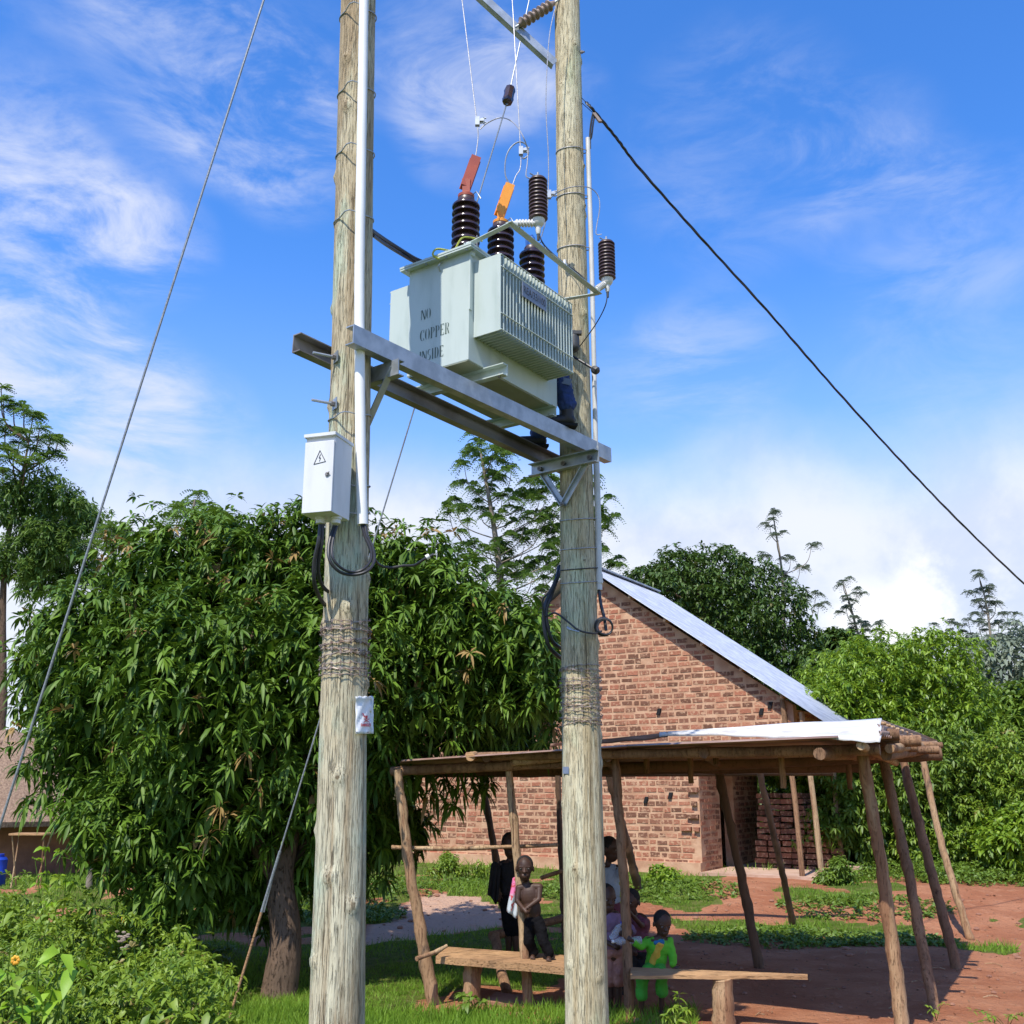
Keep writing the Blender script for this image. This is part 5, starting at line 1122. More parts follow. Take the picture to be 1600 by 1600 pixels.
def person(name, label, J, f, s=1.0, hf=None, garments=(), hair=True, curl=.8, feet=True, handdir=None):
    """J: neck chest pel head, sh/el/ha l r, hp/kn/an l r"""
    root = empty(name, (J['pel'].x, J['pel'].y, min(J['anl'].z, J['anr'].z) - .04), label, 'person', None)
    fv, rv, uv = basis(f); hf = Vector(hf or f); mb = MB()
    spine = (J['chest'] - J['pel']).normalized(); rt = spine.cross(fv).normalized() * -1; rt = rt if rt.dot(rv) > 0 else -rt; fr_ = spine.cross(rt) ; fr_ = fr_ if fr_.dot(fv) > 0 else -fr_
    Rt = rotm(rt, fr_, spine)
    mb.ell(J['chest'], (.104 * s, .068 * s, .115 * s), Rt, 18, 12); mb.ell(J['chest'].lerp(J['pel'], .5), (.088 * s, .068 * s, .13 * s), Rt, 18, 12); mb.ell(J['pel'], (.084 * s, .066 * s, .07 * s), Rt, 18, 12)
    mb.capsule(J['neck'], J['head'] - ZU * .03 * s, .031 * s, .030 * s, 10); mb.capsule(J['chest'], J['neck'], .055 * s, .033 * s, 10)
    for k in 'lr':
        sh_, el, ha = J['sh' + k], J['el' + k], J['ha' + k]; mb.capsule(J['neck'] - ZU * .03 * s, sh_, .036 * s, .036 * s, 10); mb.capsule(sh_, el, .034 * s, .026 * s, 10); mb.capsule(el, ha, .025 * s, .018 * s, 10)
        hd = (ha - el).normalized() if not handdir else Vector(handdir.get(k, (ha - el))).normalized(); hand(mb, ha, hd, s, curl)
        hp_, kn, an = J['hp' + k], J['kn' + k], J['an' + k]; mb.capsule(hp_, kn, .050 * s, .034 * s, 12); mb.capsule(kn, kn.lerp(an, .35), .033 * s, .034 * s, 10); mb.capsule(kn.lerp(an, .35), an, .034 * s, .019 * s, 10)
        if feet: foot(mb, an, fv, s)
    head_mesh(mb, J['head'], hf, s)
    body = build(mb, 'body', 'skin', root); remesh(body, .0052 * s)
    hfv, hr, hu_ = basis(hf); hc = J['head']; Rh = rotm(hr, hfv, hu_); S0 = s; s = s * HS
    for k in (-1, 1):
        e_ = build(MB().ell(hc + hfv * .0665 * s + hr * k * .027 * s + hu_ * .001 * s, (.0105 * s, .009 * s, .0052 * s), Rh, 10, 8), 'eye', 'eye', root)
        build(MB().ell(hc + hfv * .0745 * s + hr * k * .027 * s + hu_ * .001 * s, (.0062 * s, .0045 * s, .0054 * s), Rh, 8, 6), 'pupil', 'hair', e_)
    if hair:
        mh = MB().ell(hc + hu_ * .028 * s - hfv * .009 * s, (.069 * s, .078 * s, .075 * s), Rh, 20, 12); o_ = build(mh, 'hair', 'hair', root)
    s = S0
    for (gn, gm, segs) in garments:
        g = MB()
        for sg_ in segs:
            if sg_[0] == 'e': g.ell(sg_[1], sg_[2], Rt, 18, 12)
            else: g.capsule(sg_[0], sg_[1], sg_[2], sg_[3], 12)
        o_ = build(g, gn, gm, root); remesh(o_, .007)
        tx = bpy.data.textures.get('folds') or bpy.data.textures.new('folds', 'CLOUDS'); tx.noise_scale = .05
        dm = o_.modifiers.new('d', 'DISPLACE'); dm.texture = tx; dm.strength = .020 * s; dm.mid_level = .5
    return root
def JJ(**k): return {n_: at(*v_) for n_, v_ in k.items()}
def torso_g(J, s, g=.012): return [('e', J['chest'], ((.098 + g / s) * s, (.068 + g / s) * s, .105 * s)), ('e', J['chest'].lerp(J['pel'], .5), ((.086 + g / s) * s, (.070 + g / s) * s, .13 * s)), (J['neck'] - ZU * .03 * s, J['shl'], .036 * s, .036 * s), (J['neck'] - ZU * .03 * s, J['shr'], .036 * s, .036 * s)]
# 1 bare-chested child standing on the left bench in black trousers
Yb = 10.42
J = JJ(head=(820, 1357, Yb), neck=(823, 1380, Yb + .02), chest=(828, 1400, Yb + .02), pel=(834, 1440, Yb + .02), shl=(843, 1386, Yb), ell=(842, 1405, Yb - .05), hal=(823, 1419, Yb - .10),
       shr=(811, 1388, Yb + .02), elr=(808, 1408, Yb - .02), har=(818, 1420, Yb - .12), hpl=(842, 1444, Yb), knl=(850, 1472, Yb - .03), anl=(858, 1494, Yb - .02), hpr=(828, 1444, Yb + .02), knr=(826, 1470, Yb + .04), anr=(833, 1488, Yb + .10))
J['anl'].z = zs_ + .045; J['anr'].z = zs_ + .045
person('person', 'small bare chested child in black trousers standing barefoot on the left bench', J, (-.12, -1, 0), 1.0, (-.05, -1, .02),
       [('trousers', 'blacktr', [('e', J['pel'], (.094, .076, .07)), (J['hpl'], J['knl'], .062, .052), (J['knl'], J['anl'] + ZU * .02, .052, .050), (J['hpr'], J['knr'], .062, .052), (J['knr'], J['anr'] + ZU * .01, .052, .050)])], handdir={'l': (-.8, -.2, -.4), 'r': (.5, -.3, -.5)})
# 2 dark child further back
Yb = 12.1
J = JJ(head=(797, 1321, Yb), neck=(797, 1343, Yb), chest=(796, 1362, Yb), pel=(797, 1405, Yb), shl=(812, 1352, Yb), ell=(818, 1376, Yb), hal=(812, 1398, Yb - .1), shr=(783, 1351, Yb), elr=(773, 1375, Yb), har=(777, 1398, Yb - .05),
       hpl=(804, 1410, Yb), knl=(806, 1455, Yb - .03), anl=(806, 1498, Yb), hpr=(790, 1410, Yb), knr=(796, 1455, Yb + .02), anr=(794, 1500, Yb + .06))
person('person', 'child in dark clothes standing behind the left bench with face above the rail', J, (.1, -1, 0), 1.18, None,
       [('shorts', 'blacktr', [('e', J['pel'], (.11, .09, .09)), (J['hpl'], J['knl'], .07, .06), (J['hpr'], J['knr'], .07, .06)]), ('top', 'rag', torso_g(J, 1.18))])
# 3 child in pale blue shirt behind the farther pole
Yb = 12.4
J = JJ(head=(953, 1327, Yb), neck=(950, 1350, Yb), chest=(953, 1370, Yb), pel=(955, 1412, Yb), shl=(966, 1357, Yb), ell=(978, 1368, Yb - .1), hal=(976, 1348, Yb - .25), shr=(934, 1357, Yb), elr=(930, 1385, Yb), har=(934, 1405, Yb),
       hpl=(962, 1416, Yb), knl=(965, 1462, Yb), anl=(965, 1505, Yb), hpr=(947, 1416, Yb), knr=(948, 1462, Yb), anr=(948, 1505, Yb))
person('person', 'taller child in a pale blue shirt half hidden behind the farther pole, looking right', J, (.5, -.8, 0), 1.2, (.85, -.5, -.05),
       [('shirt', 'ltblue', torso_g(J, 1.2, .016) + [('e', J['pel'] + ZU * .04, (.115, .092, .08)), (J['shl'], J['shl'].lerp(J['ell'], .6), .042, .046), (J['shr'], J['shr'].lerp(J['elr'], .6), .042, .046)]),
        ('shorts', 'maroon', [('e', J['pel'], (.105, .085, .07)), (J['hpl'], J['knl'], .068, .06), (J['hpr'], J['knr'], .068, .06)])])
# 4 child in mauve shirt and salmon shorts in front
Yb = 10.35
J = JJ(head=(947, 1404, Yb), neck=(950, 1428, Yb), chest=(957, 1444, Yb), pel=(958, 1490, Yb), shl=(974, 1437, Yb), ell=(988, 1455, Yb - .12), hal=(977, 1458, Yb - .24), shr=(940, 1438, Yb), elr=(940, 1468, Yb - .05), har=(957, 1477, Yb - .15),
       hpl=(965, 1496, Yb), knl=(966, 1540, Yb - .02), anl=(966, 1582, Yb), hpr=(950, 1496, Yb), knr=(953, 1540, Yb), anr=(953, 1584, Yb + .02))
person('person', 'child in mauve shirt and salmon shorts beside the farther pole holding a bottle', J, (.35, -1, 0), 1.12, (.45, -1, -.1),
       [('shirt', 'mauve', torso_g(J, 1.12, .014) + [(J['shl'], J['ell'], .040, .040), (J['shr'], J['shr'].lerp(J['elr'], .6), .04, .042)]),
        ('shorts', 'salmon', [('e', J['pel'] + ZU * .01, (.105, .085, .075)), (J['hpl'], J['hpl'].lerp(J['knl'], .8), .064, .066), (J['hpr'], J['hpr'].lerp(J['knr'], .8), .064, .066)])])
# 5 child in maroon behind
Yb = 11.0
J = JJ(head=(986, 1409, Yb), neck=(993, 1430, Yb + .03), chest=(999, 1446, Yb + .03), pel=(998, 1488, Yb), shl=(1010, 1441, Yb), ell=(1002, 1446, Yb - .2), hal=(982, 1424, Yb - .42), shr=(986, 1440, Yb), elr=(984, 1464, Yb), har=(990, 1482, Yb - .1),
       hpl=(1003, 1493, Yb), knl=(1002, 1530, Yb), anl=(1002, 1556, Yb), hpr=(990, 1493, Yb), knr=(982, 1530, Yb), anr=(978, 1556, Yb))
person('person', 'child in a maroon top gripping the post, left of the child in green', J, (-.5, -1, 0), 1.05, (-.7, -1, -.1),
       [('shirt', 'maroon', torso_g(J, 1.05, .013) + [(J['shl'], J['shl'].lerp(J['ell'], .7), .038, .04), ('e', J['pel'] + ZU * .03, (.10, .08, .08))]),
        ('trousers', 'rag', [('e', J['pel'], (.098, .08, .07)), (J['hpl'], J['knl'], .06, .052), (J['hpr'], J['knr'], .06, .052), (J['knl'], J['anl'], .05, .045), (J['knr'], J['anr'], .05, .045)])])
# 6 seated child in green
Yb = 10.15; s = .98
J = JJ(head=(1035, 1443, Yb - .02), neck=(1030, 1464, Yb), chest=(1028, 1480, Yb), pel=(1024, 1512, Yb + .06), shl=(1046, 1470, Yb), ell=(1051, 1494, Yb - .02), hal=(1052, 1512, Yb - .02), shr=(1012, 1470, Yb), elr=(1001, 1478, Yb - .06), har=(988, 1470, Yb - .14),
       hpl=(1031, 1514, Yb - .02), knl=(1034, 1527, Yb - .28), anl=(1034, 1580, Yb - .25), hpr=(1014, 1514, Yb - .02), knr=(1003, 1531, Yb - .26), anr=(1002, 1588, Yb - .22))
person('person', 'seated child in bright green top and shorts with a yellow front panel', J, (.1, -1, 0), s, (.28, -1, -.28),
       [('top', 'green', torso_g(J, s, .014) + [('e', J['pel'] + ZU * .03, (.098, .08, .07)), (J['shl'], J['ell'], .038, .038), (J['ell'], J['hal'] + ZU * .03, .038, .034), (J['shr'], J['elr'], .038, .038), (J['elr'], J['har'].lerp(J['elr'], .3), .036, .036)]),
        ('shorts', 'green2', [('e', J['pel'], (.10, .085, .06)), (J['hpl'], J['knl'], .058, .056), (J['hpr'], J['knr'], .058, .056), (J['knl'], J['knl'].lerp(J['anl'], .42), .052, .056), (J['knr'], J['knr'].lerp(J['anr'], .42), .052, .056)]),
        ('yellow_panel', 'yellow', [(J['chest'] + Vector((-.0, -.072, .035)), J['pel'] + Vector((-.035, -.075, .06)), .030, .034), (J['chest'] + Vector((.02, -.068, .035)), J['pel'] + Vector((.0, -.072, .06)), .026, .03)]),
        ('collar', 'collar', [(J['chest'] + Vector((-.03, -.075, .05)), J['chest'] + Vector((.035, -.075, .055)), .020, .020)])], handdir={'l': (.9, -.4, -.1)})
# lineman standing on the beams behind the transformer
def on_line(px, p0, p1, dz):
    best = min((abs(800 + 1600 * q.x / (q.y * CC + (q.z - CZ) * SS) - px), i, q) for i, q in enumerate([p0.lerp(p1, k / 400) for k in range(401)])); v_ = best[2].copy(); v_.z += dz; return v_
fR = on_line(889, A0, A1, .0725 + .10) - PN * .02; fL = on_line(838, B0, B1, .065 + .10) + PN * .03
kR = fR + Vector((-.06, .04, .37)); kL = fL + Vector((.10, .10, .40)); pel = at(838, 560, 8.62)
J = dict(head=pel + Vector((-.22, -.05, .50)), neck=pel + Vector((-.14, -.02, .40)), chest=pel + Vector((-.08, 0, .26)), pel=pel, anl=fL, knl=kL, hpl=pel + Vector((-.09, 0, 0)), anr=fR, knr=kR, hpr=pel + Vector((.09, 0, 0)),
         shl=pel + Vector((-.28, .0, .36)), ell=pel + Vector((-.40, -.05, .20)), hal=pel + Vector((-.45, -.2, .28)), shr=pel + Vector((.02, 0, .36)), elr=pel + Vector((.02, -.16, .18)), har=pel + Vector((-.05, -.30, .30)))
pm = person('person', 'electrician in navy work trousers and black boots standing on the steel beams behind the transformer', J, (-.7, -.6, 0), 1.35, (-.6, -.7, -.3),
       [('trousers', 'navy', [('e', pel, (.17, .14, .12)), (J['hpl'], kL, .10, .088), (kL, fL + ZU * .03, .088, .078), (J['hpr'], kR, .105, .092), (kR, fR + ZU * .10, .092, .078)]),
        ('shirt', 'navy', [('e', J['chest'], (.17, .13, .17)), (J['chest'], pel, .15, .14), (J['shl'], J['ell'], .06, .055), (J['shr'], J['elr'], .06, .055)])], feet=False)
for an in (fL, fR):
    tf = Vector((-.92, -.15, 0)).normalized()
    bo = build(MB().capsule(an + ZU * .13, an - ZU * .02, .062, .056, 12).capsule(an - ZU * .035 - tf * .02, an + tf * .17 - ZU * .048, .052, .044, 12), 'boot', 'boot', pm); remesh(bo, .009)
    build(MB().box(an + tf * .07 - ZU * .085, (.30, .10, .022), tf, tf.cross(ZU), ZU), 'boot_sole', 'rag', bo)
cf_ = kR.lerp(fR, .22) + Vector((.03, -.09, .0)); build(MB().box(cf_, (.11, .006, .055), Vector((.93, -.2, -.3)).normalized(), Vector((.2, .98, 0)), Vector((.3, 0, .95))), 'reflective_patch', 'plate', pm, smooth_=False)
tb = at(897, 532, 8.15)
tag(build(MB().capsule(tb + ZU * .05, tb - ZU * .06, .045, .05, 10).box(tb + Vector((.015, -.02, .06)), (.10, .05, .03)), 'tool_bag', 'dark'), 'dark tool bag hanging at the right end of the transformer', 'bag')
h0 = at(894, 556, 8.1); h1 = at(930, 578, 8.0); hm = empty('hammer', h1, 'long handled black tool sticking out right behind the transformer', 'tool')
build(MB().capsule(h0, h1, .010, .012, 8), 'handle', 'black', hm); build(MB().lathe(h1 - (h1 - h0).normalized() * .0, (h1 - h0), [(.024, -.03), (.034, -.015), (.036, .02), (.022, .035)], 8), 'head', 'dark', hm)
# bottle, cloths
bt = empty('plastic_bottle', at(982, 1470, 10.02), 'clear plastic bottle held sideways in front of the thin post', 'bottle')
pb0 = at(1002, 1469, 10.05); pb1 = at(962, 1471, 10.0); ax_ = (pb1 - pb0).normalized()
pr = [(.005, 0), (.034, .003)]; 
for k in range(7): pr += [(.036, .02 + k * .026), (.033, .030 + k * .026)]
pr += [(.036, .205), (.030, .225), (.014, .25), (.013, .265)]
build(MB().lathe(pb0, ax_, pr, 18), 'body', 'clear', bt); build(MB().lathe(pb0 + ax_ * .262, ax_, [(.015, 0), (.016, .003), (.016, .018), (.013, .02)], 14), 'cap', 'white', bt)
b2t = at(955, 1468, 10.1); bt2 = empty('plastic_bottle', b2t, 'crumpled clear bottle with a blue cap held against the mauve shirt', 'bottle'); d2 = (at(968, 1448, 10.08) - b2t).normalized()
build(MB().lathe(b2t, d2, [(.01, 0), (.034, .01), (.030, .04), (.036, .07), (.031, .10), (.034, .13), (.014, .16), (.013, .175)], 14), 'body', 'clear', bt2); build(MB().lathe(b2t + d2 * .172, d2, [(.016, 0), (.016, .02)], 12), 'cap', 'cyanlabel', bt2)
def cloth(outline_top, outline_bot, Yv, mt, name, label, seed=0):
    T_ = smoothpath([at(x, y, Yv) for x, y in outline_top], 5); B_ = smoothpath([at(x, y, Yv - .03) for x, y in outline_bot], 5); vs = []; fs = []; m_ = 12
    for i, (a, b_) in enumerate(zip(T_, B_)):
        for j in range(m_ + 1): f_ = j / m_; vs.append(a.lerp(b_, f_) + Vector((0, .022 * math.sin(i * 1.1 + f_ * 2 + seed) * (f_ + .2), 0)))
    for i in range(len(T_) - 1):
        for j in range(m_): q = i * (m_ + 1) + j; fs.append((q, q + m_ + 1, q + m_ + 2, q + 1))
    o_ = build(MB().add(vs, fs), name, mt, None, angle=80); o_.modifiers.new('s', 'SOLIDIFY').thickness = .006; return tag(o_, label, 'cloth')
cloth([(801, 1372), (808, 1369), (815, 1368), (820, 1374)], [(792, 1424), (800, 1430), (808, 1434), (817, 1416)], 10.62, 'pink', 'patterned_cloth', 'pink and pale blue patterned cloth hanging between the post and the child on the bench')
cloth([(768, 1350), (772, 1346), (777, 1348), (782, 1356)], [(762, 1398), (769, 1404), (775, 1414), (779, 1398)], 12.0, 'rag', 'black_cloth', 'ragged black cloth hanging from the dark slanting post at the back', 2)

# ---------------- trees and plants ----------------
def blobs_px(lst, Y0, back=None):
    out = []
    for b_ in lst:
        x_, y_, r_ = b_[:3]; Yv = Y0 + (b_[3] if len(b_) > 3 else 0); c = at(x_, y_, Yv); out.append((npa(c), r_ * (Yv / (CC)) / 1600))
        if back: out.append((npa(c) + np.array([rng.uniform(-.3, .3), back * rng.uniform(.8, 1.2), rng.uniform(-.3, .1)]), out[-1][1]))
    return out
def sample(blobs, n, inward=.22, squash=.9, inner=.10, lump=.22, ground=None):
    r_ = np.array([b_[1] for b_ in blobs]); w = r_ ** 2 / np.sum(r_ ** 2); k = rng.choice(len(blobs), n, p=w); d = sphere_pts(n)
    C = np.array([b_[0] for b_ in blobs])[k]; rad = r_[k]
    nz_ = np.array([mnoise.noise(Vector((a[0] * 2.3 + kk * 3.1, a[1] * 2.3, a[2] * 2.3))) for a, kk in zip(d, k)])
    P = C + d * (rad * (1 + lump * nz_ * 2) * (1 - inward * rng.random(n) ** 1.5))[:, None] * np.array([1, 1, squash])
    keep = np.ones(n, bool)
    for i, (c, q) in enumerate(blobs):
        dist = np.linalg.norm((P - c) / np.array([1, 1, squash]), axis=1) / q; keep &= (dist > .78) | (k == i) | (rng.random(n) < inner)
    if ground is not None: keep &= P[:, 2] > ground + .05
    return P[keep], d[keep]
def trunk_limbs(base, r0, top, targets, mt, root, seed=0, name='trunk', bow=.035):
    rr = random.Random(seed); base = Vector(base); top = Vector(top); path = [base, base.lerp(top, .35) + Vector((rr.uniform(-bow, bow), rr.uniform(-bow, bow), 0)), base.lerp(top, .7) + Vector((rr.uniform(-bow, bow), 0, 0)), top]
    p_ = smoothpath(path, 5); m_ = len(p_); mb = MB().tube(p_, [r0 * (1.25 if i == 0 else 1) * (1 - .45 * i / m_) for i in range(m_)], 10, True, .14, seed)
    tk = build(mb, name, mt, root, angle=80); lm = MB()
    for t_ in targets:
        t_ = Vector(t_); s_ = p_[rr.randint(m_ // 2, m_ - 1)]; md = s_.lerp(t_, .5) + Vector((rr.uniform(-.1, .1), rr.uniform(-.1, .1), rr.uniform(.0, .15))) * (t_ - s_).length * .5
        q = smoothpath([s_, md, t_], 4); lm.tube(q, [r0 * .42 * (1 - .85 * i / (len(q) - 1)) for i in range(len(q))], 6)
    if targets: build(lm, 'limbs', mt, root, angle=80)
    return tk
# mango tree
MBL = [(150, 985, 110), (255, 905, 105, .3), (385, 885, 95, .3), (330, 830, 45, .6), (480, 850, 70, .3), (530, 900, 110, .4), (650, 890, 75, .2), (720, 960, 85, .0), (800, 1005, 80, .0), (835, 1080, 50, -.1), (760, 1090, 80, .3), (650, 1050, 120, .2), (480, 1040, 150, -.5), (300, 1050, 150, -.6), (150, 1140, 95, .2),
       (330, 1230, 130, -.5), (210, 1300, 90, -.5), (450, 1225, 110, -.3), (545, 1240, 65, .3), (275, 1375, 62, -.6), (165, 1250, 62, .1), (625, 1160, 50, .3), (420, 1340, 72, .1), (505, 1335, 60, .1), (375, 1395, 45, .0), (565, 1305, 50, .3), (75, 1045, 62, .6), (345, 1340, 55, -.3)]
mg = empty('mango_tree', atz(436, 1555, 0), 'large dense mango tree with long drooping leaves behind the nearer pole', 'tree')
mbl = blobs_px(MBL, 11.6, 1.4)
P, d = sample(mbl, 14000, .38, .95, .12, .36)
AX = d * .8 + np.array([0, 0, .35]) + rng.normal(0, .25, d.shape)
LV = Leaves(); LV.rosettes(P, AX, 10, .155, .034, .45, (-.35, .8), .78, .12)
P2, d2_ = sample([(c, r_ * .66) for c, r_ in mbl], 4200, .5, .95, 1.0, .2); LV.rosettes(P2, d2_, 6, .24, .09, .5, (-.5, .8), .3)
# hanging sprays seen against the brick wall and at the foot of the crown
sp_ = []
for (x_, y_, Yv) in [(640, 1170, 11.6), (660, 1195, 11.7), (690, 1215, 11.8), (715, 1235, 11.9), (735, 1220, 11.9), (675, 1240, 11.7), (705, 1255, 11.8), (628, 1215, 11.5), (600, 1195, 11.4), (610, 1150, 11.2), (595, 1170, 11.2), (650, 1235, 11.8), (665, 1210, 11.7), (725, 1205, 11.8), (585, 1225, 11.3), (752, 1232, 11.9), (250, 1435, 11.0), (300, 1425, 11.0), (215, 1420, 10.9), (330, 1410, 11), (280, 1405, 11), (500, 1330, 11.2), (485, 1290, 11.0), (470, 1350, 11.1), (600, 1330, 11.6), (590, 1290, 11.6), (605, 1370, 11.6), (870, 1100, 11.6), (865, 1140, 11.7), (850, 1160, 11.6), (873, 1060, 11.6), (862, 1020, 11.6), (95, 1185, 11.6), (75, 1215, 11.7), (90, 1250, 11.6), (60, 1240, 11.7), (105, 1275, 11.6), (45, 1195, 11.8), (70, 1170, 11.7), (110, 1220, 11.5), (40, 1255, 11.8)]:
    for q in range(3): sp_.append(npa(at(x_ + random.uniform(-10, 10), y_ + random.uniform(-8, 8), Yv + random.uniform(-.2, .2))))
sp_ = np.array(sp_); LV.rosettes(sp_, np.tile([0, -.2, .3], (len(sp_), 1)), 9, .19, .042, .8, (-.6, .5), .4)
# twigs with leaves rising out of the crown top
tw_ = []
for (x_, y_) in [(405, 800), (470, 790), (455, 800), (500, 805), (350, 800), (300, 815), (620, 815), (680, 815), (590, 800), (440, 790), (260, 830), (560, 830), (540, 825)]: tw_.append(npa(at(x_, y_, 11.9)))
tw_ = np.array(tw_); LV.rosettes(np.concatenate([tw_, tw_ - [0, 0, .12]]), np.tile([0, 0, 1.0], (len(tw_) * 2, 1)), 9, .19, .036, .5, (-.3, .9), .4)
LV.build('crown', 'mango', mg)
bs = atz(436, 1555, 0); trunk_limbs(bs - ZU * .1, .19, bs + Vector((-.05, .15, 1.6)), [Vector(c) * .8 + (bs + Vector((0, .3, 2.2))) * .2 for c, r_ in mbl[::3] if c[0] < -1.4], 'bark', mg, 2)
# generic leafy trees and bushes
def bushy(name, label, cat, blobs, n, per, L_, W_, droop, mt, base=None, r0=.1, group=None, spread=(-.4, .9), inner=.1, lump=.25, limbs=6, up=.4, barkm='bark', loc=None, inward=.35):
    cs = np.array([b_[0] for b_ in blobs]); g0 = loc or Vector((float(cs[:, 0].mean()), float(cs[:, 1].mean()), float(gz(cs[:, 0].mean(), cs[:, 1].mean()))))
    root = empty(name, g0, label, cat, group); P, d = sample(blobs, n, inward, .9, inner, lump, g0.z - .1); L = Leaves()
    L.rosettes(P, d + np.array([0, 0, up]) + rng.normal(0, .25, d.shape), per, L_, W_, droop, spread, .5); L.build('crown' if base is not False else 'leaves', mt, root)
    if base is not False:
        tp = Vector(cs.mean(0)); tg = [Vector(c) for c, r_ in blobs]; random.shuffle(tg); trunk_limbs(g0 - ZU * .1, r0, tp, tg[:limbs], barkm, root, len(label))
    return root
far = 'trees beyond the brick house'
bushy('round_tree', 'large dome shaped dense green tree directly behind the metal roof', 'tree', blobs_px([(1060, 935, 75), (1120, 905, 55), (1060, 895, 40), (1150, 920, 60), (1200, 960, 65), (1120, 985, 90), (1230, 1020, 55), (1200, 1060, 80), (1020, 950, 45), (1255, 1050, 40), (1000, 905, 22), (1080, 880, 25), (1130, 880, 25), (1270, 1090, 40)], 31, 3), 19000, 6, .18, .065, .4, 'dome', r0=.3, group=far)
bushy('leafy_tree', 'bright green broad leafy tree right of the brick house, tallest of the bright ones', 'tree', blobs_px([(1350, 1060, 55), (1400, 1045, 50), (1440, 1035, 45), (1485, 1035, 45), (1475, 1010, 30), (1425, 1020, 22), (1345, 1030, 30), (1320, 1080, 40), (1400, 1100, 70), (1480, 1090, 60), (1520, 1120, 45), (1440, 1140, 60)], 22.5, 2), 10500, 8, .135, .046, .4, 'bright', r0=.12, group=far, lump=.62, inward=.5)
bushy('leafy_tree', 'bright green leafy tree behind the shelter roof corner, lower and left of the tallest', 'tree', blobs_px([(1300, 1130, 45), (1350, 1130, 50), (1330, 1090, 35), (1290, 1100, 30), (1270, 1180, 50), (1310, 1220, 60)], 22.0, 1.5), 5500, 8, .13, .045, .4, 'bright', r0=.1, group=far, lump=.55, inward=.5)
bushy('shrub', 'large green shrub behind the four right hand shelter posts', 'shrub', blobs_px([(1400, 1200, 60), (1460, 1190, 60), (1500, 1220, 55), (1380, 1260, 60), (1330, 1250, 50), (1440, 1270, 60), (1500, 1290, 50), (1300, 1290, 40), (1350, 1310, 35)], 21, 1.5), 9000, 8, .125, .045, .45, 'bushy', r0=.06, group='shrubs right of the house', lump=.6, inward=.5)
bushy('shrub', 'yellowish green shrub at the right edge above the bare red ground', 'shrub', blobs_px([(1560, 1240, 55), (1600, 1200, 50), (1540, 1290, 45), (1620, 1270, 50), (1480, 1320, 30), (1420, 1330, 26), (1540, 1180, 35), (1520, 1335, 25), (1460, 1345, 22)], 20.5, 1.2), 5200, 8, .115, .042, .4, 'weed', r0=.05, group='shrubs right of the house', lump=.6, inward=.5)
bushy('shrub', 'dark glossy green shrub at the far right edge beside the yellowish one', 'shrub', blobs_px([(1580, 1320, 36), (1605, 1290, 34), (1600, 1345, 28)], 19.3, .7), 1600, 8, .14, .06, .4, 'bright', r0=.04, group='shrubs right of the house')
bushy('shrub', 'dark shaded shrub seen behind the verandah posts', 'shrub', blobs_px([(1230, 1230, 45), (1280, 1240, 50), (1320, 1200, 50), (1230, 1290, 40), (1290, 1300, 40), (1200, 1240, 30)], 27.5, 1.0), 3000, 7, .22, .09, .4, 'dome', r0=.06, group='shrubs right of the house')
bushy('shrub', 'small weed shrub at the right end of the verandah floor', 'shrub', blobs_px([(1312, 1352, 14), (1300, 1372, 12), (1320, 1375, 14)], 18.6, .3), 420, 7, .10, .04, .4, 'bushy', r0=.02, group='shrubs right of the house')
bushy('shrub', 'bright small bush against the foot of the brick gable wall', 'shrub', blobs_px([(1048, 1375, 17), (1058, 1390, 16), (1035, 1392, 14)], 18.4, .3), 520, 7, .09, .04, .4, 'bright', r0=.02, group='small bushes at the foot of the wall')
bushy('shrub', 'low pale bush at the foot of the wall left of the bench rail', 'shrub', blobs_px([(700, 1350, 12), (722, 1362, 9), (680, 1362, 9), (750, 1355, 8)], 19.0, .3), 340, 6, .08, .03, .4, 'weed', r0=.02, group='small bushes at the foot of the wall')
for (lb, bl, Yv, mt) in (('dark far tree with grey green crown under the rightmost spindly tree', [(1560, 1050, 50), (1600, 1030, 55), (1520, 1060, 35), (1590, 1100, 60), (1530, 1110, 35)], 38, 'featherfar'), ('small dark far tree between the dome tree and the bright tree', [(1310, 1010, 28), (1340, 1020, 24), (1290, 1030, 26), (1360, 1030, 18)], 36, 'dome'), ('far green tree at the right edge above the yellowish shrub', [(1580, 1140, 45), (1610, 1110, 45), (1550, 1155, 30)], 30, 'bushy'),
                         ('far dark tree seen left of the brick wall behind the mango crown', [(600, 1230, 50), (560, 1260, 40), (630, 1200, 40), (590, 1180, 50)], 30, 'dome')):
    bushy('far_tree', lb, 'tree', blobs_px(bl, Yv, 2), 2600, 6, .30, .12, .4, mt, r0=.2, group=far)
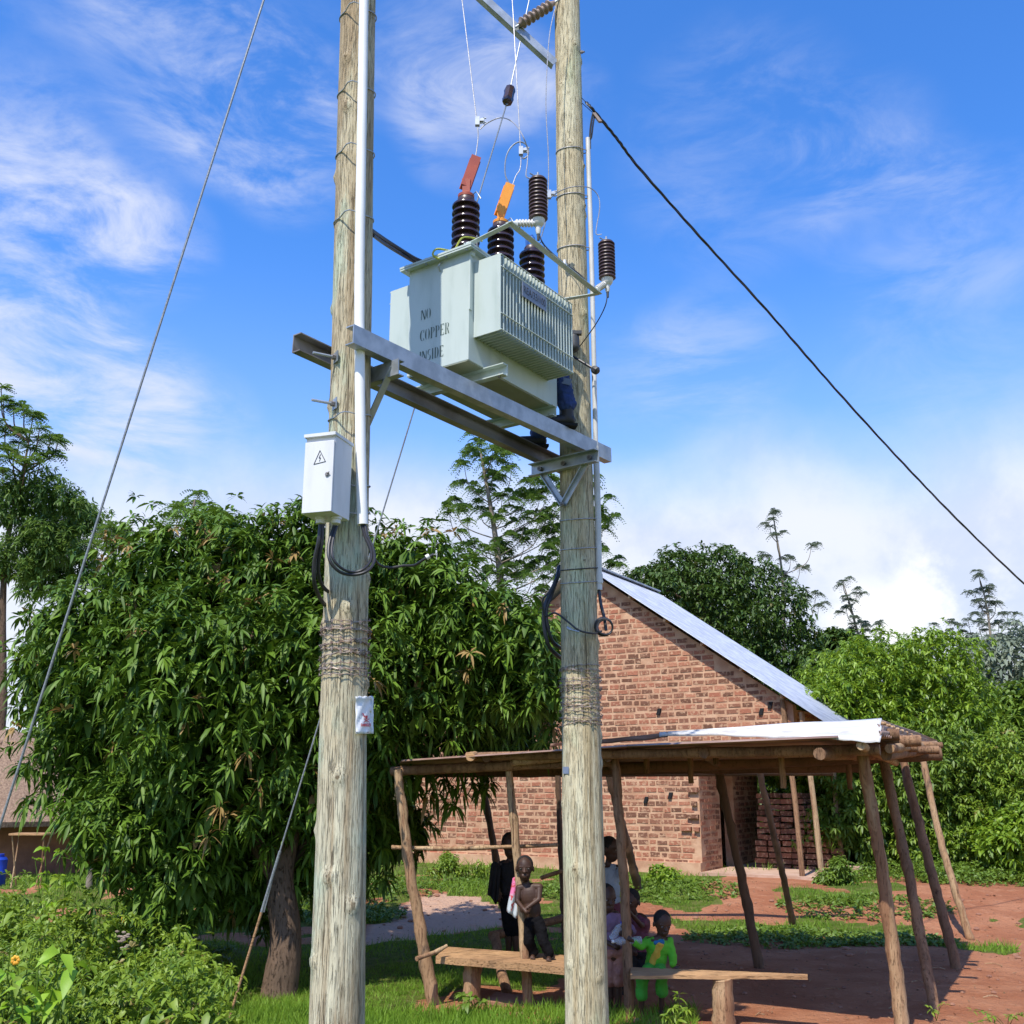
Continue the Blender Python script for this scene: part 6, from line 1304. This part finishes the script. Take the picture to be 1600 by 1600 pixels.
# feathery pinnate trees: separate drooping fronds at branch tips
def fronds(L, C, nfr, fl, npin, ll, lw, updir=(0, 0, 1), droop=.5, flat=.3, sub=1, jit=(.3, .3)):
    n = len(C)
    if sub > 1: C = np.concatenate([C] + [C + rng.normal(0, 1, C.shape) * np.array([jit[0], jit[0], jit[1]]) for _ in range(sub - 1)])
    for c in C:
        az = rng.random(nfr) * 6.283; el = rng.uniform(-.25, flat * 2.4, nfr); D = np.stack([np.cos(az) * np.cos(el), np.sin(az) * np.cos(el), np.sin(el)], 1); ln = fl * rng.uniform(.7, 1.15, nfr)
        base = rng.random(nfr) * .6
        for j in range(npin):
            t_ = (j + .6) / npin; Pm = c + D * (ln * t_)[:, None] + np.array([0, 0, -1.0]) * (ln * droop * t_ * t_)[:, None]; side = unit(np.cross(D, [0, 0, 1.0]))
            w = (1 - abs(t_ - .45) * .9)
            for sg_ in (-1, 1): L.diamond(Pm, side * sg_ + D * .35 + np.array([0, 0, -.35]), ll * w, lw, base + rng.random(nfr) * .3, side=unit(D * 1.0))
def feather_tree(label, tips, base, Yv, fl, nfr, npin, ll, lw, mt, trunkpx, r0, group=None, name='feathery_tree', flat=.3, jit=(.3, .3), sub=1, dr=.5, lr=.16, tm='barkpale'):
    root = empty(name, Vector((at(base[0], base[1], Yv).x, Yv, float(gz(0, Yv)))), label, 'tree', group); L = Leaves(); rr = random.Random(len(label)); tp = smoothpath([at(x, y, Yv) for x, y in trunkpx], 5)
    tk = [root.location - ZU * .1] + tp; m_ = len(tk); build(MB().tube(tk, [r0 * (1 - .85 * i / m_) for i in range(m_)], 8, True, .1, 3), 'trunk', tm, root, angle=80); lm = MB(); C = []
    for t_ in tips:
        p_ = at(t_[0], t_[1], Yv + rr.uniform(-1, 1) * (t_[2] if len(t_) > 2 else .8)); C.append(npa(p_))
        cand = [q for q in tp if q.z < p_.z - .75 * abs(q.x - p_.x) - .3] or [tp[0]]; s_ = min(cand, key=lambda q: (q - p_).length + .5 * abs((p_.z - q.z) - abs(p_.x - q.x)))
        md = s_ + Vector(((p_.x - s_.x) * .78, (p_.y - s_.y) * .7, (p_.z - s_.z) * .38)); q = smoothpath([s_, md, p_], 5); rb = r0 * lr; lm.tube(q, [rb * (1 - .7 * i / (len(q) - 1)) for i in range(len(q))], 5)
    build(lm, 'limbs', tm, root, angle=80); fronds(L, np.array(C), nfr, fl, npin, ll, lw, droop=dr, flat=flat, sub=sub, jit=jit); L.build('crown', mt, root); return root
tp1 = [(745, 690), (725, 725), (770, 700), (790, 705), (800, 730), (710, 780), (700, 792), (765, 760), (785, 775), (830, 750), (845, 770), (820, 775), (860, 745), (750, 795), (785, 800), (820, 810), (850, 800), (870, 790), (730, 815), (740, 870), (765, 860), (790, 850), (820, 845), (860, 850), (835, 880), (790, 880), (870, 880), (715, 860), (760, 890), (940, 800), (945, 815), (930, 850), (810, 900), (850, 905), (955, 880), (925, 780), (880, 840), (900, 860), (900, 815), (770, 740), (855, 830)]
feather_tree('tall airy tree with feathery leaf clusters seen between the two poles', tp1, (785, 1300), 28, .38, 18, 7, .115, .042, 'feather', [(785, 1060), (783, 930), (778, 870), (768, 800), (757, 740), (750, 700)], .13, None, dr=.9, flat=.6, sub=5, jit=(.26, .30))
tp2 = [(2, 605), (5, 625), (22, 632), (38, 640), (52, 650), (62, 668), (80, 685), (92, 690), (8, 670), (30, 690), (48, 700), (65, 712), (12, 700), (20, 715), (40, 720), (5, 735), (-15, 650), (-20, 700)]
lt = feather_tree('tall feathery tree at the left edge with bare upper branches above a dense middle', tp2, (3, 1200), 21, .30, 20, 7, .09, .035, 'feather', [(5, 1100), (4, 960), (8, 880), (20, 800), (35, 740), (45, 690)], .09, None, sub=2, jit=(.2, .12), tm='bark', lr=.3)
Pm, dm = sample(blobs_px([(30, 770, 40), (60, 760, 38), (90, 775, 30), (120, 790, 22), (20, 800, 35), (70, 840, 35), (30, 860, 40), (90, 860, 25), (110, 830, 18), (0, 880, 30), (50, 890, 25)], 21, 1.5), 3400, .6, .8, .2, .5); L = Leaves(); L.rosettes(Pm, dm + np.array([0, 0, .6]), 9, .15, .036, .4, (-.4, .9)); L.build('middle_crown', 'feather', lt)
feather_tree('small feathery tree top peeping over the mango crown at the left', [(275, 790), (300, 785), (325, 792), (345, 800), (290, 800), (310, 770), (265, 805), (335, 805)], (305, 1000), 18, .40, 24, 8, .09, .035, 'feather', [(305, 900), (304, 840), (302, 800), (305, 780)], .07, None, dr=.8)
feather_tree('small feathery tree top left of the mango crown beside the stay wire', [(175, 825), (190, 835), (160, 840), (205, 845), (150, 850)], (178, 1000), 18, .36, 22, 8, .09, .035, 'feather', [(178, 930), (178, 880), (178, 840)], .06, None)
grp = 'spindly flat topped trees on the skyline'
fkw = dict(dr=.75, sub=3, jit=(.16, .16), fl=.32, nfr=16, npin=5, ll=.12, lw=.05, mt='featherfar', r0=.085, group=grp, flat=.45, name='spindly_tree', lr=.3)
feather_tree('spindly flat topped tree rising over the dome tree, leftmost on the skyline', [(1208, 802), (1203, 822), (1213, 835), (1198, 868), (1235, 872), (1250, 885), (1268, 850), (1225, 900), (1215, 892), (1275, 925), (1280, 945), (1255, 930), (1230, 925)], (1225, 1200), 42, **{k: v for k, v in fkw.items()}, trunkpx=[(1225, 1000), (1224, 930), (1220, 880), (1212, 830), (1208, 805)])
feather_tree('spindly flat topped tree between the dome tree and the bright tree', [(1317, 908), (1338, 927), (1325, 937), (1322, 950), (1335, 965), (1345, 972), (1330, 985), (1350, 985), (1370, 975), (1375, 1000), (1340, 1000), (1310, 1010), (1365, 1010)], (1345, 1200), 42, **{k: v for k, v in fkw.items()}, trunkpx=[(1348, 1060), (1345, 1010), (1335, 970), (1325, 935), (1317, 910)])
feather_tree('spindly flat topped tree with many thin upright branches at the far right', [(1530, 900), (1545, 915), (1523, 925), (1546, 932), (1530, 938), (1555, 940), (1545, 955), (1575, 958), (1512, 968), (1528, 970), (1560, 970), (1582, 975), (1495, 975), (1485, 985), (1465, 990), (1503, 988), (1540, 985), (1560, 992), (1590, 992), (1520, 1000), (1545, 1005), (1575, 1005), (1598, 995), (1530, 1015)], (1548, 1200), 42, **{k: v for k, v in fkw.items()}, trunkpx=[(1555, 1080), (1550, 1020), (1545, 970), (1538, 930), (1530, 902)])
# hut at the left edge
hc_ = at(-10, 1330, 21.0); hc_.z = float(gz(hc_.x, hc_.y)); hut = empty('thatched_hut', hc_, 'round mud hut with low brown thatched roof at the left edge', 'hut')
zt_ = at(0, 1285, 20).z; zr_ = at(30, 1160, 21).z
build(MB().lathe(hc_, ZU, [(1.7, 0), (1.7, zt_ - hc_.z + .5)], 40), 'wall', 'mud', hut)
mb = MB().lathe(Vector((hc_.x, hc_.y, 0)), ZU, [(2.35, zt_ - .05), (2.38, zt_ + .04), (1.75, zt_ + (zr_ - zt_) * .42), (1.1, zt_ + (zr_ - zt_) * .85), (.7, zr_), (.1, zr_ + .25)], 60); build(mb, 'thatched_roof', 'thatch', hut, angle=50)
TH_ = Leaves(); n = 6000; az = rng.random(n) * 6.283; f_ = rng.random(n); rad_ = .5 + 1.55 * f_; zz = zr_ - (zr_ - zt_) * np.clip((rad_ - .7) / 1.65, 0, 1); Pt = np.stack([hc_.x + rad_ * np.cos(az), hc_.y + rad_ * np.sin(az), zz + .03], 1)
sl2 = (zr_ - zt_) / 1.65; TH_.diamond(Pt, np.stack([np.cos(az), np.sin(az), -sl2 * np.ones(n)], 1) + rng.normal(0, .1, (n, 3)), .3, .02); TH_.build('straw', 'branch_pale', hut)
tbp = at(48, 1318, 18.2); tbz = float(gz(tbp.x, tbp.y)); tb_ = empty('small_table', Vector((tbp.x, tbp.y, tbz)), 'small low wooden table with thin crossed legs in front of the hut', 'table')
tt_ = Vector((tbp.x, tbp.y, at(48, 1303, 18.2).z)); build(MB().box(tt_, (.62, .36, .03)), 'table_top', 'plank', tb_, smooth_=False)
for sx in (-1, 1):
    for sy in (-1, 1): build(MB().cyl(tt_ + Vector((sx * .27, sy * .14, 0)), Vector((tt_.x + sx * .20, tt_.y - sy * .10, tbz - .02)), .012, None, 6), 'leg', 'branch_pale', tb_)
bl_ = at(-2, 1330, 18.4); bz_ = float(gz(bl_.x, bl_.y)); brl = empty('water_barrel', Vector((bl_.x, bl_.y, bz_)), 'bright blue plastic barrel beside the small table at the left edge', 'barrel')
build(MB().lathe(Vector((bl_.x, bl_.y, bz_)), ZU, [(.14, 0), (.16, .03), (.155, .2), (.165, .22), (.155, .24), (.16, .42), (.13, .46)], 24), 'body', 'jerry', brl); build(MB().lathe(Vector((bl_.x, bl_.y, bz_ + .46)), ZU, [(.10, 0), (.10, .05)], 16), 'cap', 'jerry', brl)
# pale building glimpsed far right, and one far behind the left trees
for (x_, y_, Yv, w_, h_, lb) in ((1545, 1118, 55, 2.4, 1.4, 'small pale bluish building glimpsed through the trees at the far right'), (300, 1335, 26, 1.8, 1.3, 'pinkish mud wall of a small house glimpsed through the lower mango leaves')):
    c = at(x_, y_, Yv); e_ = empty('distant_building', Vector((c.x, c.y, float(gz(c.x, c.y)))), lb, 'building', None); g_ = e_.location.z; hh = c.z - g_
    wl = build(MB().box(Vector((c.x, c.y, g_ + hh / 2)), (w_, w_, hh)), 'wall', 'white' if Yv > 40 else 'mud', e_, smooth_=False); build(prism([Vector((c.x - w_ * .6, c.y - w_ * .6, c.z)), Vector((c.x + w_ * .6, c.y - w_ * .6, c.z)), Vector((c.x, c.y - w_ * .6, c.z + h_ * .5))], w_ * 1.2, Vector((0, 1, 0))), 'roof', 'roofmetal', e_, smooth_=False)
    build(MB().box(Vector((c.x, c.y - w_ / 2 - .01, c.z - .5)), (.6, .04, .5)), 'window', 'dark', wl, smooth_=False)
# hedge mass closing the horizon
L = Leaves(); n = 9000; x = rng.uniform(-75, 80, n); y = rng.uniform(48, 70, n); z = gz(x, y) + rng.random(n) ** .6 * (3.2 + 1.4 * np.sin(x * .21) + .9 * np.sin(x * .57 + 1)); L.rosettes(np.stack([x, y, z], 1), np.tile([0, -.5, .6], (n, 1)), 7, .75, .32, .3, (-.5, .9)); tag(L.build('distant_woodland', 'dome'), 'dark green far woodland closing the view behind houses and trees', 'woodland', kind='stuff')
L = Leaves(); n = 2600; x = rng.uniform(-16, -5.0, n); y = rng.uniform(22, 27, n); z = gz(x, y) + rng.random(n) * (2.2 + .7 * np.sin(x * .9)); k = ~((np.abs(x + 10) < 0)); L.rosettes(np.stack([x, y, z], 1)[k], np.tile([0, -.5, .6], (k.sum(), 1)), 7, .3, .11, .4, (-.4, .9)); tag(L.build('thicket', 'bushy'), 'green thicket behind the mango tree and hut', 'thicket', kind='stuff')
# foreground weeds at the left
L = Leaves(); L2 = Leaves(); WS = MB(); cnt = 0; rr = random.Random(77); Cs = []; Cb = []
while cnt < 1150:
    px_ = rr.uniform(-60, 345); Yw = 7.6 + 6.2 * rr.random(); lim = 1338 + min(max((px_ - 70) / 240, 0), 1) * 120 + 26 * math.sin(px_ * .045 + Yw)
    py_ = rr.uniform(1400, 1800); g0 = at(px_, 1500, Yw); x0, y0 = g0.x, g0.y; zg = float(gz(x0, y0)); top = at(px_, lim, Yw).z
    h_ = min(top - zg, .95 if Yw < 11 else 1.35) * rr.uniform(.45, 1.0)
    if h_ < .10: cnt += 1; continue
    lump = .6 + .5 * mnoise.noise(Vector((x0 * 1.3, y0 * 1.3, 2))) * 2; h_ *= min(max(lump, .35), 1.05); cnt += 1
    tipx, tipy = x0 + rr.uniform(-.2, .2), y0 + rr.uniform(-.2, .2); big = rr.random() < .16
    if rr.random() < .5: WS.tube([(x0, y0, zg), ((x0 + tipx) / 2 + .02, (y0 + tipy) / 2, zg + h_ * .55), (tipx, tipy, zg + h_)], .004, 4, False)
    for k in range(rr.randint(5, 9)):
        f_ = .30 + .70 * rr.random() ** .7; (Cb if big else Cs).append((x0 + (tipx - x0) * f_ + rr.uniform(-.09, .09), y0 + (tipy - y0) * f_ + rr.uniform(-.09, .09), zg + h_ * f_))
Cs = np.array(Cs); Cb = np.array(Cb); up_ = lambda c: np.tile([0, -.3, .9], (len(c), 1)) + rng.normal(0, .45, (len(c), 3))
q = rng.random(len(Cs)) < .5
L.rosettes(Cs[q], up_(Cs[q]), 9, .085, .024, .4, (-.2, 1.0), .6); L.rosettes(Cs[~q], up_(Cs[~q]), 7, .062, .026, .3, (-.2, 1.0), .6); L.rosettes(Cb, up_(Cb), 5, .13, .055, .6, (-.2, .8), .6)
tag(L.build('weeds', 'weed'), 'tangled yellow green weeds filling the lower left corner', 'weeds', kind='stuff')
tag(build(WS, 'weed_stems', 'weed'), 'thin stems of the weeds in the lower left corner', 'weeds', kind='stuff')
def plant(name, label, base, tips, L_, W_, mt, per=6, group=None, r0=.008, along=5, droop=.5, cat='plant'):
    b_ = Vector(base); root = empty(name, b_, label, cat, group); L = Leaves(); st = MB(); C = []
    for t_ in tips:
        t_ = Vector(t_); md = b_.lerp(t_, .5) + Vector((0, 0, .05)); q = smoothpath([b_, md, t_], 4); st.tube(q, [r0 * (1 - .6 * i / len(q)) for i in range(len(q))], 5)
        for k in range(along): f_ = .35 + .65 * (k + 1) / along; C.append(npa(b_.lerp(t_, f_) + Vector((0, 0, .05 * math.sin(f_ * 3.1)))))
    build(st, 'stem', 'bushy' if mt != 'weedbright' else 'weed', root); C = np.array(C); L.rosettes(C, np.tile([0, -.2, 1.0], (len(C), 1)), per, L_, W_, droop, (-.1, .7), .6); L.build('leaves', mt, root); return root
gq = 'broad leaved plants in the lower left'
def gb_(px, py, Yv): p_ = at(px, py, Yv); return Vector((p_.x, p_.y, float(gz(p_.x, p_.y))))
plant('broad_leaved_plant', 'large pointed bright green leaves at the lower left edge of the weeds', gb_(60, 1600, 7.2), [at(10, 1520, 7.1), at(60, 1500, 7.2), at(95, 1490, 7.2), at(30, 1545, 7.0), at(115, 1510, 7.3)], .17, .085, 'weedbright', 3, gq, along=2, droop=.8)
plant('broad_leaved_plant', 'spindly green plant with open stems against the dark grass, right end of the weeds', gb_(255, 1640, 8.8), [at(300, 1495, 8.8), at(315, 1520, 8.8), at(245, 1520, 8.7), at(275, 1545, 8.8), at(310, 1570, 8.8)], .13, .06, 'weed', 3, gq, along=3, droop=.5)
plant('broad_leaved_plant', 'yellow green leafy stems in front of the small table', gb_(90, 1420, 11.5), [at(70, 1325, 11.6), at(95, 1330, 11.5), at(55, 1345, 11.5), at(115, 1340, 11.6)], .12, .06, 'weedbright', 4, gq, along=3, droop=.7)
plant('small_weed', 'leafy weed at the foot of the left bench stump', gb_(745, 1575, 10.2), [at(722, 1555, 10.1), at(735, 1560, 10.1), at(755, 1568, 10.1), at(728, 1568, 10.0)], .10, .05, 'bushy', 4, 'small weeds at the edge of the shelter', r0=.005, along=2)
plant('small_weed', 'upright narrow leaved weed left of the right bench stump', gb_(1062, 1618, 9.4), [at(1060, 1555, 9.4), at(1050, 1575, 9.3), at(1075, 1578, 9.3), at(1035, 1590, 9.3), at(1058, 1600, 9.2)], .085, .022, 'weed', 6, 'small weeds at the edge of the shelter', r0=.005, along=3)
plant('small_weed', 'tiny weed round the foot of the orange brown post at the right', gb_(1462, 1580, 9.9), [at(1445, 1572, 9.8), at(1478, 1570, 9.8), at(1455, 1582, 9.7)], .06, .02, 'weed', 3, 'small weeds at the edge of the shelter', r0=.003, along=2)
plant('small_weed', 'sparse weed sprouts in the lower right corner', gb_(1575, 1615, 9.6), [at(1520, 1580, 9.6), at(1545, 1590, 9.5), at(1580, 1590, 9.5), at(1600, 1585, 9.5), at(1515, 1600, 9.5)], .06, .02, 'weed', 4, 'small weeds at the edge of the shelter', r0=.003, along=3)
plant('small_weed', 'small pale weed on the dark grass behind the left bench', gb_(720, 1480, 13.2), [at(712, 1470, 13.2), at(728, 1472, 13.1)], .05, .03, 'weed', 5, 'small weeds at the edge of the shelter', r0=.003, along=2)
for k, (x_, y_, Yv, lb) in enumerate(((195, 1436, 10.6, 'single yellow flower over the weeds below the mango crown'), (25, 1500, 7.6, 'yellow flower cluster at the left edge among the weeds'))):
    c = at(x_, y_, Yv); root = empty('yellow_flower', c, lb, 'flower', 'yellow flowers among the weeds'); mb = MB()
    for q in range(7): a = q * .9; mb.ell(c + Vector((math.cos(a) * .02, -.01, math.sin(a) * .02)), (.014, .006, .014), None, 6, 4)
    build(mb, 'petals', 'flower', root); build(MB().tube([c, c - ZU * .25], .003, 5), 'stem', 'weed', root)
mb = MB()
for q in range(22): c = at(192 + random.uniform(-9, 9), 1470 + random.uniform(-16, 14), 10.3); mb.ell(c, (.022, .012, .012), None, 6, 4)
tag(build(mb, 'seed_heads', 'petal'), 'dry brown seed heads standing in the weeds below the single yellow flower', 'seed heads', kind='stuff')
# strip of taller grass in front, right at the lower frame edge
L = Leaves(); n = 16000; qx = rng.uniform(330, 1090, n); qx = np.where((qx > 900) & (rng.random(n) < .5), qx - 500, qx); qy = rng.uniform(1578, 1650, n); P_ = np.array([npa(atz(a, b_, .0)) for a, b_ in zip(qx, qy)]); P_[:, 2] = gz(P_[:, 0], P_[:, 1])
D = np.stack([rng.normal(0, .5, n), rng.normal(0, .4, n), np.ones(n)], 1); L.grassblade(P_, D, rng.uniform(.05, .15, n), .012, np.clip(rng.random(n) * .7 + .25, 0, .96)); tag(L.build('grass', 'grass'), 'longer bright grass fringe along the lower edge in front of the shelter', 'grass', kind='stuff')

# fallen leaves and twigs on the bare earth
L = Leaves(); n = 2600; x = rng.uniform(-3, 9, n); y = rng.uniform(9.3, 19, n); k = turf_at(x, y) < .5; x, y = x[k], y[k]; a = rng.random(len(x)) * 6.283
L.diamond(np.stack([x, y, gz(x, y) + .008], 1), np.stack([np.cos(a), np.sin(a), rng.uniform(.0, .35, len(x))], 1), rng.uniform(.02, .06, len(x)), rng.uniform(.008, .022, len(x)))
tag(L.build('fallen_leaves', 'branch'), 'dry brown fallen leaves scattered over the red earth', 'fallen leaves', kind='stuff')
mb = MB()
for q in range(40):
    x = random.uniform(.5, 8.0); y = random.uniform(10.0, 17); z_ = float(gz(x, y)) + .01; a = random.random() * 6.28; l_ = random.uniform(.08, .30); d_ = Vector((math.cos(a), math.sin(a), 0))
    if turf_at(np.array([x]), np.array([y]))[0] > .5: continue
    p_ = Vector((x, y, z_)); mb.tube(smoothpath([p_, p_ + d_ * l_ * .5 + Vector((.02, .02, .012)), p_ + d_ * l_], 3), .005, 5)
tag(build(mb, 'twigs', 'branch_pale'), 'short dry twigs strewn over the bare red earth', 'twigs', kind='stuff')
